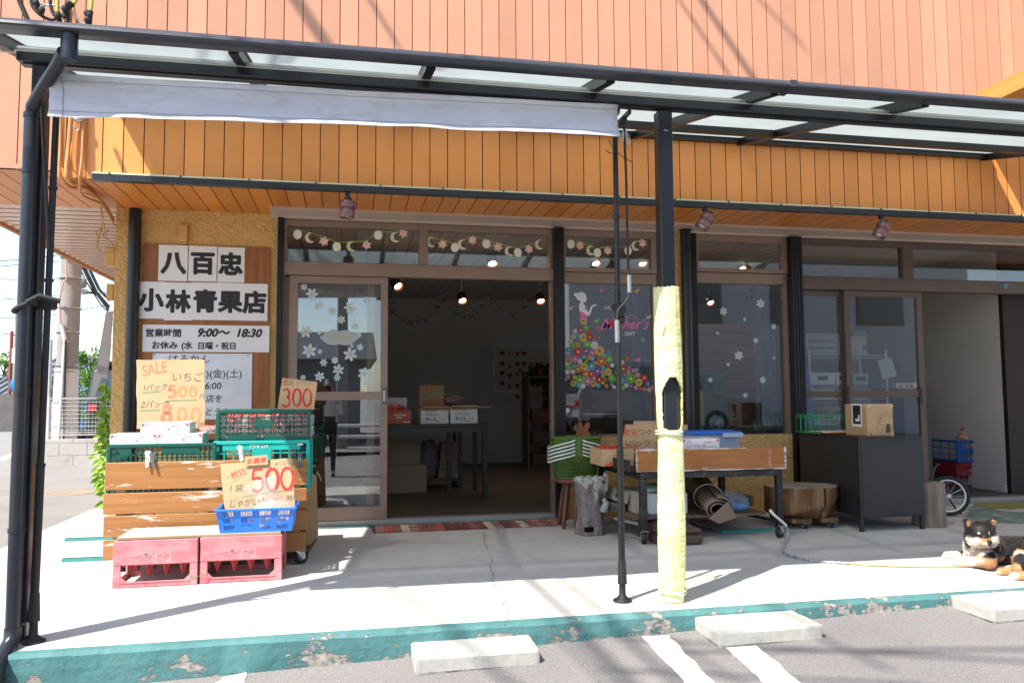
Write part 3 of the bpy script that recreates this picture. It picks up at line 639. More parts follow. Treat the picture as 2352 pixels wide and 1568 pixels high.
for (bx, by), (tx, ty), kx in (((76,1474),(129,269),0), ((1430,1380),(1413,320),1)):
    b = G(bx, by); z1 = 2.41; t_ = A(tx, ty, b.y); x1 = b.x + (t_.x-b.x)*(z1/t_.z)
    mb = MB(); mb.cyl((b.x,b.y,.17), (b.x+(x1-b.x)*.25,b.y,.72), .0165, n=14); mb.cyl((b.x+(x1-b.x)*.25,b.y,.72), (x1,b.y,z1), .0135, n=14)
    for z in (.72, 1.5, 1.9): mb.cyl((b.x+(x1-b.x)*z/z1,b.y,z),(b.x+(x1-b.x)*z/z1,b.y,z+.012),.0185,n=14)
    pole = mb.build('pole', m_black, AW)
    mb = MB(); mb.lathe([(.046,0),(.046,.008),(.03,.016),(.017,.03),(.0155,.085)], (b.x,b.y,0), 20); mb.lathe([(.0235,.085),(.0225,.10),(.019,.19),(.018,.20)], (b.x,b.y,0), 18); mb.build('foot', m_blackdull, pole)
    mb = MB(); mb.bar((x1,b.y,q[1].z-.01), (x1,3.54,q[1].z-.01), .012, .022); mb.build('bracket', m_black, AW)
    mb = MB(); xk = b.x+(x1-b.x)*.6; zk = 1.43 if kx else 1.40
    if kx: mb.ell((xk,b.y-.03,zk), (.03,.03,.04), 8, 6); mb.box((xk-.03,b.y-.05,zk-.012),(xk+.02,b.y+.01,zk+.014),0,rot(.3,.5,.4)); mb.ell((xk+.015,b.y-.02,zk-.05),(.015,.015,.025),8,6)
    else: mb.bbox((xk-.03,b.y-.03,zk-.02),(xk+.03,b.y+.03,zk+.03),.008); mb.cyl((xk-.02,b.y-.035,zk+.005),(xk-.02,b.y-.025,zk+.005),.010,n=10); mb.cyl((xk+.005,b.y-.035,zk+.005),(xk+.005,b.y-.025,zk+.005),.010,n=10)
    mb.build('clamp', m_blackdull, AW)
# second thin strut along the left pole and the crank on the right
mb = MB(); mb.cyl(A(92,180,3.58), A(112,575,3.63), .008, n=8); mb.build('strut', m_black, AW)
mb = MB(); yy = 3.62; pts = [A(1433,290,yy), A(1438,400,yy), A(1444,660,yy)]
mb.tube(pts, .0065, 8); mb.tube([A(1444,662,yy), A(1444,682,yy), A(1436,694,yy-.01), A(1419,712,yy-.02), A(1417,738,yy-.02)], .0055, 8)
mb.cyl(A(1445,632,yy), A(1446,672,yy), .0105, n=12, mi=1); mb.cyl(A(1417,735,yy-.02), A(1418,786,yy-.02), .0115, n=12, mi=1); mb.bbox(A(1426,270,yy)-Vector((0,.02,0)), A(1438,284,yy)+Vector((0,.02,0)), .004)
mb.build('crank_rod', [m_blackdull, M('grey_grip', C(.25,.25,.26), .4, .4)], AW)
mb = MB(); p = A(1434,300,yy)
for k in range(7): mb.tube([p+Vector((.002*k-.006,0,.01)), p+Vector((.006*k-.018,rnd.uniform(-.01,.01),-.03)), p+Vector((.009*k-.02,rnd.uniform(-.01,.01),-.06-.008*(k%3)))], .002, 5)
mb.build('string', M('white_string', C(.6,.58,.55), .8), AW)
mb = MB(); p = A(1418,335,3.72)
for a, b, c in (((1418,350),(1405,335),(1398,322)), ((1418,350),(1432,362),(1452,372)), ((1418,350),(1400,352),(1392,345))): mb.tube([A(*k, 3.715) for k in (a, b, c)], .002, 5)
mb.build('cable_tie', m_rubber, AW)

# yellow padding wrapped round the right canopy post
def padmat():
    t = NT('yellow_padding'); c = t.ramp(t.noise(5, 6, rough=.65), [(.3, C(.68,.65,.25)), (.55, C(.78,.765,.40)), (.75, C(.84,.83,.56))])
    h = t.math('ADD', t.math('MULTIPLY', t.noise(70, 4), .6), t.math('MULTIPLY', t.noise(7, 5, (1.2,1.2,3.6)), 2.4)); t.bsdf(c, .85, 0, t.bump(h, .45, .012), .1); return t.m
m_pad = padmat()
PD = thing('post_padding', 'torn yellow foam padding tied round the canopy post between stall cart and camera', 'padding', (PX2, PY2, 0))
zt = A(1530,658,PY2-.06).z; zh0, zh1 = A(1540,990,PY2-.06).z, A(1535,868,PY2-.06).z; nz, nk = 260, 120; vs = []; fs = []
for j in range(nz+1):
    z = .003 + (zt-.003)*j/nz
    for k in range(nk):
        th = 2*math.pi*k/nk; r = .0615+.006*math.exp(-((z-1.15)/.2)**2)+.005*math.exp(-((z-.35)/.25)**2) - .007*max(0, 1-z/.12) - .007*math.exp(-((z-.815)/.03)**2) - .004*math.exp(-((z-.045)/.02)**2)
        r *= 1+.04*noise.noise((math.cos(th)*2, math.sin(th)*2, z*5))+.025*noise.noise((math.cos(th)*6, math.sin(th)*6, z*16))
        sq = 1/max(abs(math.cos(th)), abs(math.sin(th))); r = r*(1+.16*(sq-1))
        zz = z + (.010*noise.noise((math.cos(th)*3, math.sin(th)*3, 1)) if j == nz else 0)
        vs.append((PX2+r*math.cos(th)+.006*math.sin(z*2.2), PY2+r*math.sin(th), zz))
def hole(j, k):
    z = zt*(j+.5)/nz; th = math.degrees(2*math.pi*(k+.5)/nk); c = 267+5*noise.noise((z*11, 2, 2)); tt = (z-zh0)/(zh1-zh0)
    if not 0 < tt < 1: return False
    hw = 56*min(1, (1-tt)*2.6+.30)*min(1, tt*14+.35)
    return abs(th-c+4*noise.noise((z*60,th*.02,1))) < hw
for j in range(nz):
    for k in range(nk):
        if not hole(j, k): fs.append((j*nk+k, j*nk+(k+1) % nk, (j+1)*nk+(k+1) % nk, (j+1)*nk+k))
o = MB().add(vs, fs, 0, True).build('foam_sleeve', m_pad, PD); sd = o.modifiers.new('s', 'SOLIDIFY'); sd.thickness = .008; sd.offset = -1
for z0, n in ((.812, 2), (.046, 2)):
    for i in range(n):
        mb = MB(); z = z0+.011*i; mb.tube([(PX2+.066*math.cos(a)*1.0, PY2+.066*math.sin(a), z+.004*math.sin(2*a+i)) for a in [2*math.pi*k/24 for k in range(24)]], .0045, 6, closed=True); mb.build('cord', M('pale_cord', C(.72,.72,.52), .8), PD)
mb = MB(); p = A(1510,738,PY2-.07); mb.tube([p+Vector((.03,-.0,.004)), p+Vector((-.006,-.012,-.001))], .004, 6); mb.build('cord', M('white_cord', C(.75,.75,.68), .8), PD)

# ------------------------------------------------------------------ sign board and papers on the ochre wall
m_boardwood = wood('sign_board_wood', C(.22,.075,.018), C(.36,.13,.035), (12,12,1), None, bump=.1)
p, q = A(330,560,YF-.02), A(615,958,YF-.02)
mb = MB().bbox((p.x,YF-.022,p.z), (q.x,YF-.002,.62), .002); single(mb, 'sign_board', m_boardwood, 'brown wooden backing board on the ochre wall behind the paper notices', 'board')
def paper(x0, y0, x1, y1, Y, label, body=None, size=1, name='paper_sheet', cat='paper', group=None, texts=(), mat=None, extra=None):
    a, b = A(x0,y0,Y), A(x1,y1,Y); t = thing(name, label, cat, ((a.x+b.x)/2, Y, b.z), group)
    mb = MB(); mb.box((a.x,Y-.0012,b.z), (b.x,Y+.0006,a.z)); mb.build('sheet', mat or m_paper, t)
    mb = MB(); w_, h = b.x-a.x, a.z-b.z
    for (body, u, v, sz, bold, *r) in texts: mb.text(body, (a.x+u*w_,Y-.0012,b.z+v*h), X_, Z_, sz, 0, .001, bold, *( [r[0]] if r else ['LEFT'] ), **(r[1] if len(r) > 1 else {}))
    if texts: mb.build('lettering', m_ink, t)
    return t
gl = 'laminated name sheets on the sign board'
sz = .135
for ch, x0, x1, y0, y1 in (('八',365,432,562,646), ('百',432,499,564,647), ('忠',499,561,567,649)):
    w_ = A(x1,600,YF).x-A(x0,600,YF).x; paper(x0, y0, x1, y1, YF-.026, f'white laminated sheet with the bold black character {ch} in the upper name row', texts=[(ch,.5,.27,sz*1.32,.045,'CENTER')], group=gl)
for k, (ch, x0, x1, y0, y1) in enumerate((('小',316,378,646,732), ('林',378,441,648,736), ('青',441,502,648,735), ('果',502,556,649,736), ('店',556,614,651,737))):
    paper(x0, y0, x1, y1, YF-.0285-.0002*k, f'white laminated sheet with the bold black character {ch} in the lower name row', texts=[(ch,.5,.27,sz*1.30,.045,'CENTER')], group=gl)
paper(328, 745, 618, 809, YF-.026, 'long white opening hours notice reading 9:00 to 18:30 under the shop name', name='hours_notice', cat='notice',
      texts=[('営業時間',.02,.58,.064,.03), ('9:00～',.42,.58,.085,.04,'LEFT',dict(shear=.25)), ('18:30',.725,.58,.085,.04,'LEFT',dict(shear=.25)), ('お休み',.07,.13,.062,.03), ('(水',.30,.13,.062,.03), ('日曜・祝日',.425,.13,.057,.03)])
hn = paper(351, 811, 577, 962, YF-.027, 'handwritten white notice partly hidden behind the strawberry sale card', name='handwritten_notice', cat='notice', mat=M('notice_white', C(.68,.70,.75), .5),
      texts=[('はみかん',.14,.86,.075,.004,'LEFT',dict(shear=.2)), ('(木)(金)(土)',.40,.64,.072,.006), ('6:00',.52,.46,.07,.012,'LEFT',dict(shear=.1)), ('店を',.53,.27,.062,.010,'LEFT',dict(shear=.2)), ('とうちへ!?',.52,.07,.062,.010,'LEFT',dict(shear=.2))])
a = A(356,815,YF); MB().cyl((a.x,YF-.028,a.z),(a.x,YF-.034,a.z),.006,n=8).build('pin', M('green_pin', C(.05,.35,.2), .4), hn)
a = A(570,817,YF); MB().cyl((a.x,YF-.028,a.z),(a.x,YF-.034,a.z),.006,n=8).build('pin', M('yellow_pin', C(.6,.4,.1), .4), hn)

# ------------------------------------------------------------------ cardboard signs with hand lettering
def carton(name, c, axis='z', k=.06, sc=140):
    t = NT(name); wv = t.n('ShaderNodeTexWave', wave_type='BANDS', bands_direction={'x': 'X', 'y': 'Y', 'z': 'Z'}[axis]); wv.inputs['Scale'].default_value = sc/6.28; t.l(t.mapv(), wv.inputs[0])
    cc = t.mix(t.math('MULTIPLY', wv.outputs['Fac'], .5), mul(c, 1-k), mul(c, 1+k)); cc = t.mix(1.0, cc, t.ramp(t.noise(6, 5), [(.3, C(.93,.92,.9)), (.7, C(1.05,1.04,1.03))]), 'MULTIPLY')
    t.bsdf(cc, .75, 0, t.bump(wv.outputs['Fac'], .15, .001), .2); return t.m
m_card = carton('corrugated_card', C(.55,.385,.225), 'z', .14, 500)
m_cardv = carton('corrugated_card_upright', C(.53,.37,.21), 'x', .10, 500)
m_cardplain = M('plain_card', C(.50,.33,.17), .75, 0, .06, 5)
def arc(cx, cy, rx, ry, a0, a1, n=18): return [(cx+rx*math.cos(math.radians(a0+(a1-a0)*i/n)), cy+ry*math.sin(math.radians(a0+(a1-a0)*i/n))) for i in range(n+1)]
DIG = {'0': [arc(.5,.5,.36,.48,90,450,28)], '5': [[(.82,.98),(.28,.98)],[(.28,.98),(.24,.55)], [(.24,.55)]+arc(.5,.32,.34,.30,120,-140,20)], '3': [arc(.46,.74,.28,.24,150,-70,14)+arc(.46,.26,.34,.28,80,-150,18)], '8': [arc(.5,.76,.24,.22,-90,270,22), arc(.5,.28,.34,.28,90,450,24)],
       '1': [[(.5,1),(.5,0)]], '2': [arc(.48,.74,.30,.25,160,-20,12)+[(.66,.5),(.14,.02)],[(.14,.02),(.9,.02)]]}
class Card:
    """a stiff card given by its four photo corners (tl, tr, br, bl) on a plane leaning back"""
    def __init__(s, name, label, corners, Yb, lean, mat, th=.004, cat='price sign', group=None, ragged=0):
        P = []
        zb = A(*corners[3], Yb).z
        for c in corners:                                       # plane: y = Yb + lean*(z-zb)
            d = ray(*c); t = (Yb+lean*(1-zb))/(d.y-lean*d.z); P.append(CAMP+d*t)
        s.o = P[3]; s.ux = (P[2]-P[3]); s.w = s.ux.length; s.ux.normalize(); vy = (P[0]-P[3]); s.uy = (vy-s.ux*vy.dot(s.ux)).normalized(); s.h = vy.dot(s.uy); s.un = s.ux.cross(s.uy)
        s.t = thing(name, label, cat, (P[3]+P[2])/2, group)
        po = [((p-s.o).dot(s.ux), (p-s.o).dot(s.uy)) for p in (P[3], P[2], P[1], P[0])]
        if ragged:
            q = []
            for i in range(4):
                a, b = Vector(po[i]), Vector(po[(i+1) % 4])
                for k in range(8): q.append(tuple(a.lerp(b, k/8)+Vector((rnd.uniform(-ragged, ragged), rnd.uniform(-ragged, ragged)))*(1 if k else 0)))
            po = q
        MB().prism(po, s.o-s.un*th, s.ux, s.uy, th).build('board', mat, s.t); s.mb = MB()
    def P(s, u, v): return s.o+s.ux*(u*s.w)+s.uy*(v*s.h)
    def digits(s, st, u, v, hh, ww, gap, wd, mi=0):
        for i, ch in enumerate(st):
            for pts in DIG[ch]: 
                n = len(pts); s.mb.ribbon([((u+i*gap)*s.w+x*ww*s.w, v*s.h+y*hh*s.h) for x, y in pts], [wd*(.75+.5*abs(math.sin(k/n*5+i))) for k in range(n)], s.o, s.ux, s.uy, .0006+.0001*i, mi)
        return s
    def word(s, body, u, v, size, mi=0, bold=.0, shear=.15, sx=1, tilt=0):
        a, b = s.ux, s.uy
        if tilt: R_ = Matrix.Rotation(tilt, 3, s.un); a, b = R_ @ a, R_ @ b
        s.mb.text(body, s.P(u, v), a, b, size, mi, .0006, bold, 'LEFT', shear, sx); return s
    def line(s, pts, wd, mi=0): s.mb.ribbon([(u*s.w, v*s.h) for u, v in pts], wd, s.o, s.ux, s.uy, .0006, mi); return s
    def done(s, mats): s.mb.build('lettering', mats, s.t); return s.t
m_orangelight = M('faded_orange_marker', C(.70,.24,.10), .65, 0, .12, 30)
inks = [m_pencil, m_redlight, m_orangelight, m_greenink, m_red]
c = Card('price_card', 'large tan card with SALE and prices 500 and 800 behind the strawberry boxes', [(313,826),(470,826),(470,984),(314,984)], 5.42, .10, m_card, ragged=.003)
c.word('SALE',.03,.76,.10,1,.015,.1,.72,.22).word('いちご',.46,.70,.066,0,.0,.0,1.0).word('1パック',.04,.55,.050,0,.004,.3,.85,.05).word('2パック',.03,.30,.055,0,.002,.3,.88,.02)
c.digits('5',.405,.455,.17,.15,.15,.020,1).digits('00',.575,.465,.145,.135,.155,.015,2).digits('8',.34,.09,.25,.17,.2,.022,1).digits('00',.57,.09,.215,.165,.205,.013,2)
c.line([(.05,.515),(.30,.54)],.006,3).line([(.40,.40),(.6,.41),(.86,.42)],.006,3).line([(.03,.26),(.2,.262),(.33,.265)],.006,3).word('円',.89,.44,.036,0).word('円',.89,.02,.04,0).done(inks)

# ------------------------------------------------------------------ wheeled slatted display cart
m_slat = wood('worn_orange_slats', C(.25,.10,.025), C(.40,.185,.06), (1.0,20,24), C(.66,.57,.50), .60, .5, (1.3,4,9), 2.2)
def caster(parent, x, y, ztop_, r=.045, turn=.4, mat=None):
    mb = MB(); d = Vector((math.sin(turn), math.cos(turn), 0)); s_ = Vector((d.y, -d.x, 0)); c = Vector((x,y,r))
    mb.box((x-.028,y-.028,ztop_-.005),(x+.028,y+.028,ztop_)); k = c-d*.02
    for sg in (-1, 1):
        a = s_*sg*.019; mb.prism([(-.03,ztop_-.005-r),(.028,ztop_-.005-r),(.035,-.012),(.015,-.016)], Vector((x,y,r))+a-d*.012, d, Z_, .003)
    mb.cyl(c-s_*.024, c+s_*.024, .006, n=8); mb.build('caster_fork', m_chrome, parent)
    mb = MB(); M3 = Matrix((s_.cross(Z_), Z_, s_)).transposed(); mb.lathe([(r*.55,-.014),(r*.92,-.014),(r,-.008),(r,.008),(r*.92,.014),(r*.55,.014)], c, 20, 0, M=M3); mb.lathe([(.001,-.0145),(r*.55,-.0145),(r*.55,.0145),(.001,.0145)], c, 16, 1, M=M3)
    mb.build('caster_wheel', [m_rubber, M('grey_hub', C(.2,.2,.2), .5)], parent)
FY = 5.0
DC = thing('display_cart', 'wheeled wooden cart with weathered orange slats carrying the crates of vegetables', 'display cart', (-.85, 5.4, 0))
xl, xr = A(238,1170,FY).x, A(704,1160,FY).x
zz = [(A(470,y0,FY).z, A(470,y1,FY).z) for y0, y1 in ((1120,1058),(1174,1127),(1225,1178),(1276,1231))]
for i, (a, b) in enumerate(zz):
    mb = MB(); mb.bbox((xl+rnd.uniform(-.004,.004),FY,a), (xr+rnd.uniform(-.004,.004),FY+.02,b), .003); mb.build('slat', m_slat, DC)
for x in (xl+.06, (xl+xr)/2, xr-.09):
    MB().bbox((x,FY+.02,zz[3][0]), (x+.05,FY+.05,zz[0][1]-.01), .002).build('batten', m_cardplain, DC)
MB().bbox((xl+.03,FY+.05,.085), (xr-.03,FY+.88,.11), .003).build('base_board', m_slat, DC)
MB().bbox((xl+.03,FY+.05,.40), (xr-.03,FY+.85,.42), .003).build('top_board', m_slat, DC)
for x in (xl+.05, xr-.08):
    for y in (FY+.06, FY+.80): MB().bbox((x,y,.11), (x+.04,y+.04,.40), .002).build('post', m_slat, DC)
caster(DC, G(690,1296).x, FY+.03, .09, .045, 1.1); caster(DC, xl+.1, FY+.06, .09, .045, .5); caster(DC, -.285, FY+.82, .09, .045, .9); caster(DC, xl+.1, FY+.8, .09, .045, .2)

# lattice crates
def grid_side(mb, o, ux, uz, w_, h, nx, nz, t, d, n_, mi=0):
    """open lattice of nx by nz cells on a rectangle, bars t wide and d deep along n_"""
    o = Vector(o); 
    for i in range(nx+1): p = o+ux*(w_*i/nx); mb.bar(p+uz*t/2, p+uz*(h-t/2), d, t, mi, ux)
    for j in range(nz+1): p = o+uz*(h*j/nz); mb.bar(p-ux*t/2, p+ux*(w_+t/2), d, t*1.1, mi, uz)
def crate(name, label, cat, x0, x1, y0, y1, z0, z1, mat, group, nx=12, nz=4, solid=()):
    t = thing(name, label, cat, ((x0+x1)/2,(y0+y1)/2,z0), group); w_, dp, h = x1-x0, y1-y0, z1-z0; tt = .007
    mb = MB(); grid_side(mb, (x0,y0,z0+.012), X_, Z_, w_, h-.03, nx, nz, tt, .006, Y_)
    for (u0, u1, v0, v1) in solid: mb.box((x0+u0*w_,y0-.004,z0+v0*h), (x0+u1*w_,y0+.003,z0+v1*h))
    mb.build('front_panel', mat, t)
    mb = MB(); grid_side(mb, (x0,y1,z0+.012), X_, Z_, w_, h-.03, nx, nz, tt, .006, Y_); mb.build('back_panel', mat, t)
    for x in (x0, x1):
        mb = MB(); grid_side(mb, (x,y0,z0+.012), Y_, Z_, dp, h-.03, max(4, nx*2//3), nz, tt, .006, X_); mb.build('side_panel', mat, t)
    mb = MB(); e = .009
    for a, b in (((x0-e,y0-e),(x1+e,y0+.006)), ((x0-e,y1-.006),(x1+e,y1+e)), ((x0-e,y0+.006),(x0+.006,y1-.006)), ((x1-.006,y0+.006),(x1+e,y1-.006))):
        mb.bbox((a[0],a[1],z1-.022), (b[0],b[1],z1), .003); 
    for x in (x0-.002, x1+.002):
        for y in (y0-.002, y1+.002): mb.bbox((x-.011,y-.011,z0),(x+.011,y+.011,z1-.02),.003)
    mb.build('rim', mat, t)
    mb = MB(); mb.box((x0,y0,z0),(x1,y1,z0+.010)); mb.build('floor', mat, t)
    return t
m_dgreen = M('dark_green_plastic', C(.008,.085,.062), .35, 0, .1, 12, .1, 150)
m_tealp = M('teal_plastic', C(.015,.42,.36), .35, 0, .06, 10)
# left crate
a, b = A(252,1020,5.08), A(492,1024,5.08)
zc0 = .42
cl = crate('mesh_crate', 'dark green mesh crate under the three strawberry boxes on the cart', 'crate', a.x, b.x, 5.08, 5.48, zc0, a.z, m_dgreen, 'plastic crates on the display cart', 20, 6, [(.10,.20,.78,.95),(.5,.85,.80,.97)])
# teal crate below, dark green crate above at the right
a, b = A(494,1013,5.10), A(707,1010,5.10)
ct = crate('mesh_crate', 'bright teal slotted crate marked S.C.R. 619 under the dark green crate', 'crate', a.x, b.x, 5.10, 5.5, zc0, a.z, m_tealp, 'plastic crates on the display cart', 10, 5, [(.08,.92,.82,1.0),(.4,.6,.1,.82)])
mb = MB(); mb.text('619 .R.C.S', (a.x+.33*(b.x-a.x)+.13,5.095,a.z-.028), -X_, -Z_, .026, 0, .0006, .01); mb.build('lettering', m_paper, ct)
mb = MB(); mb.box((b.x-.06,5.094,a.z-.033),(b.x-.03,5.0955,a.z-.010)); mb.build('label', m_paper, ct)
a2, b2, bt = A(502,941,5.12), A(709,939,5.12), a.z+.003
cg = crate('mesh_crate', 'dark green mesh crate of red packs stacked on the teal crate', 'crate', a2.x, b2.x, 5.12, 5.5, bt, a2.z, m_dgreen, 'plastic crates on the display cart', 12, 5, [(.40,.60,.42,.66),(.1,.42,.0,.17),(.5,.88,.0,.14),(.06,.94,.86,1.0)])
mb = MB(); mb.text('ラベル', (a2.x+.5*(b2.x-a2.x),5.1155,bt+.49*(a2.z-bt)), X_, Z_, .03, 0, .0006, 0, 'CENTER'); mb.build('lettering', M('green_emboss', C(.03,.16,.12), .4), cg)
m_strawb = M('strawberry', C(.50,.02,.015), .3, 0, .2, 20, .5, 220); m_calyx = M('strawberry_leaf', C(.05,.16,.03), .6)
def berry_pack(x, y, z, w_, d, label, n=16):
    t = thing('strawberry_pack', label, 'fruit pack', (x+w_/2,y+d/2,z), 'packs of red fruit in the dark green crate')
    mb = MB()
    for i in range(n): mb.ell((x+rnd.uniform(.02,w_-.02),y+rnd.uniform(.02,d-.02),z+rnd.uniform(.02,.055)), (.016,.016,.020), 8, 6)
    mb.build('berries', m_strawb, t)
    mb = MB(); h = .06
    for p, q in (((x,y),(x+w_,y+.0015)),((x,y+d-.0015),(x+w_,y+d)),((x,y),(x+.0015,y+d)),((x+w_-.0015,y),(x+w_,y+d))): mb.box((*p,z),(*q,z+h))
    mb.box((x,y,z+.0),(x+w_,y+d,z+.0015)); mb.box((x-.004,y-.004,z+h),(x+w_+.004,y-.001,z+h+.003))
    mb.build('tray', m_film, t)
m_film = film('clear_plastic', C(.8,.8,.8), .22, .1)
for lev in range(2):
    for i in range(4):
        for j in range(2):
            berry_pack(a2.x+.015+i*.137, 5.135+j*.18, bt+.014+lev*.072, .128, .165, f'strawberry pack in the dark green crate, {"upper" if lev else "lower"} layer, {"front" if j == 0 else "back"} row, {("leftmost","second","third","rightmost")[i]}')

# strawberry cartons (white, with pink corners and a berry mark)
m_sbox = M('white_carton', C(.78,.76,.77), .5, 0, .03); m_pink = M('pink_print', C(.62,.06,.16), .55); m_tealink = M('teal_print', C(.15,.50,.42), .55); m_tealpr = M('teal_side_print', C(.30,.56,.50), .55)
def sbox(label, x0, x1, y0, d, z0, h, grp='white strawberry cartons'):
    t = thing('strawberry_carton', label, 'carton', ((x0+x1)/2, y0+d/2, z0), grp); w_ = x1-x0
    mb = MB(); th = .004
    mb.box((x0,y0,z0),(x1,y0+th,z0+h)); mb.box((x0,y0+d-th,z0),(x1,y0+d,z0+h)); mb.box((x0,y0+th,z0),(x0+th,y0+d-th,z0+h)); mb.box((x1-th,y0+th,z0),(x1,y0+d-th,z0+h)); mb.box((x0+th,y0+th,z0),(x1-th,y0+d-th,z0+.003))
    for a, b in (((x0,y0),(x0+.3*w_,y0+d)),((x1-.3*w_,y0),(x1,y0+d))): mb.box((a[0]+.001,a[1]+.001,z0+h+.0005),(b[0]-.001,b[1]-.001,z0+h+.003))
    mb.box((x0+.3*w_,y0+.001,z0+h+.0005),(x1-.3*w_,y0+.05,z0+h+.003)); mb.box((x0+.3*w_,y0+d-.05,z0+h+.0005),(x1-.3*w_,y0+d-.001,z0+h+.003))
    mb.build('box', m_sbox, t)
    mb = MB(); o = Vector((x0,y0,z0)); k = w_/.30
    for sx_, u in ((1, .004), (-1, w_-.004)): mb.add([(x0+u,y0-.0012,z0+h-.003),(x0+u+sx_*.026*k,y0-.0012,z0+h-.003),(x0+u,y0-.0012,z0+h-.026)], [(0,2,1) if sx_ > 0 else (0,1,2)])
    hp = [(.052+.017*math.sin(a)*(1-.25*math.cos(a)), .030+.019*math.cos(a)) for a in [i*.35 for i in range(19)]]
    mb.ribbon([(u*k, v*h/.058) for u, v in hp], .0028, o, X_, Z_); mb.text('きらび香', o+Vector((.082*k,0,.014*h/.058)), X_, Z_, .026*k, 0, .0006, .0, 'LEFT', .1)
    mb.text('静岡県産いちご', o+Vector((.182*k,0,.036*h/.058)), X_, Z_, .0135*k, 0, .0006, .005)
    mb.text('JA静岡経済連', o+Vector((.202*k,0,.010*h/.058)), X_, Z_, .0135*k, 1, .0006, .005); mb.ribbon([(.19*k+.008*math.cos(a),.016+.007*math.sin(a)) for a in [i*.5 for i in range(14)]], .0025, o, X_, Z_, mi=1)
    mb.ribbon([(.046*k,.050*h/.058),(.053*k,.047*h/.058),(.06*k,.052*h/.058)], .003, o, X_, Z_, mi=1)
    mb.build('print', [m_pink, m_tealink], t)
    mb = MB(); mb.box((x1+.0003,y0+.02,z0+.008),(x1+.0012,y0+d-.02,z0+h-.008)); mb.build('side_print', m_tealpr, t)
    return t
zt = A(372,1020,5.08).z+.002; Yb = 5.085
sbox('white strawberry carton lying at the left end of the dark green crate', A(252,1019,Yb).x, A(359,1019,Yb).x, Yb, .22, zt, .058)
sbox('white strawberry carton with teal end lying right of its twin on the dark green crate', A(361,1019,Yb).x, A(464,1019,Yb).x, Yb, .22, zt, .058)
sbox('white strawberry carton laid across the two lower ones in front of the sale card', A(322,995,Yb).x, A(434,995,Yb).x, Yb+.005, .2, zt+.0625, .062)
mb = MB()
for i in range(7): mb.ell((A(480,1000,5.3).x+rnd.uniform(-.05,.05), 5.3+rnd.uniform(-.05,.05), zt+.075+rnd.uniform(0,.01)), (.016,.016,.02), 8, 6)
mb2 = MB(); mb2.ell((A(482,1000,5.3).x,5.3,zt+.07), (.08,.07,.03), 14, 8, amp=.1)
t = thing('strawberry_pack', 'clear pack lying loose behind the right strawberry carton', 'fruit pack', (A(482,1000,5.3).x,5.3,zt)); mb.build('berries', m_strawb, t); mb2.build('wrap', m_film, t)

c = Card('price_card', 'small tilted tan card marked 300 standing in the dark green crate', [(648,867),(729,877),(721,940),(637,940)], 5.20, .08, m_cardplain, ragged=.001)
c.word('税込',.13,.80,.032,0,.004).line([(.10,.77),(.40,.77),(.40,.97),(.10,.97),(.10,.77)],.003,4).word('1パック',.48,.80,.034,0,.002,.3,.85).digits('300',.09,.10,.55,.30,.285,.013,4).done(inks)

# spring clips
def clip(px, py, mat, label, tilt=.1, Y=FY-.004):
    p = A(px, py, Y); t = thing('spring_clip', label, 'clip', p, 'spring clips on the top slat'); R_ = rot(-.12, tilt, 0)
    mb = MB(); L = .085
    for sg, y in ((1, -.010), (-1, .026)):
        for a, b in ((( -.009,y-.0025,-.045),(.009,y+.0025,.028)),): mb.bbox(a, b, .003)
        mb.lathe([(.0135,-.0028),(.0135,.0028)], (0,y,.038), 16, 0, M=rot(math.pi/2))
    mb.v = [tuple(R_ @ Vector(v)) for v in mb.v]; mb.build('jaw', mat, t, local=True)
    mb = MB(); mb.tube([(-.005,-.014,-.01),(-.005,-.014,.014)], .0018, 6); mb.tube([(.005,-.014,-.01),(.005,-.014,.014)], .0018, 6); mb.v = [tuple(R_ @ Vector(v)) for v in mb.v]; mb.build('spring', m_chrome, t, local=True)
m_clipw = M('white_clip', C(.75,.74,.73), .4); m_clipg = M('grey_clip', C(.10,.10,.11), .3)
clip(339,1055, m_clipw, 'white spring clip on the left part of the top slat', -.03); clip(352,1058, m_clipg, 'clear grey spring clip leaning beside a white one', -.22); clip(553,1042, m_clipw, 'white spring clip above the 500 card', -.22); clip(688,1056, m_clipg, 'dark grey spring clip at the right end of the top slat', .02)

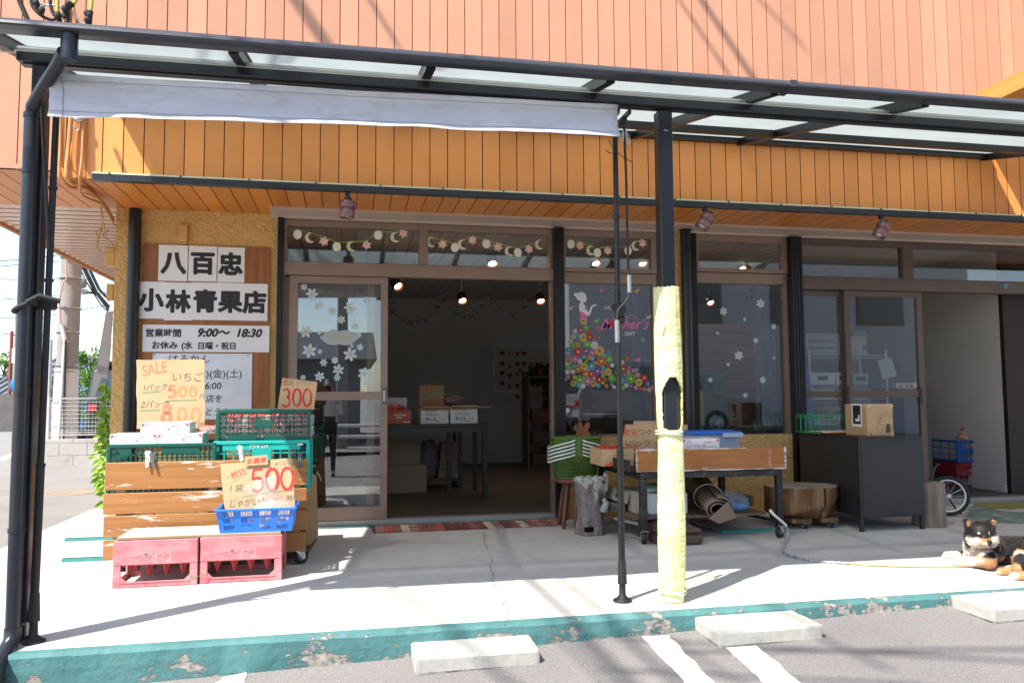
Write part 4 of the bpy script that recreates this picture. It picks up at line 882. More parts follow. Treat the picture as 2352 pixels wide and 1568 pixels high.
# red bottle crates used as a bench
def redmat():
    t = NT('faded_red_plastic'); n = t.noise(7, 7, (1,1,1.5), .7); c = t.ramp(n, [(.25, C(.46,.09,.105)), (.5, C(.54,.19,.205)), (.75, C(.60,.30,.31))]); t.bsdf(c, .6, 0, t.bump(n, .1, .002), .3); return t.m
m_redc = redmat(); m_redin = M('inner_red_plastic', C(.40,.022,.03), .45, 0, .1); m_redpale = M('worn_relief', C(.62,.34,.35), .6)
def script(mb, o, ux, uz, s):
    """flowing script lettering as pen strokes"""
    def st(pts, w_): 
        P = []; V = [Vector(p) for p in pts]
        for i in range(len(V)-1):
            p0, p1, p2, p3 = V[max(i-1,0)], V[i], V[i+1], V[min(i+2,len(V)-1)]
            for k in range(6):
                u = k/6; P.append(.5*((2*p1)+(p2-p0)*u+(2*p0-5*p1+4*p2-p3)*u*u+(3*p1-p0-3*p2+p3)*u**3))
        P.append(V[-1]); mb.ribbon([(p.x*s, p.y*s) for p in P], w_*s, o, ux, uz, .0006)
    Cc = [(.42,.85),(.55,1.05),(.35,1.15),(.1,.85),(0,.4),(.1,.05),(.35,.02),(.6,.3)]
    for ox in (0, 1.75): st([(x+ox, y) for x, y in Cc], .13)
    st([(.62,.35),(.75,.5),(.65,.12),(.5,.2),(.62,.42),(.8,.40),(.95,.3),(1.1,.5),(.98,.45),(.9,.2),(1.05,.06),(1.25,.3),(1.42,.5),(1.3,.42),(1.25,.15),(1.36,.1),(1.5,.5),(1.46,.12),(1.62,.2)], .09)
    st([(2.3,.35),(2.45,.5),(2.36,.12),(2.2,.2),(2.34,.45),(2.5,.3),(2.75,1.0),(2.66,.9),(2.6,.2),(2.72,.08),(2.9,.35),(3.05,.5),(2.92,.4),(2.88,.12),(3.02,.12),(3.15,.5),(3.12,.1),(3.3,.2)], .09)
    st([(0,.05),(.3,-.12),(1,-.1),(1.75,.1)], .05); st([(2.1,1.2),(2.5,1.05),(3,1.1),(3.3,1.3)], .05)
def bottle_crate(label, x0, x1, y0, d, h, z0=0, parent_mat=None, flip=True):
    mo = parent_mat or m_redc
    t = thing('bottle_crate', label, 'crate', ((x0+x1)/2,y0+d/2,z0), 'red bottle crates'); w_ = x1-x0; zo = .10*h/.27; zm = z0+.128*h/.27; e = .040
    for y, s_ in ((y0, 1), (y0+d-.012, -1)):
        mb = MB(); mb.bbox((x0,y,zm), (x1,y+.012,z0+h), .004); mb.bbox((x0,y+.0008,z0), (x0+e,y+.0125,zm-.0005), .003); mb.bbox((x1-e,y+.0008,z0), (x1,y+.0125,zm-.0005), .003)
        mb.box((x0+e,y+.001,z0+.004),(x1-e,y+.009,z0+.026)); mb.box((x0+e,y-.003,z0+.026),(x1-e,y+.009,z0+.031)); mb.box(((x0+x1)/2-.003,y-.002,z0+.003),((x0+x1)/2+.003,y+.001,z0+.026))
        for sx_, xx in ((1, x0+e), (-1, x1-e)): mb.prism([(0,.031),(sx_*.03,.031),(0,.058)], (xx,y+.01,z0), X_, Z_, .008)
        mb.build('side_wall', mo, t)
    for x in (x0, x1-.012):
        mb = MB(); mb.bbox((x+.0007,y0+.0125,zm), (x+.0113,y0+d-.0125,z0+h-.001), .002); mb.bbox((x+.0006,y0+.0126,z0),(x+.0112,y0+.05,zm-.001),.002); mb.bbox((x+.0006,y0+d-.05,z0),(x+.0112,y0+d-.0126,zm-.001),.002); mb.box((x+.001,y0+.05,z0+.003),(x+.010,y0+d-.05,z0+.03)); mb.build('end_wall', mo, t)
    nb = 4; pw = (w_-2*e)/nb                                     # pointed bottle dividers showing in the opening
    for j in range(2):
        for i in range(nb):
            mb = MB(); cx = x0+e+pw*(i+.5); cy = y0+.05+j*.14; zt_ = zm+.06; r = pw*.50
            for a, b in (((-r,0),(r,0)), ((0,-r),(0,r))):
                p, q = Vector((cx+a[0],cy+a[1],zt_)), Vector((cx+b[0],cy+b[1],zt_)); tip = Vector((cx,cy,z0+.045)); nrm = (q-p).normalized().cross(Z_)*.0016
                mb.add([p-nrm,q-nrm,tip-nrm,p+nrm,q+nrm,tip+nrm], [(0,1,2),(5,4,3),(0,2,5,3),(2,1,4,5),(1,0,3,4)])
            mb.build('divider', m_redin, t)
    mb = MB(); mb.box((x0+.02,y0+.02,zm+.058),(x1-.02,y0+d-.02,zm+.066)); mb.build('floor', m_redin, t)
    mb = MB(); xc = (x0+x1)/2; fw = w_-2*e-.01                    # moulded panel line, wave and script (the crate stands upside down)
    o = Vector((x0+e+.005,y0,zm+.012)); hh = z0+h-.018-o.z
    mb.ribbon([(0,0),(fw,0),(fw,hh),(0,hh),(0,0)], .0022, o, X_, Z_); mb.ribbon([(fw*i/20, hh*(.45+.30*math.sin((i/20-.35)*3.6))) for i in range(21)], .0035, o, X_, Z_); mb.ribbon([(fw*i/20, hh*(.38+.24*math.sin((i/20-.30)*3.4))) for i in range(21)], .002, o, X_, Z_)
    script(mb, Vector((xc+.075,y0,zm+.062)), -X_, -Z_, .040); mb.build('relief', m_redpale, t)
    return t
YR = 4.60; zt_ = A(258,1243,YR).z
xa_, xb_, xc_, xd_ = A(258,1300,YR).x, A(454,1300,YR).x, A(457,1300,YR).x, A(647,1300,YR).x
bottle_crate('faded red bottle crate standing upside down, left one under the plywood board', xa_, xb_-.001, YR, .31, zt_)
bottle_crate('faded red bottle crate standing upside down, right one under the blue basket', xc_+.001, xd_, YR+.012, .31, zt_)
mb = MB(); mb.tube([A(436,1322,YR-.004), A(450,1323,YR-.008), A(466,1321,YR-.006), A(480,1319,YR+.006)], .002, 6); single(mb, 'wire_tie', M('green_wire', C(.05,.2,.1), .5), 'thin green wire tying the two red crates together', 'wire')
m_ply = wood('pale_plywood', C(.62,.50,.33), C(.72,.60,.42), (8,1,8), None, .6); m_plyedge = wood('ply_edge', C(.25,.18,.10), C(.45,.33,.2), (.2,1,150))
mb = MB(); xp0 = A(268,1248,YR+.02).x; mb.box((xp0,YR+.022,zt_+.002), (xd_-.01,YR+.335,zt_+.015), 0); mb.box((xp0,YR+.019,zt_+.0021),(xd_-.01,YR+.022,zt_+.0149),1)
single(mb, 'plywood_board', [m_ply, m_plyedge], 'pale plywood board laid over the red bottle crates', 'board')
zb = zt_+.016
# blue basket
m_bluep = M('blue_plastic', C(.02,.17,.62), .35, 0, .06)
def slot_wall(mb, p0, p1, q0, q1, cols, rows, t, mi=0):
    """tapered wall with rows of upright slots; p bottom edge, q top edge"""
    p0, p1, q0, q1 = map(Vector, (p0, p1, q0, q1)); n = (p1-p0).cross(q0-p0).normalized()*t
    P = lambda u, v: p0.lerp(p1, u).lerp(q0.lerp(q1, u), v)
    def quad(u0, u1, v0, v1):
        a = [P(u0,v0), P(u1,v0), P(u1,v1), P(u0,v1)]; b = [x+n for x in a]; mb.add(a+b, [(0,1,2,3),(7,6,5,4),(0,4,5,1),(1,5,6,2),(2,6,7,3),(3,7,4,0)], mi)
    vs_ = [0]
    for a, b in rows: vs_ += [a, b]
    vs_.append(1)
    for i in range(0, len(vs_), 2): quad(0, 1, vs_[i], vs_[i+1])
    for a, b in rows:
        u = 0
        for c0, c1, k in cols:
            quad(u, c0, a, b)
            for i in range(k-1): x = c0+(c1-c0)*(i+1)/k; quad(x-.0045, x+.0045, a, b)
            u = c1
        quad(u, 1, a, b)
BKY = YR+.03; tl, tr, br, bl = A(495,1170,BKY-.025), A(678,1166,BKY-.025), A(670,1208,BKY), A(505,1212,BKY)
BK = thing('slotted_basket', 'shallow blue slotted plastic basket holding potatoes and a price card', 'basket', ((bl.x+br.x)/2,BKY+.12,zb))
x0, x1, X0, X1 = bl.x, br.x, tl.x, tr.x; zt2 = (tl.z+tr.z)/2; y0, y1, Y0, Y1 = BKY, BKY+.24, BKY-.022, BKY+.262
cols = [(.07,.21,7),(.31,.45,7),(.55,.69,7),(.79,.93,7)]; rows = [(.12,.32),(.42,.62),(.70,.90)]
mb = MB(); slot_wall(mb, (x0,y0,zb),(x1,y0,zb),(X0,Y0,zt2),(X1,Y0,zt2), cols, rows, -.002); slot_wall(mb, (x1,y1,zb),(x0,y1,zb),(X1,Y1,zt2),(X0,Y1,zt2), cols, rows, -.002)
slot_wall(mb, (x0,y1,zb),(x0,y0,zb),(X0,Y1,zt2),(X0,Y0,zt2), cols[1:3], rows, -.002); slot_wall(mb, (x1,y0,zb),(x1,y1,zb),(X1,Y0,zt2),(X1,Y1,zt2), cols[1:3], rows, -.002)
mb.box((x0,y0,zb),(x1,y1,zb+.003)); mb.build('body', m_bluep, BK)
mb = MB()
for a, b in (((X0-.01,Y0-.01),(X1+.01,Y0+.004)),((X0-.01,Y1-.004),(X1+.01,Y1+.01)),((X0-.01,Y0+.004),(X0+.004,Y1-.004)),((X1-.004,Y0+.004),(X1+.01,Y1-.004))): mb.bbox((*a,zt2-.010),(*b,zt2+.002),.002)
mb.bbox((X1-.004,Y0-.002,zt2),(X1+.012,Y0+.01,zt2+.03),.003); mb.build('rim', m_bluep, BK)
c = Card('price_card', 'tan card marked 500 standing in the blue basket', [(506,1065),(669,1051),(680,1178),(517,1190)], BKY+.19, .20, m_cardv, ragged=.001)
c.digits('500',.33,.44,.42,.24,.215,.016,4).word('税込',.09,.70,.045,4,.006,.1,1,.4).line([(.02,.74),(.28,.90),(.31,.79),(.06,.62),(.02,.74)],.0025,3).word('1 袋',.04,.48,.046,0,.004,.2)
c.word('円',.93,.40,.03,0).line([(.24,.36),(.6,.42),(.95,.43)],.004,3).word('じゃがいも',.04,.20,.052,0,.004,.25,.82).word('お１個',.43,.20,.04,0).word('時期',.86,.25,.036,0).word('めっちゃお得',.70,.90,.022,3).line(arc(.83,.905,.14,.065,0,360,20),.002,3).done(inks)
c = Card('card_tab', 'small tan tab reading お買得 clipped above the 500 card', [(562,1048),(614,1044),(616,1066),(562,1070)], BKY+.235, .1, m_cardplain, .003); c.word('お買得',.08,.22,.036,4,.012).done(inks)
m_potato = M('potato', C(.42,.31,.19), .7, 0, .15, 14, .3, 90)
t = thing('potato_bag', 'clear bag of small potatoes in the blue basket', 'potatoes', (A(630,1160,BKY+.1).x,BKY+.10,zb+.005)); mb = MB()
cx = A(630,1150,BKY+.1).x
for i in range(46):
    a = rnd.uniform(0, 6.28); r = rnd.uniform(0, 1)**.5; zz_ = rnd.uniform(.03, .13)*(1.05-r*.5); mb.ell((cx+r*.10*math.cos(a), BKY+.10+r*.055*math.sin(a), zb+zz_), (rnd.uniform(.016,.024),rnd.uniform(.014,.02),rnd.uniform(.013,.018)), 9, 6, M=rot(rnd.random(),rnd.random(),rnd.random()*3))
mb.build('potatoes', m_potato, t)
mb = MB(); mb.ell((cx,BKY+.10,zb+.075), (.125,.08,.085), 20, 12, amp=.25, fq=9); mb.lathe([(.085,0),(.05,.05),(.07,.11),(.09,.15)], (cx-.03,BKY+.11,zb+.13), 18, fn=lambda th, z: 1+.25*math.sin(th*5+z*30), M=rot(0,-.35,0), cap=False); mb.build('bag', film('bag_film', C(.85,.85,.85), .16, .12), t)
# loose cardboard right of the cart
mb = MB(); pts = [A(*p, 5.55) for p in ((704,1085),(727,1090),(731,1228),(703,1262))]; mb.prism([(p.x, p.z) for p in pts], (0,5.55,0), X_, Z_, .006); single(mb, 'cardboard_sheet', m_cardplain, 'flattened brown cardboard leaning behind the right end of the slatted cart', 'cardboard')
mb = MB(); p = A(727,1085,5.54)
for k in range(4): mb.tube([p, p+Vector((.006+.005*k,-.008,.008-.01*k)), p+Vector((.012+.006*k,-.01,.004-.02*k))], .002, 6)
single(mb, 'string_knot', m_offwhite, 'knotted white plastic string on the flattened cardboard', 'string')
mb = MB(); pts = [G(650,1296), G(708,1275), G(728,1238), G(675,1258)]; mb.prism([(p.x, p.y) for p in pts], (0,0,.004), X_, Y_, .018); single(mb, 'wood_plank', M('dark_plank', C(.14,.10,.07), .7, 0, .15), 'dark wooden plank on the ground behind the cart caster', 'plank')
# ------------------------------------------------------------------ stool and stack of shopping baskets
m_redwood = wood('red_stained_wood', C(.10,.02,.012), C(.22,.06,.03), (12,12,1.5), None, .5); m_legwood = wood('stool_leg_wood', C(.07,.025,.014), C(.17,.075,.035), (14,14,2), None)
ST = thing('stool', 'low wooden stool with red seat under the green shopping baskets', 'stool', (1.66, 5.95, 0))
zs = A(1305,1100,5.84).z; sx0, sy0 = A(1322,1100,5.95).x, 5.95
mb = MB(); mb.lathe([(.15,zs-.035),(.165,zs-.03),(.168,zs-.012),(.16,zs),(.001,zs)], (sx0,sy0,0), 28); mb.build('seat', m_redwood, ST)
for a in (-105, 20, 140, 215):
    ca, sa = math.cos(math.radians(a)), math.sin(math.radians(a)); mb = MB(); P = [Vector((sx0+ca*r, sy0+sa*r*.95, z)) for r, z in ((.09,zs-.03),(.115,zs*.5),(.14,.06),(.15,0))]
    mb.tube([p+Vector((rnd.uniform(-.003,.003),0,0)) for p in P], [.017,.02,.019,.012], 10); mb.build('leg', m_legwood, ST)
m_olive = M('olive_plastic', C(.075,.15,.018), .38, 0, .06, 10); m_handle = M('white_handle', C(.72,.72,.70), .35)
def sup(th, p=3.0): return 1/((abs(math.cos(th))**p+abs(math.sin(th))**p)**(1/p))
def make_basket():
    t = thing('shopping_basket', 'x', 'basket', (0,0,0), 'green shopping baskets stacked on the stool'); H, n, m = .199, 84, 30; ax0, ay0, ax1, ay1 = .150, .112, .186, .142
    mb = MB(); vs = []
    for j in range(m+1):
        v = j/m
        for k in range(n):
            th = 2*math.pi*k/n; s_ = sup(th); vs.append(((ax0+(ax1-ax0)*v)*s_*math.cos(th), (ay0+(ay1-ay0)*v)*s_*math.sin(th), H*v))
    fs = []
    for j in range(m):
        for k in range(n):
            if 2 <= j <= 23 and k % 2 == (j//2) % 2: continue
            fs.append((j*n+k, j*n+(k+1) % n, (j+1)*n+(k+1) % n, (j+1)*n+k))
    mb.add(vs, fs, 0, True); mb.add(vs[:n], [tuple(range(n))[::-1]], 0); o = mb.build('body', m_olive, t, local=True); sd = o.modifiers.new('s', 'SOLIDIFY'); sd.thickness = .003
    mb = MB(); mb.tube([((ax1+.004)*sup(a)*math.cos(a), (ay1+.004)*sup(a)*math.sin(a), H) for a in [2*math.pi*k/60 for k in range(60)]], .0065, 8, closed=True)
    mb.box((-.016,-ay1-.010,H-.022),(.016,-ay1-.002,H+.002)); mb.box((-.016,ay1+.002,H-.022),(.016,ay1+.01,H+.002)); mb.build('rim', m_olive, t, local=True)
    for sg in (-1, 1):
        mb = MB(); P = []
        for k in range(22):
            u = k/21; a = math.radians(-90+sg*(8+164*u)); dz = -.062*math.sin(math.pi*u)**.8+.006*math.sin(u*9); g = 1.06+.05*math.sin(math.pi*u); P.append(((ax1+.006)*sup(a,2.6)*math.cos(a)*g, (ay1+.008)*sup(a,2.6)*math.sin(a)*g, H-.012+dz))
        mb.tube(P, .0062, 8); mb.build('handle', m_handle, t, local=True)
    return t
b0 = make_basket(); zb0 = zs
names = ['green shopping basket at the bottom of the stack, resting on the red stool', 'green shopping basket second from the bottom of the stack on the stool', 'green shopping basket in the middle of the stack on the stool', 'green shopping basket second from the top of the stack on the stool', 'topmost green shopping basket of the stack, its rim open']
for i in range(5):
    b = b0 if i == 0 else copy_tree(b0); b['label'] = names[i]; b.location = (sx0, sy0-.01, zb0+i*.0265); b.rotation_euler.z = -.12

# ------------------------------------------------------------------ tree stump stove
def stumpmat():
    t = NT('stump_ceramic'); n = t.noise(9, 6, (2.2,2.2,.7), .7); c = t.ramp(n, [(.3, C(.10,.075,.075)), (.55, C(.22,.175,.17)), (.75, C(.33,.28,.27))])
    sp = t.n('ShaderNodeSeparateXYZ'); t.l(t.tc.outputs['Object'], sp.inputs[0]); z = t.math('ADD', t.math('MULTIPLY', sp.outputs[2], 3.4), t.math('MULTIPLY', t.noise(6, 4, (3,3,1.0)), 1.1)); xx = t.math('MULTIPLY', sp.outputs[0], 2.6)
    m = t.ramp(t.math('ADD', z, xx), [(.0, C(0,0,0)), (.5, C(1,1,1))]); m.node.color_ramp.elements[0].position = .0
    mm = t.n('ShaderNodeMapRange'); mm.inputs[1].default_value = 1.62; mm.inputs[2].default_value = 1.68; t.l(t.math('ADD', z, xx), mm.inputs[0])
    c = t.mix(mm.outputs[0], c, t.ramp(t.noise(25, 4), [(.3, C(.34,.34,.29)), (.7, C(.52,.52,.45))])); t.bsdf(c, .85, 0, t.bump(t.math('ADD', n, t.noise(45, 4)), .8, .01), .2); return t.m
SP = thing('stump_planter', 'tree stump shaped ceramic stove with pale lichen glaze and a small owl', 'planter', ((G(1330,1232).x+G(1402,1230).x)/2, 5.62, 0))
sc_ = Vector(SP.location); R0 = (G(1402,1230).x-G(1330,1232).x)/2*.97; Hs = A(1365,1103,5.55).z; nz, nk = 44, 56; vs = []; fs = []
for j in range(nz+1):
    v = j/nz
    for k in range(nk):
        th = 2*math.pi*k/nk; r = R0*(1.0-.30*math.sin(min(v*1.25,1)*math.pi)*.55+.10*max(0,v-.8)*5*.9); r *= 1+.06*math.sin(5*th+v*2)*(1-v*.4)+.05*noise.noise((math.cos(th)*2.5, math.sin(th)*2.5, v*3))
        top = .022*noise.noise((math.cos(th)*4, math.sin(th)*4, 5))+.012*math.sin(th*9) if j == nz else 0
        vs.append((r*math.cos(th), r*math.sin(th)*.92, Hs*v+top))
for j in range(nz):
    for k in range(nk):
        th = math.degrees(2*math.pi*(k+.5)/nk); z = Hs*(j+.5)/nz
        if 222 < th < 268 and .030 < z < .066: continue
        fs.append((j*nk+k, j*nk+(k+1) % nk, (j+1)*nk+(k+1) % nk, (j+1)*nk+k))
o = MB().add(vs, fs, 0, True).build('trunk', stumpmat(), SP, local=True); sd = o.modifiers.new('s', 'SOLIDIFY'); sd.thickness = .018; sd.offset = -1
mb = MB()
for a in range(0, 360, 40): mb.ell((R0*.78*math.cos(math.radians(a)), R0*.72*math.sin(math.radians(a)), Hs-.004), (.034,.026,.030), 12, 8)
mb = remesh(mb, .006, 3); mb.build('scalloped_lip', M('lichen_stone', C(.45,.41,.34), .9, 0, .12, 30, .5, 90), SP, local=True)
mb = MB(); x = R0*1.02; mb.ell((x,-.03,Hs-.005),(.026,.024,.036),12,8); mb.ell((x-.002,-.036,Hs+.03),(.021,.02,.02),12,8); mb.lathe([(.006,0),(.001,.016)],(x-.014,-.036,Hs+.044),8); mb.lathe([(.006,0),(.001,.016)],(x+.010,-.036,Hs+.044),8); mb.ell((x-.006,-.04,Hs-.04),(.022,.02,.05),12,8); remesh(mb,.004,2).build('owl', M('owl_stone', C(.42,.38,.31), .9, 0, .2, 60, .8, 130), SP, local=True)
mb = MB(); mb.tube([(R0*.7,-R0*.6,Hs*.45),(R0*.82,-R0*.9,Hs*.60),(R0*.62,-R0*.98,Hs*.66)], [.03,.022,.016], 10); mb.tube([(R0*.75,-R0*.7,Hs*.5),(R0*.98,-R0*.5,Hs*.50)], [.022,.014], 10); mb.build('branch_stub', M('pale_branch', C(.40,.40,.35), .9, 0, .15, 30, .5, 60), SP, local=True)
# wooden rabbit head leaning behind
t = thing('wooden_rabbit', 'carved reddish wooden rabbit head peeking over the green baskets', 'ornament', A(1343,1003,6.2)); k = .0036; m_rab = wood('rabbit_wood', C(.22,.06,.02), C(.36,.13,.05), (14,14,2), None)
q = lambda *pts: [tuple(((A(1560/1.2653+.21173*u, 1180/1.2653+.21173*v, 6.2).x), A(1560/1.2653+.21173*u, 1180/1.2653+.21173*v, 6.2).z) for u, v in pts)][0]
pl = q((418,330),(425,280),(440,255),(437,205),(455,168),(480,175),(495,215),(500,240),(510,215),(540,172),(565,172),(568,215),(545,260),(570,290),(578,330))
MB().prism(pl, (0,6.2,0), X_, Z_, .02).build('head', m_rab, t)
for u in (467, 527):
    p = q((u,308))[0]; MB().cyl((p[0],6.1985,p[1]),(p[0],6.201,p[1]),.0125,n=14).build('eye', m_ink, t)
# basket of dry twigs behind it
mb = MB()
for i in range(26): p = A(1372,1003,6.22); mb.tube([p+Vector((rnd.uniform(-.04,.02),0,-.06)), p+Vector((rnd.uniform(-.06,.06),rnd.uniform(-.03,.03),rnd.uniform(0,.055)))], .003, 5)
single(mb, 'twig_bundle', M('dark_twigs', C(.12,.05,.025), .7), 'bundle of dark twigs beside the wooden rabbit head', 'twigs')

# ------------------------------------------------------------------ stall cart of black steel with a brown board
m_steel = M('worn_black_steel', C(.022,.021,.022), .55, .2, .3, 14, .2, 90, dirt=C(.07,.06,.055), ds=14, dt=.62)
m_bboard = wood('worn_brown_board', C(.26,.09,.02), C(.38,.15,.04), (2,16,16), C(.50,.44,.42), .66, .55, (2,5,9), 5.0, .1)
FS = 5.13; tl, bl_, tr, br_ = A(1461,1034,FS), A(1461,1085,FS), A(1804,1025,FS), A(1805,1074,FS)
SC2 = thing('stall_cart', 'black steel cart on casters with a worn brown front board, loaded with cartons', 'cart', ((tl.x+tr.x)/2, 5.6, 0))
bx0, bx1, bz0, bz1 = tl.x, tr.x, (bl_.z+br_.z)/2, (tl.z+tr.z)/2
mb = MB(); mb.bbox((bx0,FS,bz0),(bx1,FS+.018,bz1),.003); mb.build('front_board', m_bboard, SC2)
mb = MB(); e = .006                                             # bare pale edge where the stain has worn off
def ragrib(p0, p1, wd):
    n = 40; P = []; Wd = []
    for i in range(n+1): u = i/n; P.append((p0[0]+(p1[0]-p0[0])*u, p0[1]+(p1[1]-p0[1])*u)); Wd.append(wd*max(.12, .6+1.6*noise.noise((u*9+p0[0]*5, p0[1]*7, 2))))
    mb.ribbon(P, Wd, (0,FS,0), X_, Z_, .0006)
ragrib((bx0+.02,bz1-.002),(bx1-.3,bz1-.002),.012); ragrib((bx1-.003,bz0),(bx1-.003,bz1),.014); ragrib((bx0,bz0+.002),(bx1,bz0+.002),.008); ragrib((bx0+.003,bz0),(bx0+.003,bz1),.010)
for z in np.linspace(bz0+.02, bz1-.02, 9): mb.ribbon([(bx1-.13+rnd.uniform(-.01,.01), z),(bx1-.12+rnd.uniform(0,.012), z+.002)], .003, (0,FS,0), X_, Z_, .0006)
mb.build('worn_edge', M('bare_wood', C(.55,.49,.47), .8, 0, .1, 30), SC2)
lx0, lx1 = A(1477,1150,FS+.03).x, A(1789,1140,FS+.03).x; zt_ = bz0-.004; zlb = .085; YBk = 6.0; lw = .045
lx0b = lx0-.02
for x, y in ((lx0,FS+.03),(lx1,FS+.03),(lx0b,YBk),(lx1-.02,YBk)):
    mb = MB(); mb.bbox((x-lw/2,y-lw/2,zlb),(x+lw/2,y+lw/2,zt_-.046),.003); mb.build('leg', m_steel, SC2)
for nm, a, b in (('front_rail',(lx0-lw/2,FS+.008,zt_-.045),(lx1+lw/2,FS+.052,zt_-.001)), ('back_rail',(lx0b-lw/2,YBk-.022,zt_-.045),(lx1+lw/2,YBk+.022,zt_-.001))): MB().bbox(a, b, .003).build(nm, m_steel, SC2)
for x in (lx0, lx1): MB().bar((x,FS+.053,zt_-.03),(x-.0,YBk-.023,zt_-.03),.04,.04).build('side_rail', m_steel, SC2)
MB().bbox((bx0-.06,FS+.05,zt_+.001),(bx1-.03,YBk+.03,zt_+.02),.003).build('table_board', m_steel, SC2)
MB().bar((bx0-.045,FS+.02,zt_+.045),(bx0-.09,YBk,zt_+.045),.02,.075).build('side_board', m_steel, SC2)
zsh = A(1640,1177,FS+.2).z
MB().bbox((lx0-.03,FS+.12,zsh-.016),(lx1-.05,YBk+.05,zsh),.002).build('shelf', wood('shelf_board', C(.10,.06,.035), C(.19,.12,.07), (2,12,12)), SC2)
MB().tube([(lx0-.11,FS+.30,zsh-.03),(lx0-.02,FS+.06,zsh-.035)], .012, 8).build('bar', m_silver, SC2); MB().bar((lx1-.17,FS+.5,zsh-.03),(lx1,FS+.05,zsh-.05),.02,.02).build('bar', m_steel, SC2)
for i, (x, y, r_, tn) in enumerate(((lx0,FS+.03,.043,.15),(lx1,FS+.03,.048,1.0),(lx0b-.02,YBk,.043,.1),(lx1-.36,YBk,.048,1.1))): caster(SC2, x, y, zlb+.004, r_, tn)
MB().bbox((bx1-.215,FS-.003,bz0-.008),(bx1-.135,FS+.02,bz0-.001),.002).build('hinge', m_steel, SC2)
ztb = zt_+.021
m_tomato = M('tomato', C(.48,.03,.015), .2, 0, .12, 10); m_redprint = M('red_print', C(.55,.06,.03), .6); m_greenprint = M('green_print', C(.10,.24,.08), .6)
def tray_box(name, label, x0, x1, y0, d, z, h, mat, group=None, cat='carton', flaps=()):
    t = thing(name, label, cat, ((x0+x1)/2,y0+d/2,z), group); th = .005; mb = MB()
    mb.box((x0,y0,z),(x1,y0+th,z+h)); mb.box((x0,y0+d-th,z),(x1,y0+d,z+h)); mb.box((x0,y0+th,z),(x0+th,y0+d-th,z+h)); mb.box((x1-th,y0+th,z),(x1,y0+d-th,z+h)); mb.box((x0+th,y0+th,z),(x1-th,y0+d-th,z+.004)); mb.build('box', mat, t)
    return t
def tomatoes(t, x0, x1, y0, y1, z, n, r, mat, name='tomatoes'):
    mb = MB()
    for i in range(n): mb.ell((rnd.uniform(x0,x1),rnd.uniform(y0,y1),z+rnd.uniform(0,.012)), (r,r,r*.85), 12, 8)
    mb.build(name, mat, t)
Yt = 5.42; a, b = A(1384,1056,Yt), A(1456,1059,Yt)
t = tray_box('tomato_carton', 'open tan carton of tomatoes at the left end of the stall cart', a.x, b.x+.0, Yt, .3, ztb, A(1420,1031,Yt).z-ztb, m_cardplain); tomatoes(t, a.x+.03, b.x-.03, Yt+.04, Yt+.26, A(1420,1031,Yt).z-.012, 26, .022, m_tomato)
mb = MB(); o = Vector((a.x,Yt,ztb)); mb.text('秀', o+Vector((.13,0,.035)), X_, Z_, .028, 0, .0006, .01); mb.text('とまと', o+Vector((.015,0,.012)), X_, Z_, .03, 0, .0006, .02)
for u in (.045, .165): mb.sheet(arc(u, 0, .032, .016, 0, 180, 12), o-Vector((0,.0012,0)), X_, Z_)
mb.text('品質 大玉 等級 産地', o+Vector((.09,0,.07)), X_, Z_, .011, 1, .0006, .005); mb.ribbon([(.085,.082),(.235,.082),(.235,.030),(.085,.030),(.085,.082)], .0022, o, X_, Z_, mi=1); mb.build('print', [m_redprint, m_greenprint], t)
t = tray_box('tomato_carton', 'second open tan carton of red packs, behind the left half of the brown board', b.x+.012, b.x+.36, Yt-.06, .3, ztb, .088, m_cardplain); tomatoes(t, b.x+.05, b.x+.32, Yt-.02, Yt+.2, ztb+.085, 24, .022, m_tomato)
mb = MB(); mb.ell((b.x+.12,Yt+.03,ztb+.10),(.10,.07,.022),16,8,amp=.3,fq=12); mb.build('wrap', m_film, t)
c = Card('price_card', 'tan card reading 激安 behind the tomato cartons, partly hidden by the yellow post', [(1437,974),(1579,975),(1579,1037),(1428,1032)], 5.75, .35, m_cardplain, ragged=.002)
c.word('激安',.03,.57,.062,4,.004,.05).word('ワケあり',.27,.60,.060,0,.002,.1).word('1パック',.03,.16,.062,0,.002,.2).word('1こ',.50,.16,.06,0,.002,.2).word('350',.04,-.02,.07,4,.02,.1).word('レシ！',.80,.10,.04,0,0,.2).line(arc(.12,.73,.11,.20,0,360,24),.002,2).done(inks)
c = Card('card_sheet', 'plain tan card standing behind the 激安 card', [(1455,967),(1545,966),(1545,1010),(1455,1010)], 5.80, .3, m_cardplain); bpy.data.objects.remove(c.mb.build('x', m_ink, c.t)) if c.mb.v else None
Yx = 5.22; sbox('white strawberry carton standing behind the brown board, before the clear tub', A(1568,1010,Yx).x, A(1652,1012,Yx).x, Yx, .2, A(1600,1008,Yx).z-.072, .072)
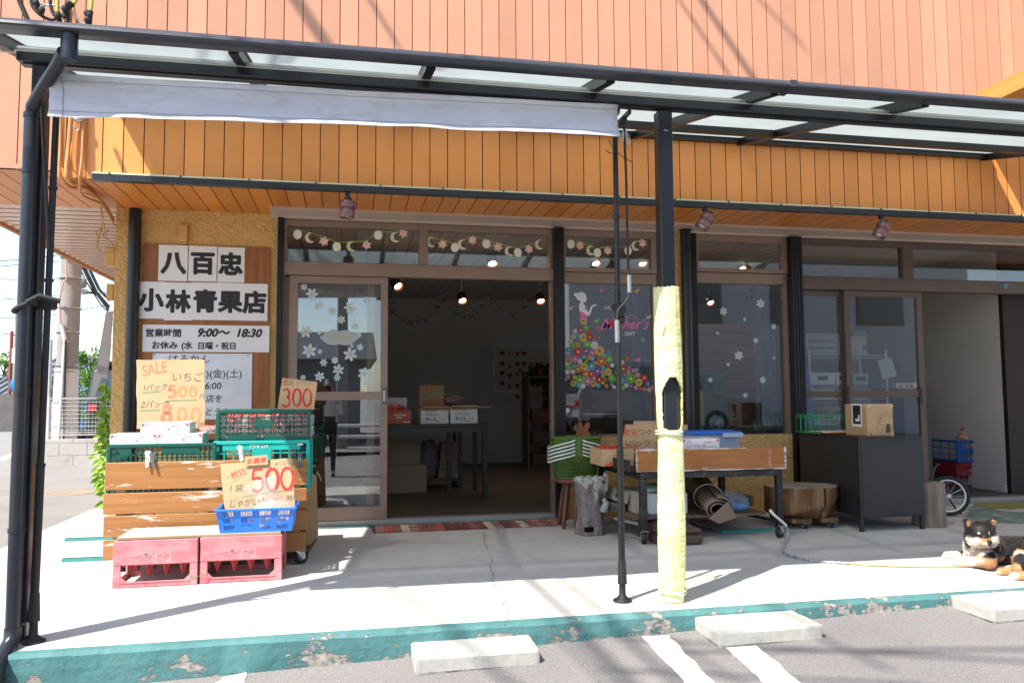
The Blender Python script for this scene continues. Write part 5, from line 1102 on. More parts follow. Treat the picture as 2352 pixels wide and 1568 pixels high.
# clear tub with blue lid
Yl = 5.50; a, b = A(1590,990,Yl), A(1705,990,Yl); TB = thing('storage_tub', 'clear storage tub with bright blue lid on the stall cart', 'tub', ((a.x+b.x)/2,Yl+.12,ztb)); zl = A(1640,997,Yl).z
def tubmat():
    t = NT('frosted_tub'); tr = t.n('ShaderNodeBsdfTransparent'); tr.inputs[0].default_value = C(.8,.82,.88); p = t.n('ShaderNodeBsdfPrincipled'); p.inputs['Base Color'].default_value = C(.5,.54,.66); p.inputs['Roughness'].default_value = .25
    mx = t.n('ShaderNodeMixShader'); mx.inputs[0].default_value = .62; t.l(tr.outputs[0], mx.inputs[1]); t.l(p.outputs[0], mx.inputs[2]); t.l(mx.outputs[0], t.out.inputs[0]); return t.m
def taper(mb, x0, x1, y0, y1, z0, z1, k, th=.003, mi=0):
    for s_ in (0, th):
        P = [(x0+k+s_,y0+k+s_,z0+s_),(x1-k-s_,y0+k+s_,z0+s_),(x1-k-s_,y1-k-s_,z0+s_),(x0+k+s_,y1-k-s_,z0+s_),(x0+s_,y0+s_,z1),(x1-s_,y0+s_,z1),(x1-s_,y1-s_,z1),(x0+s_,y1-s_,z1)]; f = [(0,3,2,1),(0,1,5,4),(1,2,6,5),(2,3,7,6),(3,0,4,7)]; mb.add(P, f if s_ == 0 else [q[::-1] for q in f], mi)
mb = MB(); taper(mb, a.x+.012, b.x-.012, Yl+.012, Yl+.25, ztb, zl, .014); mb.build('body', tubmat(), TB)
mb = MB(); mb.bbox((a.x,Yl,zl-.004),(b.x,Yl+.262,zl+.018),.006); mb.bbox((a.x+.03,Yl+.03,zl+.0181),(b.x-.03,Yl+.23,zl+.024),.004); mb.build('lid', m_bluep, TB)
mb = MB(); mb.bbox((b.x-.16,Yl-.006,zl-.025),(b.x+.004,Yl-.001,zl+.008),.003); mb.build('clasp', M('clasp_grey', C(.45,.48,.58), .3), TB)
mb = MB(); mb.tube([(a.x+.1,Yl+.1,ztb+.02),(b.x-.05,Yl+.09,zl-.03)], .006, 8); single(mb, 'orange_pen', M('orange_plastic', C(.6,.1,.02), .4), 'orange stick lying inside the clear tub', 'stick')

# things on the lower shelf
m_box = M('charcoal_carton', C(.42,.35,.26), .8, 0, .08, 8)
def textbox(label, x0, x1, y0, y1, z0, z1, texts, mat, R_=None, name='charcoal_carton', cat='carton', ink=None):
    t = thing(name, label, cat, ((x0+x1)/2,(y0+y1)/2,z0)); mb = MB(); mb.bbox((x0,y0,z0),(x1,y1,z1),.003); mbt = MB(); o = Vector((x0,y0,z0))
    for body, u, v, s_, b_, up in texts: mbt.text(body, o+Vector((u*(x1-x0),0,v*(z1-z0))), Z_ if up else X_, -X_ if up else Z_, s_, 0, .0006, b_)
    mbt.ribbon([(.01,.01),(x1-x0-.01,.01),(x1-x0-.01,z1-z0-.01),(.01,z1-z0-.01),(.01,.01)], .0018, o, X_, Z_)
    if R_ is not None:
        c = Vector(((x0+x1)/2,(y0+y1)/2,z0))
        for m_ in (mb, mbt): m_.v = [tuple(R_ @ (Vector(v)-c)+c) for v in m_.v]
    mb.build('box', mat, t); mbt.build('print', ink or m_ink, t); return t
Yc = 5.42; a, b = A(1460,1190,Yc), A(1516,1186,Yc)
zc1 = A(1480,1128,Yc).z
textbox('upright tan charcoal carton lettered 木炭 on the lower shelf of the stall cart', A(1459,1150,Yc).x, A(1492,1150,Yc).x+.06, Yc, Yc+.3, zsh+.001, zc1, [('木炭',.50,.06,.045,.02,True),('◎',.38,.70,.05,.01,False),('国産品',.92,.55,.016,0,True)], m_box)
p = A(1423,1148,Yc+.12); textbox('tan charcoal carton leaning on its side against the upright one', p.x-.05, p.x+.055, Yc+.1, Yc+.36, zsh+.07, zsh+.16, [('木炭',.30,.15,.05,.02,True)], m_box, rot(0,.30,0))
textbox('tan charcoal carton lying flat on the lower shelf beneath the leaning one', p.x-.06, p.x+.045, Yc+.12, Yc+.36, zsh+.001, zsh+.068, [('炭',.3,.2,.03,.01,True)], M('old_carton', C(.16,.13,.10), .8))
Yf = 5.36; a, b = A(1492,1185,Yf), A(1579,1185,Yf); zf = A(1530,1133,Yf).z; t = tray_box('foam_box', 'white polystyrene box on the lower shelf behind the yellow post', a.x+.01, b.x, Yf, .28, zsh+.001, zf-zsh, M('polystyrene', C(.62,.63,.62), .8, 0, .04, 60, .3, 120), cat='box')
mb = MB(); mb.ell(((a.x+b.x)/2-.06,Yf+.13,zf+.012),(.12,.10,.05),18,10,amp=.35,fq=10); single(mb, 'green_bag', M('green_patterned_bag', C(.20,.32,.24), .4, 0, .5, 20), 'crumpled greenish plastic bag heaped on the white polystyrene box', 'bag')
# rolled brown mat
m_mat = M('brown_leatherette', C(.20,.135,.095), .55, 0, .06, 4, .2, 40)
RM_ = thing('rolled_mat', 'rolled brown leatherette sheet tied with a cord, sticking out of the shelf', 'rolled mat', A(1650,1190,5.3)); p0, p1 = A(1652,1170,5.10), A(1600,1110,5.95); axd = (p1-p0).normalized(); s1 = axd.cross(Z_).normalized(); s2 = s1.cross(axd); n = 60
pr = []
for i in range(n): a_ = i/n*2*math.pi*2.3; r = .035+.052*i/n; pr.append((r*math.cos(a_)*1.15+.0, r*math.sin(a_)*(.92 if math.sin(a_) > -.5 else .8)))
pr += [(pr[-1][0]-.02, pr[-1][1]-.05), (pr[-1][0]-.06, pr[-1][1]-.085)] if False else []
vs = []; m_ = len(pr)
for k in range(7):
    c_ = p0.lerp(p1, k/6); vs += [c_+s1*(x*(1+.02*math.sin(k*2)))+s2*y for x, y in pr]
fs = [(k*m_+i, k*m_+i+1, (k+1)*m_+i+1, (k+1)*m_+i) for k in range(6) for i in range(m_-1)]
o = MB().add(vs, fs, 0, True).build('sheet', m_mat, RM_); sd = o.modifiers.new('s', 'SOLIDIFY'); sd.thickness = .005
mb = MB(); q0 = p0+s1*.085+Vector((0,0,.02)); mb.add([p0+s1*.06+s2*.06, p0+s1*.12-s2*.05, p0-s1*.0-s2*.095, p0-s1*.07-s2*.06, p1+s1*.07+s2*.07, p1+s1*.12-s2*.05], [(0,1,5,4),(1,2,3,0)]); o = mb.build('flap', m_mat, RM_); sd = o.modifiers.new('s', 'SOLIDIFY'); sd.thickness = .006
mb = MB(); c_ = p0.lerp(p1, .45); mb.tube([c_+s1*(.105*math.cos(a_))+s2*(.095*math.sin(a_)) for a_ in [i*.314 for i in range(20)]], .004, 6, closed=True); mb.build('cord', m_offwhite, RM_)
t = thing('blue_bag', 'bright blue cloth in a clear plastic bag on the lower shelf', 'bag', A(1690,1180,5.45)); p = A(1690,1160,5.45)
mb = MB(); mb.ell(p+Vector((0,0,-.005)), (.085,.06,.042), 18, 10, amp=.3, fq=12); mb.ell(p+Vector((-.05,.02,.02)),(.04,.04,.04),12,8,amp=.2); mb.build('cloth', M('blue_cloth', C(.04,.25,.62), .6, 0, .15, 20), t); mb = MB(); mb.ell(p+Vector((-.005,0,.015)),(.105,.075,.075),22,14,amp=.45,fq=14); mb.ell(p+Vector((-.05,0,.08)),(.05,.03,.03),14,10,amp=.5,fq=14); mb.build('bag', m_film, t)
def wirebasket(name, label, x0, x1, y0, y1, z0, z1, mat, nx=8, ny=4, nz=2, front=True, r=.003, hz=1.0):
    t = thing(name, label, 'wire basket', ((x0+x1)/2,(y0+y1)/2,z0)); mb = MB()
    ws = [((x0,y1),(x1,y1),nx),((x0,y0),(x0,y1),ny),((x1,y0),(x1,y1),ny)] + ([((x0,y0),(x1,y0),nx)] if front else [])
    for a, b, n in ws:
        a = Vector((*a,0)); b = Vector((*b,0)); w_ = (b-a)/n; zt_ = z1
        for i in range(n+1): p = a+w_*i; mb.tube([p+Z_*z0, p+Z_*(zt_-.008)], r, 6)
        for i in range(n): p = a+w_*i; mb.tube([p+Z_*(zt_-.01), p+w_*.2+Z_*zt_, p+w_*.8+Z_*zt_, p+w_+Z_*(zt_-.01)], r, 6)
        for j in range(nz+1): z = z0+(zt_-.02-z0)*j/nz; mb.tube([a+Z_*z, b+Z_*z], r*1.1, 6)
    for i in range(1, nx): x = x0+(x1-x0)*i/nx; mb.tube([(x,y0,z0),(x,y1,z0)], r, 6)
    mb.build('wire', mat, t); return t
m_gwire = M('green_coated_wire', C(.01,.30,.10), .4); m_dgwire = M('dark_green_wire', C(.01,.06,.03), .4)
p = A(1713,1170,5.62); wirebasket('wire_basket', 'dark green wire basket behind the blue bag on the lower shelf', p.x-.05, p.x+.05, 5.6, 5.8, zsh+.002, A(1713,1138,5.62).z, m_dgwire, 6, 6, 4)
# umbrella base
t = thing('umbrella_base', 'brown weathered plastic parasol base on the ground under the stall cart', 'parasol base', (2.25,5.2,0)); m_ub = M('brown_weathered_plastic', C(.085,.05,.038), .7, 0, .12, 6, .3, 120)
x0, x1 = G(1530,1253).x-.06, G(1620,1252).x; hb = A(1610,1213,5.03).z; mb = MB(); mb.bbox((x0,5.03,.0),(x1,5.48,hb*.62),.02); mb.bbox((x0+.004,5.034,hb*.62+.001),(x1-.004,5.476,hb),.03); mb.build('body', m_ub, t)
mb = MB(); mb.lathe([(.15,hb),(.14,hb+.014),(.10,hb+.022),(.05,hb+.05),(.03,hb+.06)], ((x0+x1)/2,5.25,0), 26); mb.lathe([(.02,hb),(.015,hb+.008),(.001,hb+.008)], (x1-.06,5.12,0), 14); mb.build('dome', m_ub, t)
xq = G(1497,1228).x; MB().bbox((xq,5.32,0),(x0-.005,5.5,hb*.95),.02).build('side_lobe', m_ub, t)

# ------------------------------------------------------------------ log on a dolly, cabinet, stump, wheel
def logmat(name, c1, c2, c3):
    t = NT(name); n = t.noise(5, 6, (3,3,.35), .7); c = t.ramp(n, [(.28, c1), (.5, c2), (.75, c3)]); t.bsdf(c, .75, 0, t.bump(t.noise(9, 6, (4,4,.3), .7), .5, .01), .25); return t.m
m_log = logmat('log_side', C(.05,.022,.010), C(.16,.08,.035), C(.33,.21,.12)); m_logtop = NT('log_top')
wv = m_logtop.n('ShaderNodeTexWave', wave_type='RINGS', rings_direction='Z'); wv.inputs['Scale'].default_value = 14; wv.inputs['Distortion'].default_value = 3; m_logtop.l(m_logtop.mapv(), wv.inputs[0]); m_logtop.bsdf(m_logtop.mix(.6, m_logtop.ramp(wv.outputs[0], [(.2, C(.24,.19,.14)), (.8, C(.34,.27,.20))]), m_logtop.ramp(m_logtop.noise(8,6), [(.3, C(.18,.15,.12)), (.7, C(.40,.34,.27))])), .8); m_logtop = m_logtop.m
p0, p1 = A(1772,1160,5.55), A(1926,1160,5.55); LG = thing('log_block', 'thick sawn log with a deep crack standing on a small dolly beside the cabinet', 'log', ((p0.x+p1.x)/2,5.60,0)); lr = (p1.x-p0.x)/2; lz0, lz1 = A(1850,1197,5.35).z+.006, A(1850,1123,5.36).z
nk, nz = 240, 24; vs = []; fs = []
def lrad(th, v):
    r = lr*(1+.12*noise.noise((math.cos(th)*1.5, math.sin(th)*1.5, 3))+.012*noise.noise((math.cos(th)*9, math.sin(th)*9, v)))
    d = abs(((math.degrees(th)-283+180) % 360)-180); r -= .06*max(0, 1-d/3.6)*(1 if v > .12 else .3)      # crack
    cut = (.34+.30*math.sin(math.radians(math.degrees(th)-262)*1.1) if 215 < math.degrees(th) < 350 else .1)
    if v < cut: r -= lr*.30*(cut-v)/max(cut,.01)
    return r
for j in range(nz+1):
    for k in range(nk): th = 2*math.pi*k/nk; r = lrad(th, j/nz); vs.append((r*math.cos(th), r*math.sin(th)*.78, lz0+(lz1-lz0)*j/nz+(.004*noise.noise((math.cos(th)*3,math.sin(th)*3,0)) if j == nz else 0)))
for j in range(nz):
    for k in range(nk): fs.append((j*nk+k, j*nk+(k+1) % nk, (j+1)*nk+(k+1) % nk, (j+1)*nk+k))
mb = MB().add(vs, fs, 0, True); mb.m = [2 if abs(math.degrees(2*math.pi*((i % nk)+.5)/nk)-283) < 1.6 else 0 for i in range(len(fs))]; top = vs[-nk:]; mb.add([(0,0,lz1+.001)]+top, [(0, i+1, (i+1) % nk+1) for i in range(nk)], 1); mb.add(vs[:nk], [tuple(range(nk))[::-1]], 0); mb.build('trunk', [m_log, m_logtop, M('log_crack', C(.02,.012,.008), .9)], LG, local=True)
for x, wd in ((-.10,.16),(.13,.14)): MB().bbox((x-wd/2,-.17,lz0-.034),(x+wd/2,.17,lz0-.001),.003).build('dolly_board', m_log, LG, local=True)
for x, y in ((-.06,-.14),(.155,-.14),(-.06,.14),(.155,.14)): caster(LG, LG.location.x+x, LG.location.y+y, lz0-.035, min(.027,(lz0-.04)/2.2), .3)
m_cab = M('charcoal_cabinet', C(.020,.021,.024), .45, 0, .08, 5)
Ac, Bc = G(1980,1222), G(2125,1215); cz0, cz1 = A(1980,1190,5.22).z, A(1980,1003,5.22).z; CB = thing('cabinet', 'tall charcoal black metal cabinet on short legs before the right shop front', 'cabinet', (Ac.x,Ac.y,0), rz=.0)
fx, fw = Ac.x, Bc.x-Ac.x; dvec = Vector((.085,.93,0)); P = [Vector((fx,Ac.y,0)),Vector((fx+fw,Ac.y+.004,0)),Vector((fx+fw,Ac.y+.004,0))+dvec,Vector((fx,Ac.y,0))+dvec]
def hexa(mb, q, z0, z1, mi=0): return mb.add([(p.x,p.y,z0) for p in q]+[(p.x,p.y,z1) for p in q], [(0,3,2,1),(4,5,6,7),(0,1,5,4),(1,2,6,5),(2,3,7,6),(3,0,4,7)], mi)
o = hexa(MB(), P, cz0, cz1-.012).build('body', m_cab, CB); b = o.modifiers.new('b','BEVEL'); b.width = .003
ctr = sum(P, Vector())/4; o = hexa(MB(), [p+(p-ctr).normalized()*.004 for p in P], cz1-.0115, cz1).build('top', m_cab, CB)
for p in P: q = p.lerp(ctr, .045); MB().bbox((q.x-.014,q.y-.014,0),(q.x+.014,q.y+.014,cz0-.001),.002).build('leg', m_cab, CB)
ins = [P[0].lerp(P[1],.03)+Vector((0,-.003,0)), P[0].lerp(P[1],.97)+Vector((0,-.003,0))]; MB().box((ins[0].x,Ac.y-.003,cz0+.02),(ins[1].x,Ac.y-.0005,cz1-.03)).build('door', m_cab, CB)
# kettle carton
Yk = 5.30; e0 = A(1993,998,Yk); kx0, kx1 = e0.x, A(2053,998,Yk).x; kz1 = A(1993,928,Yk).z
KT = thing('kettle_carton', 'brown carton printed with a kettle in a circle on the black cabinet', 'carton', ((kx0+kx1)/2,Yk+.12,cz1)); m_kc = M('kraft_carton', C(.44,.275,.145), .6, 0, .05, 5)
mb = MB(); mb.bbox((kx0,Yk,cz1),(kx1,Yk+.27,kz1),.004); mb.build('box', m_kc, KT)
m_tape = M('packing_tape', C(.55,.38,.22), .25)
for a, b in (((kx0-.0012,Yk-.0012,kz1-.03),(kx0+.03,Yk+.05,kz1+.0014)), ((kx1-.03,Yk-.0012,kz1-.03),(kx1+.0012,Yk+.05,kz1+.0014)), ((kx0+.0301,Yk-.001,kz1-.012),(kx1-.0301,Yk+.2,kz1+.0012)), ((kx1-.03,Yk-.0012,cz1),(kx1+.0012,Yk+.02,cz1+.03))): MB().box(a, b).build('tape', m_tape, KT)
mb = MB(); mb.box((kx0-.0028,Yk+.06,kz1-.17),(kx0-.0014,Yk+.18,kz1+.002)); mb.box((kx0-.0042,Yk+.072,kz1-.15),(kx0-.003,Yk+.165,kz1-.01),1); mb.box((kx0-.0052,Yk+.085,kz1-.13),(kx0-.0044,Yk+.10,kz1-.08),0); mb.box((kx0-.0052,Yk+.10,kz1-.13),(kx0-.0044,Yk+.135,kz1-.11),0); mb.build('label', [m_paper, m_ink], KT)
mb = MB(); cx_, cz_ = kx0+(kx1-kx0)*.80, cz1+.085; o = Vector((0,Yk,0)); m_kp = M('grey_print', C(.055,.045,.04), .7)
def clipc(pts): return [(min(x, kx1-.002), max(z, cz1+.002)) for x, z in pts]
for r, w_ in ((.096,.002),(.066,.0018)): mb.ribbon(clipc(arc(cx_, cz_, r, r, 35, 255, 40)), w_, o, X_, Z_)
s_ = 'BALMUDA The Pot'
for i, ch in enumerate(s_):
    a_ = math.radians(178-i*9.0); p = Vector((cx_+.075*math.cos(a_),Yk,cz_+.075*math.sin(a_))); u = Vector((math.sin(a_),0,-math.cos(a_))); 
    if p.x < kx1-.012: mb.text(ch, p, u, u.cross(-Y_)*-1 if False else Vector((math.cos(a_),0,math.sin(a_))), .015, 0, .0006, .008)
kb = [(-.024,-.055),(.018,-.055),(.012,.0),(-.016,.0)]; mb.sheet([(cx_+x,cz_+z) for x, z in kb], (0,Yk-.0012,0), X_, Z_); mb.sheet([(cx_-.018+x,cz_-.062+z) for x, z in ((-.006,0),(.04,0),(.04,.005),(-.006,.005))], (0,Yk-.0012,0), X_, Z_)
mb.ribbon([(cx_-.022,cz_-.03),(cx_-.032,cz_-.028),(cx_-.036,cz_-.010),(cx_-.044,cz_-.004)], .003, o, X_, Z_); mb.ribbon([(cx_+.013,cz_-.004),(cx_+.028,cz_-.004),(cx_+.026,cz_-.035)], .004, o, X_, Z_); mb.ribbon([(cx_-.016,cz_+.003),(cx_+.012,cz_+.003)], .004, o, X_, Z_)
mb.box((kx0+.015,Yk-.0012,cz1+.012),(kx0+.035,Yk-.0002,cz1+.018)); mb.build('print', m_kp, KT)
# green wire tray with papers
Yw = 5.62; x0, x1 = A(1842,985,Yw+.3).x+.02, A(1942,985,Yw+.38).x; GB = wirebasket('wire_basket', 'bright green wire basket at the back of the black cabinet holding papers', x0, x1, Yw+.08, Yw+.42, cz1+.004, A(1890,951,Yw+.42).z, m_gwire, 9, 5, 1, False, .0028)
mb = MB(); mb.box((x0+.02,Yw+.06,cz1+.008),(x1+.06,Yw+.3,cz1+.016)); mb.build('x', m_paper); bpy.data.objects.remove(bpy.data.objects['x'])
t = thing('paper_stack', 'leaflets with an orange folder edge lying in the green wire basket', 'papers', ((x0+x1)/2,Yw+.1,cz1+.006)); M3 = rot(.0,.0,-.1)
mb = MB(); mb.box((x0+.03,Yw+.02,cz1+.008),(x1+.05,Yw+.26,cz1+.013),0,M3); mb.build('folder', M('orange_folder', C(.75,.14,.02), .4), t); mb = MB(); mb.box((x0+.02,Yw+.03,cz1+.0135),(x1+.03,Yw+.28,cz1+.018),0,M3); mb.build('leaflets', M('leaflet', C(.55,.58,.50), .5, 0, .4, 25), t)
# log stump and small wheel
p0, p1 = G(2127,1213), G(2203,1213); sr = (p1.x-p0.x)/2*1.02; LS = thing('log_stump', 'small grey round log standing upright right of the black cabinet', 'log', ((p0.x+p1.x)/2,5.25+sr,0)); hz = A(2165,1110,5.25).z
mb = MB(); mb.lathe([(sr*.99,0),(sr,.01),(sr*.985,hz*.5),(sr,hz-.008),(sr*.985,hz),(.001,hz+.002)], (0,0,0), 48, 0, fn=lambda th, z: 1+.03*noise.noise((math.cos(th)*1.5,math.sin(th)*1.5,z*.6))+.012*noise.noise((math.cos(th)*8,math.sin(th)*8,z))-.05*max(0,1-abs(math.degrees(th)-258)/2.5)); mb.build('trunk', logmat('grey_log', C(.13,.095,.07), C(.23,.18,.14), C(.33,.27,.22)), LS, local=True)
c_ = A(2178,1138,5.72); WH = thing('cart_wheel', 'small white rimmed wheel of a folded hand cart behind the log stump', 'hand cart', (c_.x,c_.y,0)); R3 = rot(0,0,math.radians(-28)); wr = c_.z-.006
ring = lambda r, n=48: [c_+R3 @ Vector((r*math.cos(2*math.pi*i/n),0,r*math.sin(2*math.pi*i/n))) for i in range(n)]
MB().tube(ring(wr-.016), .016, 10, closed=True).build('tyre', m_rubber, WH); MB().tube(ring(wr-.034), .0085, 8, closed=True).build('rim', M('white_rim', C(.75,.75,.73), .3), WH)
mb = MB(); mb.cyl(c_-R3 @ Y_*.03, c_+R3 @ Y_*.03, .018); 
for i in range(12): a_ = i*math.pi/6; mb.tube([c_, c_+R3 @ Vector((math.cos(a_)*(wr-.035),0,math.sin(a_)*(wr-.035)))], .0018, 5)
mb.build('spokes', m_chrome, WH); mb = MB(); h_ = A(2150,1066,5.85); mb.tube([c_+R3 @ Y_*.04, c_+Vector((-.10,.08,.12)), h_], .010, 8); mb.bbox(h_-Vector((.02,.02,.012)),h_+Vector((.02,.02,.012)),.004); mb.tube([c_+R3 @ Y_*.04, c_+Vector((.12,.06,-.12)), c_+Vector((.16,.05,-wr+.004))],.008,8); mb.build('frame_tube', m_black, WH)
# door mats
mb = MB(); q = [G(858,1225), G(1294,1207), G(1270,1180), G(848,1202)]; 
def patchmat():
    t = NT('patchwork_mat'); sp = t.n('ShaderNodeSeparateXYZ'); t.l(t.tc.outputs['Object'], sp.inputs[0]); fl = t.math('FLOOR', t.math('MULTIPLY', sp.outputs[0], 15.5)); wn = t.n('ShaderNodeTexWhiteNoise', noise_dimensions='1D'); t.l(fl, wn.inputs['W'])
    c = t.ramp(wn.outputs[0], [(.0, C(.16,.04,.035)), (.25, C(.50,.09,.05)), (.45, C(.30,.09,.075)), (.62, C(.42,.20,.15)), (.80, C(.60,.50,.33))]); c.node.color_ramp.interpolation = 'CONSTANT'
    m = t.ramp(t.noise(9, 7, (2,1.2,1), .7), [(.52, C(0,0,0)), (.66, C(1,1,1))]); c = t.mix(t.math('MULTIPLY', m, .6), c, C(.38,.29,.20)); m2 = t.ramp(t.noise(14, 7, (2,.8,1), .7), [(.58, C(0,0,0)), (.66, C(1,1,1))]); c = t.mix(t.math('MULTIPLY', m2, .7), c, C(.05,.025,.02))
    fr = t.math('FRACT', t.math('MULTIPLY', sp.outputs[0], 15.5)); ed = t.ramp(fr, [(.0, C(0,0,0)), (.05, C(1,1,1))]); c = t.mix(ed, C(.05,.02,.02), c); t.bsdf(c, .8); return t.m
DM = thing('door_mat', 'patchwork red and cream printed door mat before the open doorway', 'door mat', ((q[0].x+q[1].x)/2, 6.15, 0)); mb.prism([(p.x,p.y) for p in q], (0,0,.002), X_, Y_, .008); mb.build('mat', [patchmat()], DM)
mb = MB(); mb.text('welcome', (q[0].x+.25,6.12,.010), X_, Y_, .14, 0, .0006, 0, 'LEFT', .2); mb.text('welcome', (q[0].x+.9,6.12,.010), X_, Y_, .14, 0, .0006, 0, 'LEFT', .2); mb.build('lettering', M('mat_ink', C(.08,.04,.03), .8), DM)
def mesh_mat(name, c): 
    t = NT(name); t.bsdf(t.ramp(t.vor(60), [(.2, c), (.6, mul(c, .45))]), .8, 0, t.bump(t.vor(60), .5, .004)); return t.m
mb = MB(); q = [G(2236,1150), G(2246,1165), G(2320,1170), (G(2420,1166)), G(2420,1143)]; mb.prism([(p.x,p.y) for p in q], (0,0,.002), X_, Y_, .007); single(mb, 'door_mat', mesh_mat('yellow_mesh', C(.42,.40,.12)), 'worn yellow green rubber mat outside the right doorway', 'door mat')
mb = MB(); mb.box((A(2195,1100,6.5).x,6.5,.056),(6.1,7.15,.066)); single(mb, 'door_mat', mesh_mat('dark_mesh', C(.12,.10,.08)), 'dark grey mat inside the right doorway', 'door mat')
mb = MB(); pp = [G(2215,1185), G(2235,1158), G(2300,1172), G(2420,1180), G(2420,1200), G(2330,1202), G(2250,1198)]; pts = []
for i in range(len(pp)):
    a, b = pp[i], pp[(i+1) % len(pp)]
    for k in range(8): pts.append((a.x+(b.x-a.x)*k/8+rnd.uniform(-.025,.025), a.y+(b.y-a.y)*k/8+rnd.uniform(-.02,.02)))
mb.sheet(pts, (0,0,.0012), X_, Y_); struct(mb, 'worn_green_paint', M('worn_green_paint', C(.17,.235,.19), .85, 0, .25, 9, dirt=C(.40,.38,.34), ds=7, dt=.58))

# ------------------------------------------------------------------ spotlights under the fascia rail
m_mauve = M('mauve_metal', C(.22,.12,.13), .42, .5, .04, 5)
def spot(label, px, py, ax_, ay_, tilt, group, on=False, Yp=YO-.03, top=None, mat=None, scale=1.18, rzz=0, rx=0):
    p = A(px, py, Yp); t = thing('spotlight', label, 'spotlight', p, group); s_ = scale; R3 = rot(rx, tilt, rzz); L, R = .095*s_, .042*s_
    z1 = (top if top else ZS-.062)-p.z; neck = Vector((0,0,max(.03, z1-.06)))
    mb = MB(); mb.bbox((-.016,-.014,z1-.028),(.016,.014,z1),.003); mb.cyl((0,0,z1-.028), R3 @ Vector((0,0,L*.55)), .005, n=8, mi=1); mb.lathe([(.018*s_,L*.48),(.022*s_,L*.55),(.016*s_,L*.72)], (0,0,0), 14, 0, M=R3); mb.build('mount', [m_black, m_silver], t, local=True)
    mb = MB(); mb.lathe([(.012*s_,L*.5),(R,L*.46),(R,.006),(R*.93,.006),(R*.93,-.002),(R,-.002),(R,-L*.55),(R*.95,-L*.55),(R*.93,L*.35),(.01,L*.38)], (0,0,0), 28, 0, M=R3); mb.build('shade', mat or m_mauve, t, local=True)
    mb = MB(); mb.ell(R3 @ Vector((0,0,-L*.18)), R*.66, 16, 10, M=None); mb.build('bulb', m_yellowbulb if on else m_bulboff, t, local=True); return t
gsp = 'mauve spotlights under the fascia rail'
spot('mauve spotlight hanging over the sliding door', 798, 480, 0, 0, .05, gsp); spot('mauve spotlight tilted left beside the right canopy post', 1620, 508, 0, 0, .62, gsp); spot('mauve spotlight tilted left, the rightmost, over the right sliding door', 2025, 528, 0, 0, .55, gsp)
# ------------------------------------------------------------------ window stickers
def z4(u, v): return (780+.4252*u)/1.2653, (560+.4252*v)/1.2653
def z5(u, v): return (1480+.421*u)/1.2653, (560+.421*v)/1.2653
def zm(u, v): return (1640+.306*u)/1.2653, (820+.306*v)/1.2653
m_petal = M('daisy_petal', C(.50,.58,.62), .6); m_core = M('daisy_core', C(.62,.42,.10), .6)
def petal_flower(mb, x, z, y, r, n, mi, ci, cr=.28, a0=0, pw=.36):
    for k in range(n):
        a = a0+2*math.pi*k/n; d = Vector((math.cos(a),0,math.sin(a))); s_ = Vector((-math.sin(a),0,math.cos(a))); c = Vector((x,y,z)); P = []
        for i in range(9): t_ = i/8; P.append((r*(.15+.85*t_), r*pw*math.sin(math.pi*t_)**.7))
        poly = P+[(u, -v) for u, v in P[::-1][1:-1]]; mb.add([c+d*u+s_*v for u, v in poly], [tuple(range(len(poly)))], mi)
    mb.add([Vector((x+r*cr*math.cos(a),y-.0006,z+r*cr*math.sin(a))) for a in [i*.5236 for i in range(12)]], [tuple(range(12))], ci)
dai = [(298,692,42),(245,645,24),(437,805,30),(558,785,42),(498,867,30),(592,908,27),(255,948,45),(348,955,18),(280,1080,50),(352,1085,18),(560,1105,48),(627,1055,25),(378,1160,28),(454,1145,26),(478,1210,40),(470,1262,25),(350,1255,35),(655,1237,45),(670,1297,25),(570,1047,15),(340,765,34),(237,1262,20),(615,970,25),(440,945,20),(668,730,24)]
def daisy(px, py, r, parent, i, y):
    p = A(px, py, y); mb = MB(); petal_flower(mb, p.x, p.z, y, r, 6, 0, 1, .22, i*.7, .23); mb.build('flower_sticker', [m_petal, m_core], parent)
for i, (u, v, r) in enumerate(dai): daisy(*z4(u, v), r*.00118, door, i, YF+.0245)
for i, (u, v, r) in enumerate([(1365,735,13),(1478,818,34),(1735,765,39),(1626,873,16),(1826,925,24),(1438,970,16),(1702,1020,23),(1584,1122,39),(1827,1141,14),(1511,1185,16),(1388,1292,23),(1750,1292,29),(1630,1397,22)]): daisy(*z5(u, v), r*.00115, win2, i, YF+.0535)
p = A(*z4(485,990), YF+.0245); mb = MB(); pl = [(.135*math.cos(a)*(1+.10*abs(math.cos(4*a))), .052*math.sin(a)*(1+.25*abs(math.cos(3*a)))) for a in [i*.131 for i in range(48)]]; mb.sheet(pl, p, X_, Z_, 0); mb.text('WELCOME', p+Vector((0,-.0004,-.015)), X_, Z_, .04, 1, .0008, .0, 'CENTER'); mb.build('welcome_sticker', [M('plaque_film', C(.38,.41,.40), .5), M('gold_print', C(.42,.38,.24), .5)], door)
pal = {'y': C(.62,.42,.05), 'g': C(.14,.42,.06), 'm': C(.45,.03,.20), 'w': C(.66,.68,.70), 'r': C(.50,.03,.04), 'b': C(.06,.34,.58), 'p': C(.18,.10,.34), 'k': C(.58,.16,.36), 't': C(.12,.45,.45), 'o': C(.58,.18,.04), 'c': C(.62,.48,.34)}
keys = list(pal); pm = [M('sticker_'+n, pal[k], .6, 0, .04) for k, n in zip(keys, ('gold','green','magenta','white','red','blue','purple','pink','teal','orange','cream'))] + [M('sticker_core', C(.62,.55,.10), .6)]
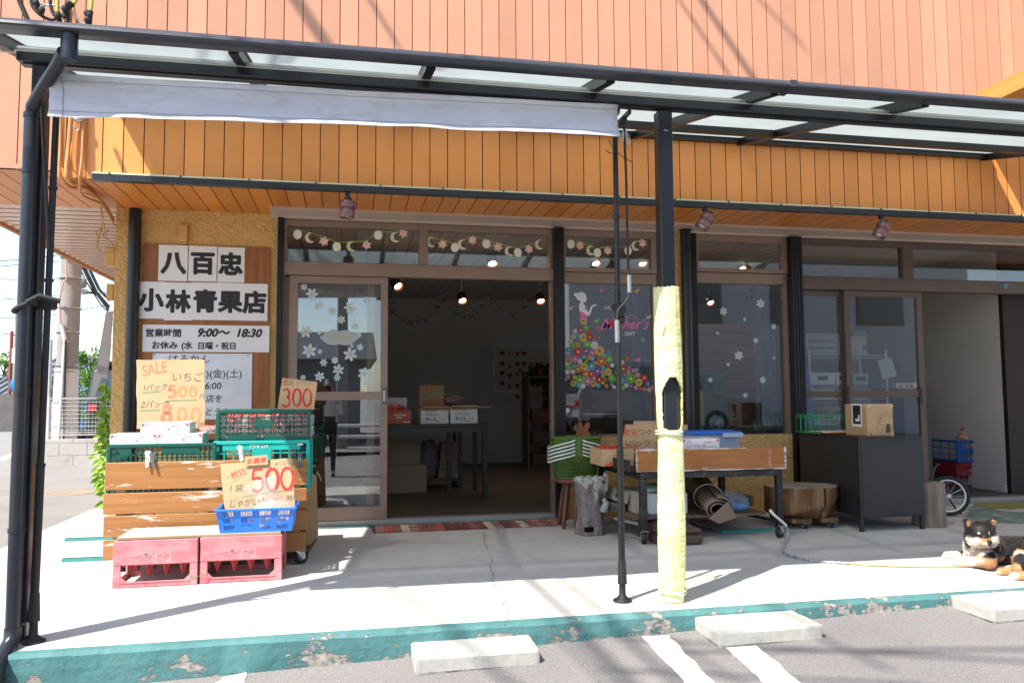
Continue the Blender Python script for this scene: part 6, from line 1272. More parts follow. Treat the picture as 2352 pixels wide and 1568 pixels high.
FL = '183,368,36,y 205,432,34,g 155,455,32,m 103,465,20,w 242,470,22,r 128,500,24,b 180,525,40,y 242,522,35,r 85,515,24,c 328,525,20,m 82,600,35,g 130,597,25,y 218,590,36,g 285,597,38,w 42,642,30,b 130,660,45,r 205,652,38,p 262,672,36,k 336,652,48,y 423,665,20,b 383,692,20,t 100,730,34,k 186,712,22,b 232,718,22,y 268,728,20,t 148,750,22,w 352,750,48,o 428,730,36,g 92,790,20,b 130,825,36,o 185,798,38,y 258,795,40,b 210,750,18,g 300,765,20,o 367,815,22,b 410,785,20,r 455,787,20,w 80,850,22,w 316,845,36,p 415,850,38,y 360,855,20,k 205,870,40,o 255,870,32,r 148,925,42,g 222,940,40,k 280,910,20,k 330,925,35,r 370,888,24,g 390,925,22,r 450,907,38,g 35,895,28,k 98,900,22,y 85,960,30,y 135,980,25,b 180,985,22,w 278,962,30,y 323,980,22,b 365,955,18,g 400,985,22,o 450,970,25,p 473,995,18,w 30,700,25,k 45,745,30,y 35,810,30,g 560,822,34,r 552,762,20,w 600,720,22,r 688,830,20,b 608,855,22,y 612,812,22,p 655,838,25,k 695,880,30,k 758,907,36,r 548,935,36,b 632,915,50,g 708,950,38,y 570,880,25,p 590,978,22,w 562,998,20,g 635,985,22,p 678,997,24,k 722,1010,20,r 760,1015,22,k 795,965,34,p 838,998,24,k 805,1020,22,c 500,850,30,o 505,930,30,g 490,760,26,p 60,560,22,c'
mb = MB(); yS = YF+.0535
for i, s_ in enumerate(FL.split()):
    u, v, r, k = s_.split(','); p = A(*zm(float(u), float(v)), yS); r = float(r)*.00092
    petal_flower(mb, p.x, p.z, yS-.00035*(i % 9), r, 8 if i % 3 else 7, keys.index(k), 11 if k != 'y' else 6, .30, i, .34)
sq = lambda pts: [(A(*zm(u, v), yS).x, A(*zm(u, v), yS).z) for u, v in pts]
wm = [(118,110),(150,92),(188,97),(203,118),(207,140),(214,156),(207,164),(210,178),(202,190),(182,188),(182,212),(200,228),(215,240),(218,270),(232,285),(250,240),(262,218),(290,213),(312,205),(300,222),(270,232),(250,290),(240,315),(222,318),(195,300),(165,275),(148,285),(138,240),(142,205),(160,190),(150,180),(120,165),(112,135)]
mb.sheet(sq(wm), (0,yS,0), X_, Z_, 3); mb.sheet(sq([(108+19*math.cos(a), 118+19*math.sin(a)) for a in [i*.45 for i in range(14)]]), (0,yS-.0004,0), X_, Z_, 3)
mb.sheet(sq([(148,285),(165,275),(195,300),(220,318),(216,352),(152,352)]), (0,yS-.0004,0), X_, Z_, 7); mb.sheet(sq([(192,236),(205,232),(218,258),(216,272),(200,262)]), (0,yS-.0004,0), X_, Z_, 7)
o = A(*zm(380,257), yS); mb.text('HAPPY', o, X_, Z_, .040, 3, .0004, .004); o = A(*zm(573,505), yS); mb.text('DAY', o, X_, Z_, .048, 3, .0004, .006)
o = A(*zm(335,445), yS); mb.text('M', o, X_, Z_, .135, 7, .0004, .012, 'LEFT', .45); mb.text("ther's", A(*zm(505,440), yS), X_, Z_, .125, 7, .0004, .012, 'LEFT', .4, .95)
mb.ribbon(sq([(400,440),(340,460),(300,455),(295,430),(320,420),(345,432)]), .006, (0,yS,0), X_, Z_, mi=7); mb.ribbon(sq([(560,340),(620,310),(670,315),(688,340),(660,350)]), .005, (0,yS,0), X_, Z_, mi=7)
mb.sheet(sq([(452,425),(425,390),(427,362),(445,355),(455,368),(470,352),(485,365),(482,395)]), (0,yS-.0016,0), X_, Z_, 4)
for u, v, k, s_ in ((358,78,'k',24),(430,113,'g',13),(690,88,'y',26),(62,250,'c',26),(452,508,'p',26),(310,370,'g',26),(588,175,'b',15),(783,203,'p',22),(803,335,'c',25),(742,550,'t',20),(697,738,'k',28),(830,728,'p',20),(278,140,'g',11),(318,168,'b',12),(357,138,'y',9),(400,158,'b',10),(355,172,'r',9),(382,190,'p',9),(286,200,'r',10),(245,163,'g',8)):
    mb.sheet(sq([(u-s_,v-s_*.7),(u-s_*.2,v-s_*.2),(u+s_*.3,v-s_),(u+s_,v-s_*.5),(u+s_*.2,v+s_*.1),(u+s_*.6,v+s_*.7),(u-s_*.1,v+s_*.4),(u-s_*.7,v+s_*.6)]), (0,yS-.0004,0), X_, Z_, keys.index(k))
mb.build('mothers_day_sticker', pm, win1)
# garlands behind the transom lights
m_ribbon = M('lime_ribbon', C(.50,.70,.14), .6); m_moon = M('moon_card', C(.66,.69,.45), .7); m_star = M('star_card', C(.80,.52,.40), .7); m_disc = M('cream_card', C(.82,.78,.68), .7)
def garland(label, items, zf, y):
    P = [A(*zf(u, v), y) for _, u, v in items]; t = thing('paper_garland', label, 'garland', P[0], 'paper garlands behind the transom panes'); mb = MB()
    mb.tube([p+Vector((0,0,.035)) for p in P], .0022, 5); mb.build('ribbon', m_ribbon, t)
    for (k, u, v), p in zip(items, P):
        mb = MB(); r = .042; a0 = rnd.uniform(-.3,.3)
        if k == 's': mb.prism([(r*(1 if i % 2 == 0 else .58)*math.sin(a0+i*math.pi/6), r*(1 if i % 2 == 0 else .58)*math.cos(a0+i*math.pi/6)) for i in range(12)], p, X_, Z_, .002); mb.build('paper_star', m_star, t)
        elif k == 'm': mb.prism([(r*math.cos(a), r*math.sin(a)) for a in [math.radians(60+i*12) for i in range(21)]]+[(r*.35+r*.75*math.cos(a), r*.12+r*.78*math.sin(a)) for a in [math.radians(290-i*14) for i in range(15)]], p, X_, Z_, .002); mb.build('paper_moon', m_moon, t)
        else: mb.prism([(r*.78*math.cos(a), r*.9*math.sin(a)) for a in [i*.3 for i in range(21)]], p, X_, Z_, .002); mb.build('paper_disc', m_disc, t)
yG = YF+.034
garland('paper garland of moons, stars and cream discs behind the left transom pane', [('d',200,285),('m',288,308),('s',380,332),('d',468,370),('m',572,368),('s',672,358),('d',750,290),('m',870,305),('s',922,278)], z4, yG)
garland('paper garland of moons, stars and discs behind the second transom pane', [('m',1115,338),('s',1190,352),('d',1275,375),('m',1330,355),('s',1395,325),('d',1490,350),('s',1570,372),('m',1650,400),('d',1705,410),('s',1780,385),('m',1855,355)], z4, yG)
garland('paper garland behind the tilting window, partly hidden by the awning pole', [('d',425,355),('s',488,365),('m',565,398),('d',608,415),('s',680,400),('d',820,400),('m',875,368),('s',920,348)], z5, YF+.026)

# ------------------------------------------------------------------ inside the shop
m_tblack = M('black_table', C(.012,.012,.013), .4)
YT = 7.46; zt_ = A(1110,972,YT).z; xr_ = A(1121,970,YT).x; TT = thing('shop_table', 'long black table inside the open doorway carrying boxes of fruit', 'table', (xr_-.9,YT+.3,.055))
mb = MB(); mb.bbox((xr_-1.8,YT,zt_-.03),(xr_,YT+.65,zt_),.003); mb.build('tabletop', m_tblack, TT); MB().box((xr_-1.77,YT+.02,zt_-.08),(xr_-.03,YT+.04,zt_-.031)).build('apron', m_tblack, TT)
for x, y in ((xr_-.03,YT+.03),(xr_-.03,YT+.62),(xr_-1.75,YT+.03),(xr_-1.75,YT+.62),(xr_-.30,YT+.62)): MB().bbox((x-.02,y-.02,.055),(x+.02,y+.02,zt_-.031),.002).build('leg', m_tblack, TT)
T2 = thing('shop_table', 'second black table standing behind the fruit table', 'table', (xr_-.5,YT+1.0,.055)); MB().bbox((xr_-1.6,YT+.75,zt_-.03),(xr_-.12,YT+1.3,zt_),.003).build('tabletop', m_tblack, T2)
for x, y in ((xr_-.16,YT+.79),(xr_-.16,YT+1.26),(xr_-1.5,YT+.79),(xr_-1.5,YT+1.26)): MB().bbox((x-.02,y-.02,.055),(x+.02,y+.02,zt_-.031),.002).build('leg', m_tblack, T2)
zi = lambda u, v: ((900+.32313*u)/1.2653, (1100+.32313*v)/1.2653)
m_redpr = M('orange_print', C(.6,.12,.04), .6); m_wbox = M('white_fruit_carton', C(.62,.61,.59), .6)
def ibox(label, u0, u1, v0, v1, mat, prints, mats, y=YT+.06, d=.28):
    a, b = A(*zi(u0, v1), y), A(*zi(u1, v0), y); t = tray_box('fruit_carton', label, a.x, b.x, y, d, zt_+.001, b.z-zt_, mat, 'fruit cartons on the black table'); mb = MB(); o = Vector((a.x,y,zt_+.001)); w_, h = b.x-a.x, b.z-zt_
    for body, u, v, s_, bo, mi in prints: mb.text(body, o+Vector((u*w_,0,v*h)), X_, Z_, s_*h, mi, .0006, bo)
    mb.build('print', mats, t); return t, a, b
wp = [('茨城 特産',.12,.80,.2,.01,0),('甲種階級 生産者',.17,.55,.13,.01,1),('秀',.18,.22,.24,.015,2),('L大',.36,.22,.26,.015,2),('144',.74,.28,.15,.02,0),('選果印',.52,.12,.12,.01,1)]
t, a, b = ibox('white melon carton with open brown flaps in front of the melon price card', 1000, 1248, 270, 380, m_wbox, wp, [m_redpr, m_greenprint, m_ink])
MB().box((a.x+.005,YT+.0,b.z+.001),(b.x-.005,YT+.055,b.z+.012),0,rot(-.5)).build('flap', m_cardplain, t)
t, a, b = ibox('white melon carton with open flaps at the right end of the table', 1265, 1508, 262, 376, m_wbox, wp, [m_redpr, m_greenprint, m_ink])
MB().box((a.x+.005,YT+.0,b.z+.001),(b.x-.005,YT+.055,b.z+.012),0,rot(-.5)).build('flap', m_cardplain, t); MB().box((b.x+.003,YT+.07,b.z+.001),(b.x+.14,YT+.3,b.z+.006)).build('flap', m_cardplain, t)
mo_ = M('orange_red_carton', C(.50,.10,.045), .55); t, a, b = ibox('orange red carton of wrapped fruit with a white lid lining', 640, 912, 285, 386, mo_, [('中津川市農協',.42,.6,.16,.02,0),('中津川',.5,.42,.15,.02,0),('飛騨美濃',.72,.1,.13,.02,0)], [m_paper]); tomatoes(t, a.x+.05, b.x-.04, YT+.1, YT+.28, b.z+.01, 14, .045, M('orange_fruit', C(.42,.06,.02), .3), 'fruit')
MB().box((a.x,YT+.345,zt_+.002),(b.x-.02,YT+.35,b.z+.12)).build('lid', m_wbox, t)
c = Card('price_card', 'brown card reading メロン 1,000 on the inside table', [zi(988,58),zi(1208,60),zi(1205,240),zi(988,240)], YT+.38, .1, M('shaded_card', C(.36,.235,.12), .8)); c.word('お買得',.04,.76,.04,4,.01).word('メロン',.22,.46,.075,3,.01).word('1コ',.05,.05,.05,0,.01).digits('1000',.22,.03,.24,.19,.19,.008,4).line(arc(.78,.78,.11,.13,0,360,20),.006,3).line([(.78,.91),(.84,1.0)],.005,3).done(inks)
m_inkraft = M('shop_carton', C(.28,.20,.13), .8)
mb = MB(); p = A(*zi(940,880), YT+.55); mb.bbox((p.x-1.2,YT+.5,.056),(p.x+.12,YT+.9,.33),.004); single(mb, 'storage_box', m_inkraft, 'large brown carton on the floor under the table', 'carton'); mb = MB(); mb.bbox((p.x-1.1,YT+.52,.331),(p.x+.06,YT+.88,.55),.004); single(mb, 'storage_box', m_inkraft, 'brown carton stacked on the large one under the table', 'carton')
p = A(*zi(1165,850), YT+.95); DL = thing('flat_dolly', 'wooden flat dolly loaded with a stack of cartons under the tables', 'dolly', (p.x,YT+1.0,.055)); MB().bbox((p.x-.24,YT+.8,.13),(p.x+.24,YT+1.2,.16),.003).build('deck', m_redwood, DL)
for x in (-.18,.18): caster(DL, p.x+x, YT+.84, .13, .034, .3)
# casters above are computed from ground 0: lift them to the shop floor
for k in kids(DL):
    if k.name.startswith('caster'): k.location.z += .055
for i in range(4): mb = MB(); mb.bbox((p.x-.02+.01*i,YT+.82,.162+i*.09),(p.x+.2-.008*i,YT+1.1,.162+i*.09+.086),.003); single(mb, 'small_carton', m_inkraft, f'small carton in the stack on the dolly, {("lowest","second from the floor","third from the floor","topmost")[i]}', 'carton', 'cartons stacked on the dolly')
mb = MB(); mb.ell((p.x-.13,YT+.95,.33),(.12,.12,.22),16,10,amp=.4,fq=9); single(mb, 'grey_cloth', M('grey_sheet', C(.16,.165,.17), .8), 'crumpled grey sheet bundled beside the carton stack under the table', 'cloth')
# melon leaves / bags on the table
mb = MB(); p = A(*zi(1290,200), YT+.4); mb.ell(p, (.10,.06,.05), 14, 9, amp=.5, fq=12); single(mb, 'fruit_bag', M('red_net_bag', C(.22,.10,.10), .5, 0, .5, 30), 'reddish bag of fruit beside the melon card', 'bag'); mb = MB(); p = A(*zi(1255,170), YT+.42); mb.ell(p, (.09,.03,.022), 12, 8, M=rot(0,.35,0), amp=.2); single(mb, 'cucumber', M('dark_green_veg', C(.02,.05,.015), .5), 'dark green gourd lying on the red bag', 'vegetable')
# back wall: framed heart strings, shelf, butterflies, lamps
Yw_ = YB-.03; z8 = lambda u, v: ((1080+.28056*u)/1.2653, (760+.28056*v)/1.2653)
a, b = A(*z8(1258,1350), Yw_), A(*z8(2150,868), Yw_); BD = thing('wall_frame', 'large thin white frame on the back wall behind the heart strings', 'frame', ((a.x+b.x)/2,Yw_,a.z)); frame('frame_rail', a.x, b.x, a.z, b.z, Yw_-.02, .04, .025,.025,.025,.025, m_offwhite, BD); MB().box((a.x+.02,Yw_-.005,a.z+.02),(b.x-.02,Yw_+.01,b.z-.02)).build('panel', m_inwall, BD)
m_heart = M('red_heart', C(.22,.008,.012), .7)
hp = [(.042*math.sin(a)**3, .042*(13*math.cos(a)-5*math.cos(2*a)-2*math.cos(3*a)-math.cos(4*a))/16) for a in [i*2*math.pi/24 for i in range(24)]]
for ci, (u, vs_) in enumerate(((1350,(948,1055,1153,1257)),(1428,(958,1083,1178,1297,1420)),(1510,(955,1058,1168,1285,1398)),(1577,(948,1057,1160,1268)))):
    ps = [A(*z8(u, v), Yw_-.06) for v in vs_]; t = thing('heart_string', f'string of red paper hearts on the back wall, {("first","second","third","last")[ci]} from the left', 'heart string', ps[-1], 'heart strings on the back wall'); MB().tube([ps[0]+Z_*.1, ps[-1]], .002, 5).build('thread', m_offwhite, t)
    for k, p in enumerate(ps): yw = .15 if (ci in (0,3)) else rnd.uniform(.3,1.2); MB().prism(hp, p, Vector((math.cos(yw),math.sin(yw),0))*.95, Z_*.95, .004).build('heart', m_heart, t)
cols_ = [M('butterfly_'+n, c_, .7) for n, c_ in (('green', C(.03,.18,.06)), ('pink', C(.45,.06,.10)), ('red', C(.35,.015,.05)), ('blue', C(.10,.26,.30)), ('violet', C(.13,.10,.20)), ('yellow', C(.45,.24,.02)))]
def butterflies(label, pts, y):
    P = [A(*z8(u, v), y) for u, v, _ in pts]; t = thing('butterfly_garland', label, 'garland', P[0], 'butterfly garlands under the ceiling'); MB().tube(P, .0018, 5).build('thread', m_offwhite, t)
    for i, ((u, v, c_), p) in enumerate(zip(pts, P)):
        a = rnd.uniform(-.5,.5); r = .036; wg = [(0,0),(.45*r,.75*r),(1.0*r,.8*r),(.9*r,.2*r),(.55*r,.05*r),(.75*r,-.45*r),(.35*r,-.65*r),(0,-.15*r)]; mb = MB()
        for sg in (1, -1): mb.prism([(x*sg, z) for x, z in wg], p, Vector((math.cos(a+sg*.5),math.sin(a+sg*.5)*.8,math.sin(a)*.4)), Vector((-math.sin(a)*.3,0,1)), .002)
        mb.build('butterfly', cols_[c_], t)
butterflies('left butterfly garland drooping from the ceiling track', [(208,440,0),(208,520,1),(268,543,0),(332,603,1),(410,637,2),(493,635,3),(565,603,4),(628,540,5),(678,475,0),(712,400,1),(752,325,3)], 9.2)
butterflies('middle butterfly garland between the two lit track lamps', [(757,405,2),(820,470,5),(878,538,0),(947,570,1),(1032,565,2),(1100,520,3),(1148,462,4),(1188,390,5),(1222,352,0)], 9.15)
butterflies('right butterfly garland ending near the dark window post', [(1258,432,1),(1308,498,2),(1370,545,3),(1455,560,4),(1532,535,5),(1588,475,0),(1628,402,1)], 9.1)
x0, x1 = A(*z8(1625,1300), 10.2).x, A(*z8(1900,1300), 10.2).x+.5; SH = thing('shelf_unit', 'brown wooden cube shelf against the back wall, right of the doorway view', 'shelf', ((x0+x1)/2,10.2,.055)); zsT = A(*z8(1640,1205), 10.2).z; m_shelf = wood('shelf_wood', C(.10,.045,.02), C(.16,.075,.03), (2,8,8))
for i in range(4): x = x0+(x1-x0)*i/3; MB().box((x-.015,10.2,.056),(x+.015,10.55,zsT)).build('upright', m_shelf, SH)
for j in range(5): z = .06+(zsT-.06)*j/4; MB().box((x0,10.195,z),(x1,10.545,z+.025)).build('shelf_board', m_shelf, SH)
for i in range(3):
    for j in range(3): mb = MB(); xx = x0+.05+(x1-x0)/3*i; mb.bbox((xx,10.22,.09+(zsT-.06)*j/4),(xx+.28,10.5,.24+(zsT-.06)*j/4),.004); single(mb, 'stock_carton', M('dark_stock', C(.06+.05*((i+j) % 3),.06,.05), .7), f'stock in the {("left","middle","right")[i]} column of the cube shelf, {("bottom","second","third")[j]} row', 'carton')
mb = MB(); p = A(*z8(1780,1120), 10.35)
for i in range(140): c_ = p+Vector((rnd.gauss(0,.11),rnd.gauss(0,.06),rnd.gauss(-.06,.06))); d = Vector((rnd.uniform(-1,1),rnd.uniform(-1,1),rnd.uniform(-1,1)))*.05; e = d.orthogonal(); mb.add([c_-d,c_+e,c_+d,c_-e],[(0,1,2,3)],0 if rnd.random() < .92 else 1)
single(mb, 'plant_display', [M('dark_leaf', C(.02,.06,.03), .6), m_redprint], 'leafy dark green display on top of the cube shelf', 'plant')
m_copper = M('copper_shade', C(.16,.05,.025), .3, .8)
gl_ = 'lit copper track lamps inside'
def lamp(label, px, py, y, tilt=0, rz=0, sc=1.25): spot(label, px, py, 0, 0, tilt, gl_, True, y, ZC-.03, m_copper, sc, rz, -.75)
lamp('lit copper lamp at the top left of the open doorway', 911, 652, 8.2, -.5); lamp('lit copper lamp left of centre on the back track', 1061, 685, 9.0, -.1); lamp('lit copper lamp at the right end of the back track', 1241, 686, 9.0, .0)
lamp('lit copper lamp seen through the second transom pane', 1130, 600, 7.6); lamp('lit copper lamp seen through the tilting window, left', 1367, 600, 7.9); lamp('lit copper lamp seen through the tilting window, right', 1474, 600, 7.9)
lamp('lit copper lamp behind the flower sticker window', 1459, 700, 9.3); lamp('lit copper lamp left behind the daisy window', 1630, 690, 9.0); lamp('lit copper lamp right behind the daisy window', 1732, 672, 8.2); lamp('unlit looking lamp behind the right transom pane', 1702, 612, 7.9)
mb = MB(); mb.box((.7,8.98,ZC-.03),(2.9,9.02,ZC-.002)); single(mb, 'lamp_track', m_offwhite, 'long white lamp track on the shop ceiling', 'lamp track')
for i, (px, py, y) in enumerate(((1061,640,9.0),(1700,600,8.4))):
    pass
for x, y, e_ in ((1.15,8.9,5),(2.1,8.9,5),(.2,8.1,4),(3.6,8.5,4)):
    ld = bpy.data.lights.new('track_light', 'SPOT'); ld.energy = e_; ld.color = (1,.75,.5); ld.spot_size = 1.6; ld.spot_blend = .6; ld.shadow_soft_size = .04; lo = bpy.data.objects.new('track_light', ld); COL.objects.link(lo); lo.location = (x,y,2.15)
# window 1: counter with a black till; window 2: slatted door, banner, case
mb = MB(); xx = A(1330,1000,6.75).x; mb.bbox((xx-.1,6.6,.056),(xw1r+.0,7.05,.60),.004); single(mb, 'counter', M('dark_counter', C(.05,.04,.035), .6), 'dark counter standing inside the flower sticker window', 'counter')
a, b = A(1342,1000,6.7), A(1418,952,6.7); mb = MB(); mb.bbox((a.x,6.65,.601),(b.x,6.95,b.z),.006); mb.bbox((a.x+.01,6.648,b.z+.001),(b.x-.01,6.8,b.z+.012),.003,1); single(mb, 'cash_register', [m_black, m_offwhite], 'black cash register with white top edge inside the flower window', 'till')
def curtain(label, x0, x1, y, z0, z1, c_):
    n = 60; vs = []
    for i in range(n+1): u = i/n; x = x0+(x1-x0)*u; vs += [(x, y+.02*math.sin(u*34)+.01*math.sin(u*13), z0), (x, y+.02*math.sin(u*34)+.01*math.sin(u*13), z1)]
    mb = MB().add(vs, [(2*i,2*i+2,2*i+3,2*i+1) for i in range(n)], 0, True); o = single(mb, 'curtain', M('curtain_cloth', c_, .8), label, 'curtain'); s_ = o.modifiers.new('s','SOLIDIFY'); s_.thickness = .003
curtain('pale curtain gathered at the right of the flower sticker window', A(1452,800,6.6).x, A(1500,800,6.6).x, 6.62, .62, 1.95, C(.20,.24,.27)); curtain('grey curtain gathered behind the daisy window', A(1735,800,6.6).x, A(1785,800,6.6).x, 6.62, .62, 1.95, C(.20,.22,.25))
y = 7.3; a, b = A(1598,1010,y), A(1748,745,y); t = thing('louvre_door', 'orange brown louvred door standing inside the daisy window', 'louvre door', ((a.x+b.x)/2,y,.056)); frame('stile', a.x, b.x, .056, b.z, y, .04, .05,.05,.08,.08, m_bboard, t); mb = MB()
for i in range(34): z = .16+i*(b.z-.26)/34; mb.box((a.x+.05,y+.005,z),(b.x-.05,y+.035,z+.028),0,rot(.5))
mb.build('louvres', m_bboard, t)
a, b = A(1598,1000,7.2), A(1665,850,7.2); mb = MB(); mb.box((a.x,7.19,a.z),(b.x,7.193,b.z)); mb.box((a.x+.02,7.188,a.z+.1),(a.x+.09,7.1895,b.z-.2),1); mb.text('営業', (a.x+.02,7.188,b.z-.12), X_, Z_, .09, 2, .0006, .02); o = single(mb, 'banner', [M('green_banner', C(.03,.13,.09), .7), M('yellow_cloth', C(.42,.33,.03), .7), m_ink], 'green and yellow shop banner hanging behind the daisy window', 'banner')
a, b = A(1690,1000,6.8), A(1765,912,6.8); mb = MB(); mb.bbox((a.x,6.75,.60),(b.x,7.0,b.z),.01); single(mb, 'leather_case', M('brown_leather', C(.10,.035,.018), .5), 'brown leather case behind the daisy window', 'case')
a, b = A(1733,995,6.62), A(1786,962,6.62); mb = MB(); mb.bbox((a.x,6.6,a.z),(b.x+.02,6.72,b.z),.03); single(mb, 'grey_device', M('grey_device', C(.13,.14,.13), .4), 'rounded grey device on the sill of the daisy window', 'device')
a, b = A(1650,1000,6.6), A(1660,945,6.6); mb = MB(); mb.lathe([(.035,.0),(.036,.10),(.03,.13),(.012,.15),(.012,.18),(.016,.182),(.016,.20)], (a.x,6.6,a.z), 18); mb.box((a.x-.02,6.563,a.z+.05),(a.x+.02,6.5645,a.z+.10),1); single(mb, 'bottle', [m_black, M('blue_label', C(.02,.12,.45), .4)], 'black pump bottle with blue label on the daisy window sill', 'bottle')
mb = MB(); mb.bbox((A(1600,1000,6.7).x,6.55,.056),(A(1795,1000,6.7).x,7.05,.598),.004); single(mb, 'counter', M('brown_counter', C(.05,.025,.015), .6), 'brown counter standing inside the daisy window', 'counter')
# wire shelf behind the right sliding doors
z2 = lambda u, v: ((2300+.29340*u)/1.2653, (800+.29340*v)/1.2653)
ys = 7.0; xa2, xb2 = A(*z2(175,900), ys).x, A(*z2(920,900), ys).x+.02; SR = thing('wire_rack', 'white wire rack with three shelves behind the right sliding doors', 'rack', ((xa2+xb2)/2,ys+.2,.055)); m_rack = M('pale_wire', C(.50,.53,.55), .35, .4)
for x in (xa2, xb2):
    for y in (ys, ys+.42): MB().cyl((x,y,.056),(x,y,A(*z2(175,735), ys).z), .013, n=10).build('upright', m_rack, SR)
shz = [A(*z2(300,785), ys).z, A(*z2(300,1230), ys).z-.0, .25]
for z in shz:
    mb = MB()
    for y in (ys, ys+.42):
        mb.tube([(xa2,y,z),(xb2,y,z)], .004, 6); mb.tube([(xa2,y,z-.03),(xb2,y,z-.03)], .004, 6); n = 24; mb.tube([(xa2+(xb2-xa2)*i/n, y, z-(.03 if i % 2 else 0)) for i in range(n+1)], .0025, 5)
    for i in range(24): x = xa2+(xb2-xa2)*(i+.5)/24; mb.tube([(x,ys,z+.003),(x,ys+.42,z+.003)], .002, 4)
    mb.build('wire_shelf', m_rack, SR)
m_wb = M('white_basket', C(.62,.62,.61), .5); m_tb = M('mint_basket', C(.22,.36,.36), .5)
def bin_(label, u0, u1, y, z, h, mat, d=.3):
    a, b = A(*z2(u0,1000), y), A(*z2(u1,1000), y); t = thing('storage_basket', label, 'basket', ((a.x+b.x)/2,y+d/2,z), 'plastic baskets on the wire rack'); mb = MB(); x0, x1 = a.x, b.x; k = .015
    cols = [(.04,.96,16)]; rows = [(.10,.30),(.36,.56)]
    slot_wall(mb, (x0+k,y+k,z),(x1-k,y+k,z),(x0,y,z+h),(x1,y,z+h), cols, rows, -.003); slot_wall(mb, (x1-k,y+d-k,z),(x0+k,y+d-k,z),(x1,y+d,z+h),(x0,y+d,z+h), cols, rows, -.003); slot_wall(mb, (x0+k,y+d-k,z),(x0+k,y+k,z),(x0,y+d,z+h),(x0,y,z+h), [(.04,.96,12)], rows, -.003); slot_wall(mb, (x1-k,y+k,z),(x1-k,y+d-k,z),(x1,y,z+h),(x1,y+d,z+h), [(.04,.96,12)], rows, -.003); mb.box((x0+k,y+k,z),(x1-k,y+d-k,z+.004)); mb.build('body', mat, t)
    MB().bbox((x0-.006,y-.008,z+h-.012),(x1+.006,y+.004,z+h+.004),.002).build('rim', mat, t); MB().box(((x0+x1)/2-.05,y-.004,z+h*.72),((x0+x1)/2+.05,y+.0005,z+h*.88)).build('handle_slot', m_ink, t); return t
zm_ = A(*z2(300,1140), ys+.03).z-.005
MB_z = zm_
bin_('white slotted basket left on the middle shelf of the rack', 188, 438, ys+.02, shz[1]+.006, A(*z2(300,965), ys+.02).z-shz[1]-.006, m_wb); bin_('white slotted basket half hidden by the door stile on the rack', 445, 600, ys+.05, shz[1]+.006, A(*z2(300,965), ys+.05).z-shz[1]-.006, m_wb); bin_('mint green slotted basket right on the middle shelf of the rack', 612, 765, ys+.02, shz[1]+.006, A(*z2(690,975), ys+.02).z-shz[1]-.006, m_tb)
a, b = A(*z2(305,765), ys+.05), A(*z2(472,580), ys+.05); t = thing('drawer_unit', 'translucent white drawer unit on top of the wire rack', 'drawers', ((a.x+b.x)/2,ys+.2,shz[0])); zt3 = b.z; z0 = shz[0]+.006
frame('case', a.x-.16, b.x, z0, zt3, ys+.05, .28, .008,.008,.008,.008, m_offwhite, t, [(z0+(zt3-z0)*.36,.006),(z0+(zt3-z0)*.68,.006)])
for i in range(3): h = (zt3-z0)/3; MB().bbox((a.x-.14,ys+.06,z0+.012+i*h),(b.x-.014,ys+.3,z0+h*(i+1)-.012),.004).build('drawer', M('drawer_front', C(.30,.30,.30), .3), t)
a, b = A(*z2(597,765), ys+.1), A(*z2(750,605), ys+.1); textbox('pale green carton with a round crest on top of the wire rack', a.x, b.x, ys+.1, ys+.35, shz[0]+.006, b.z, [('高',.62,.25,.07,.01,False)], M('pale_green_carton', C(.36,.38,.27), .7), None, 'gift_carton')
a, b = A(*z2(597,603), ys+.14), A(*z2(742,548), ys+.14); mb = MB(); mb.bbox((a.x,ys+.12,b.z-.07),(b.x-.01,ys+.33,b.z),.006); single(mb, 'blue_carton', M('blue_grey_carton', C(.10,.16,.22), .6), 'blue grey carton on top of the crested carton', 'carton', base=((a.x+b.x)/2,ys+.2,b.z-.07))
mb = MB(); pts = [A(*z2(*q), ys-.03) for q in ((850,840),(985,812),(1045,995),(900,1030))]; mb.prism([(p.x,p.z) for p in pts], (0,ys-.03,0), X_, Z_, .004); single(mb, 'pinned_sheet', M('mint_sheet', C(.38,.43,.40), .7), 'pale sheet of paper hanging from the right upright of the rack', 'paper')
a, b = A(*z2(1040,1122), 6.9), A(*z2(1265,1065), 6.9); zb_ = a.z; textbox('white snack carton printed with orange citrus on the table by the rack', a.x, b.x, 6.9, 7.15, zb_, b.z, [('PARTOGE',.05,.55,.025,.01,False),('●',.12,.1,.04,.0,False),('●●',.40,.15,.05,.0,False),('●',.85,.2,.04,.0,False)], m_wbox, None, 'snack_carton', ink=M('citrus_print', C(.55,.16,.03), .6))
mb = MB(); mb.bbox((xb2+.03,6.8,.056),(A(*z2(1300,1100), 6.9).x,7.3,zb_-.002),.004); single(mb, 'work_table', M('dark_worktop', C(.045,.045,.05), .5), 'dark worktop cabinet right of the wire rack', 'table')
pts = [A(*z2(u, v), 6.72) for u, v in ((112,905),(135,905),(165,1000),(215,1480),(118,1480))]; mb = MB(); mb.prism([(p.x,p.z) for p in pts], (0,6.72,0), X_, Z_, .03); single(mb, 'blue_apron', M('blue_fabric', C(.03,.17,.50), .7), 'bright blue cloth hanging from a hook at the left door edge', 'cloth')
mb = MB(); p = A(*z2(300,1330), ys+.1); mb.ell(p, (.17,.12,.07), 16, 10, amp=.4, fq=9); single(mb, 'canvas_bundle', M('beige_canvas', C(.33,.28,.23), .8), 'beige canvas bundle on the lower shelf of the rack', 'cloth')
a = A(*z2(230,1390), 6.75); b = A(*z2(420,1480), 6.75); bin_('grey slotted basket low behind the green wire tray', 230, 475, 6.75, b.z, a.z-b.z, m_wb)
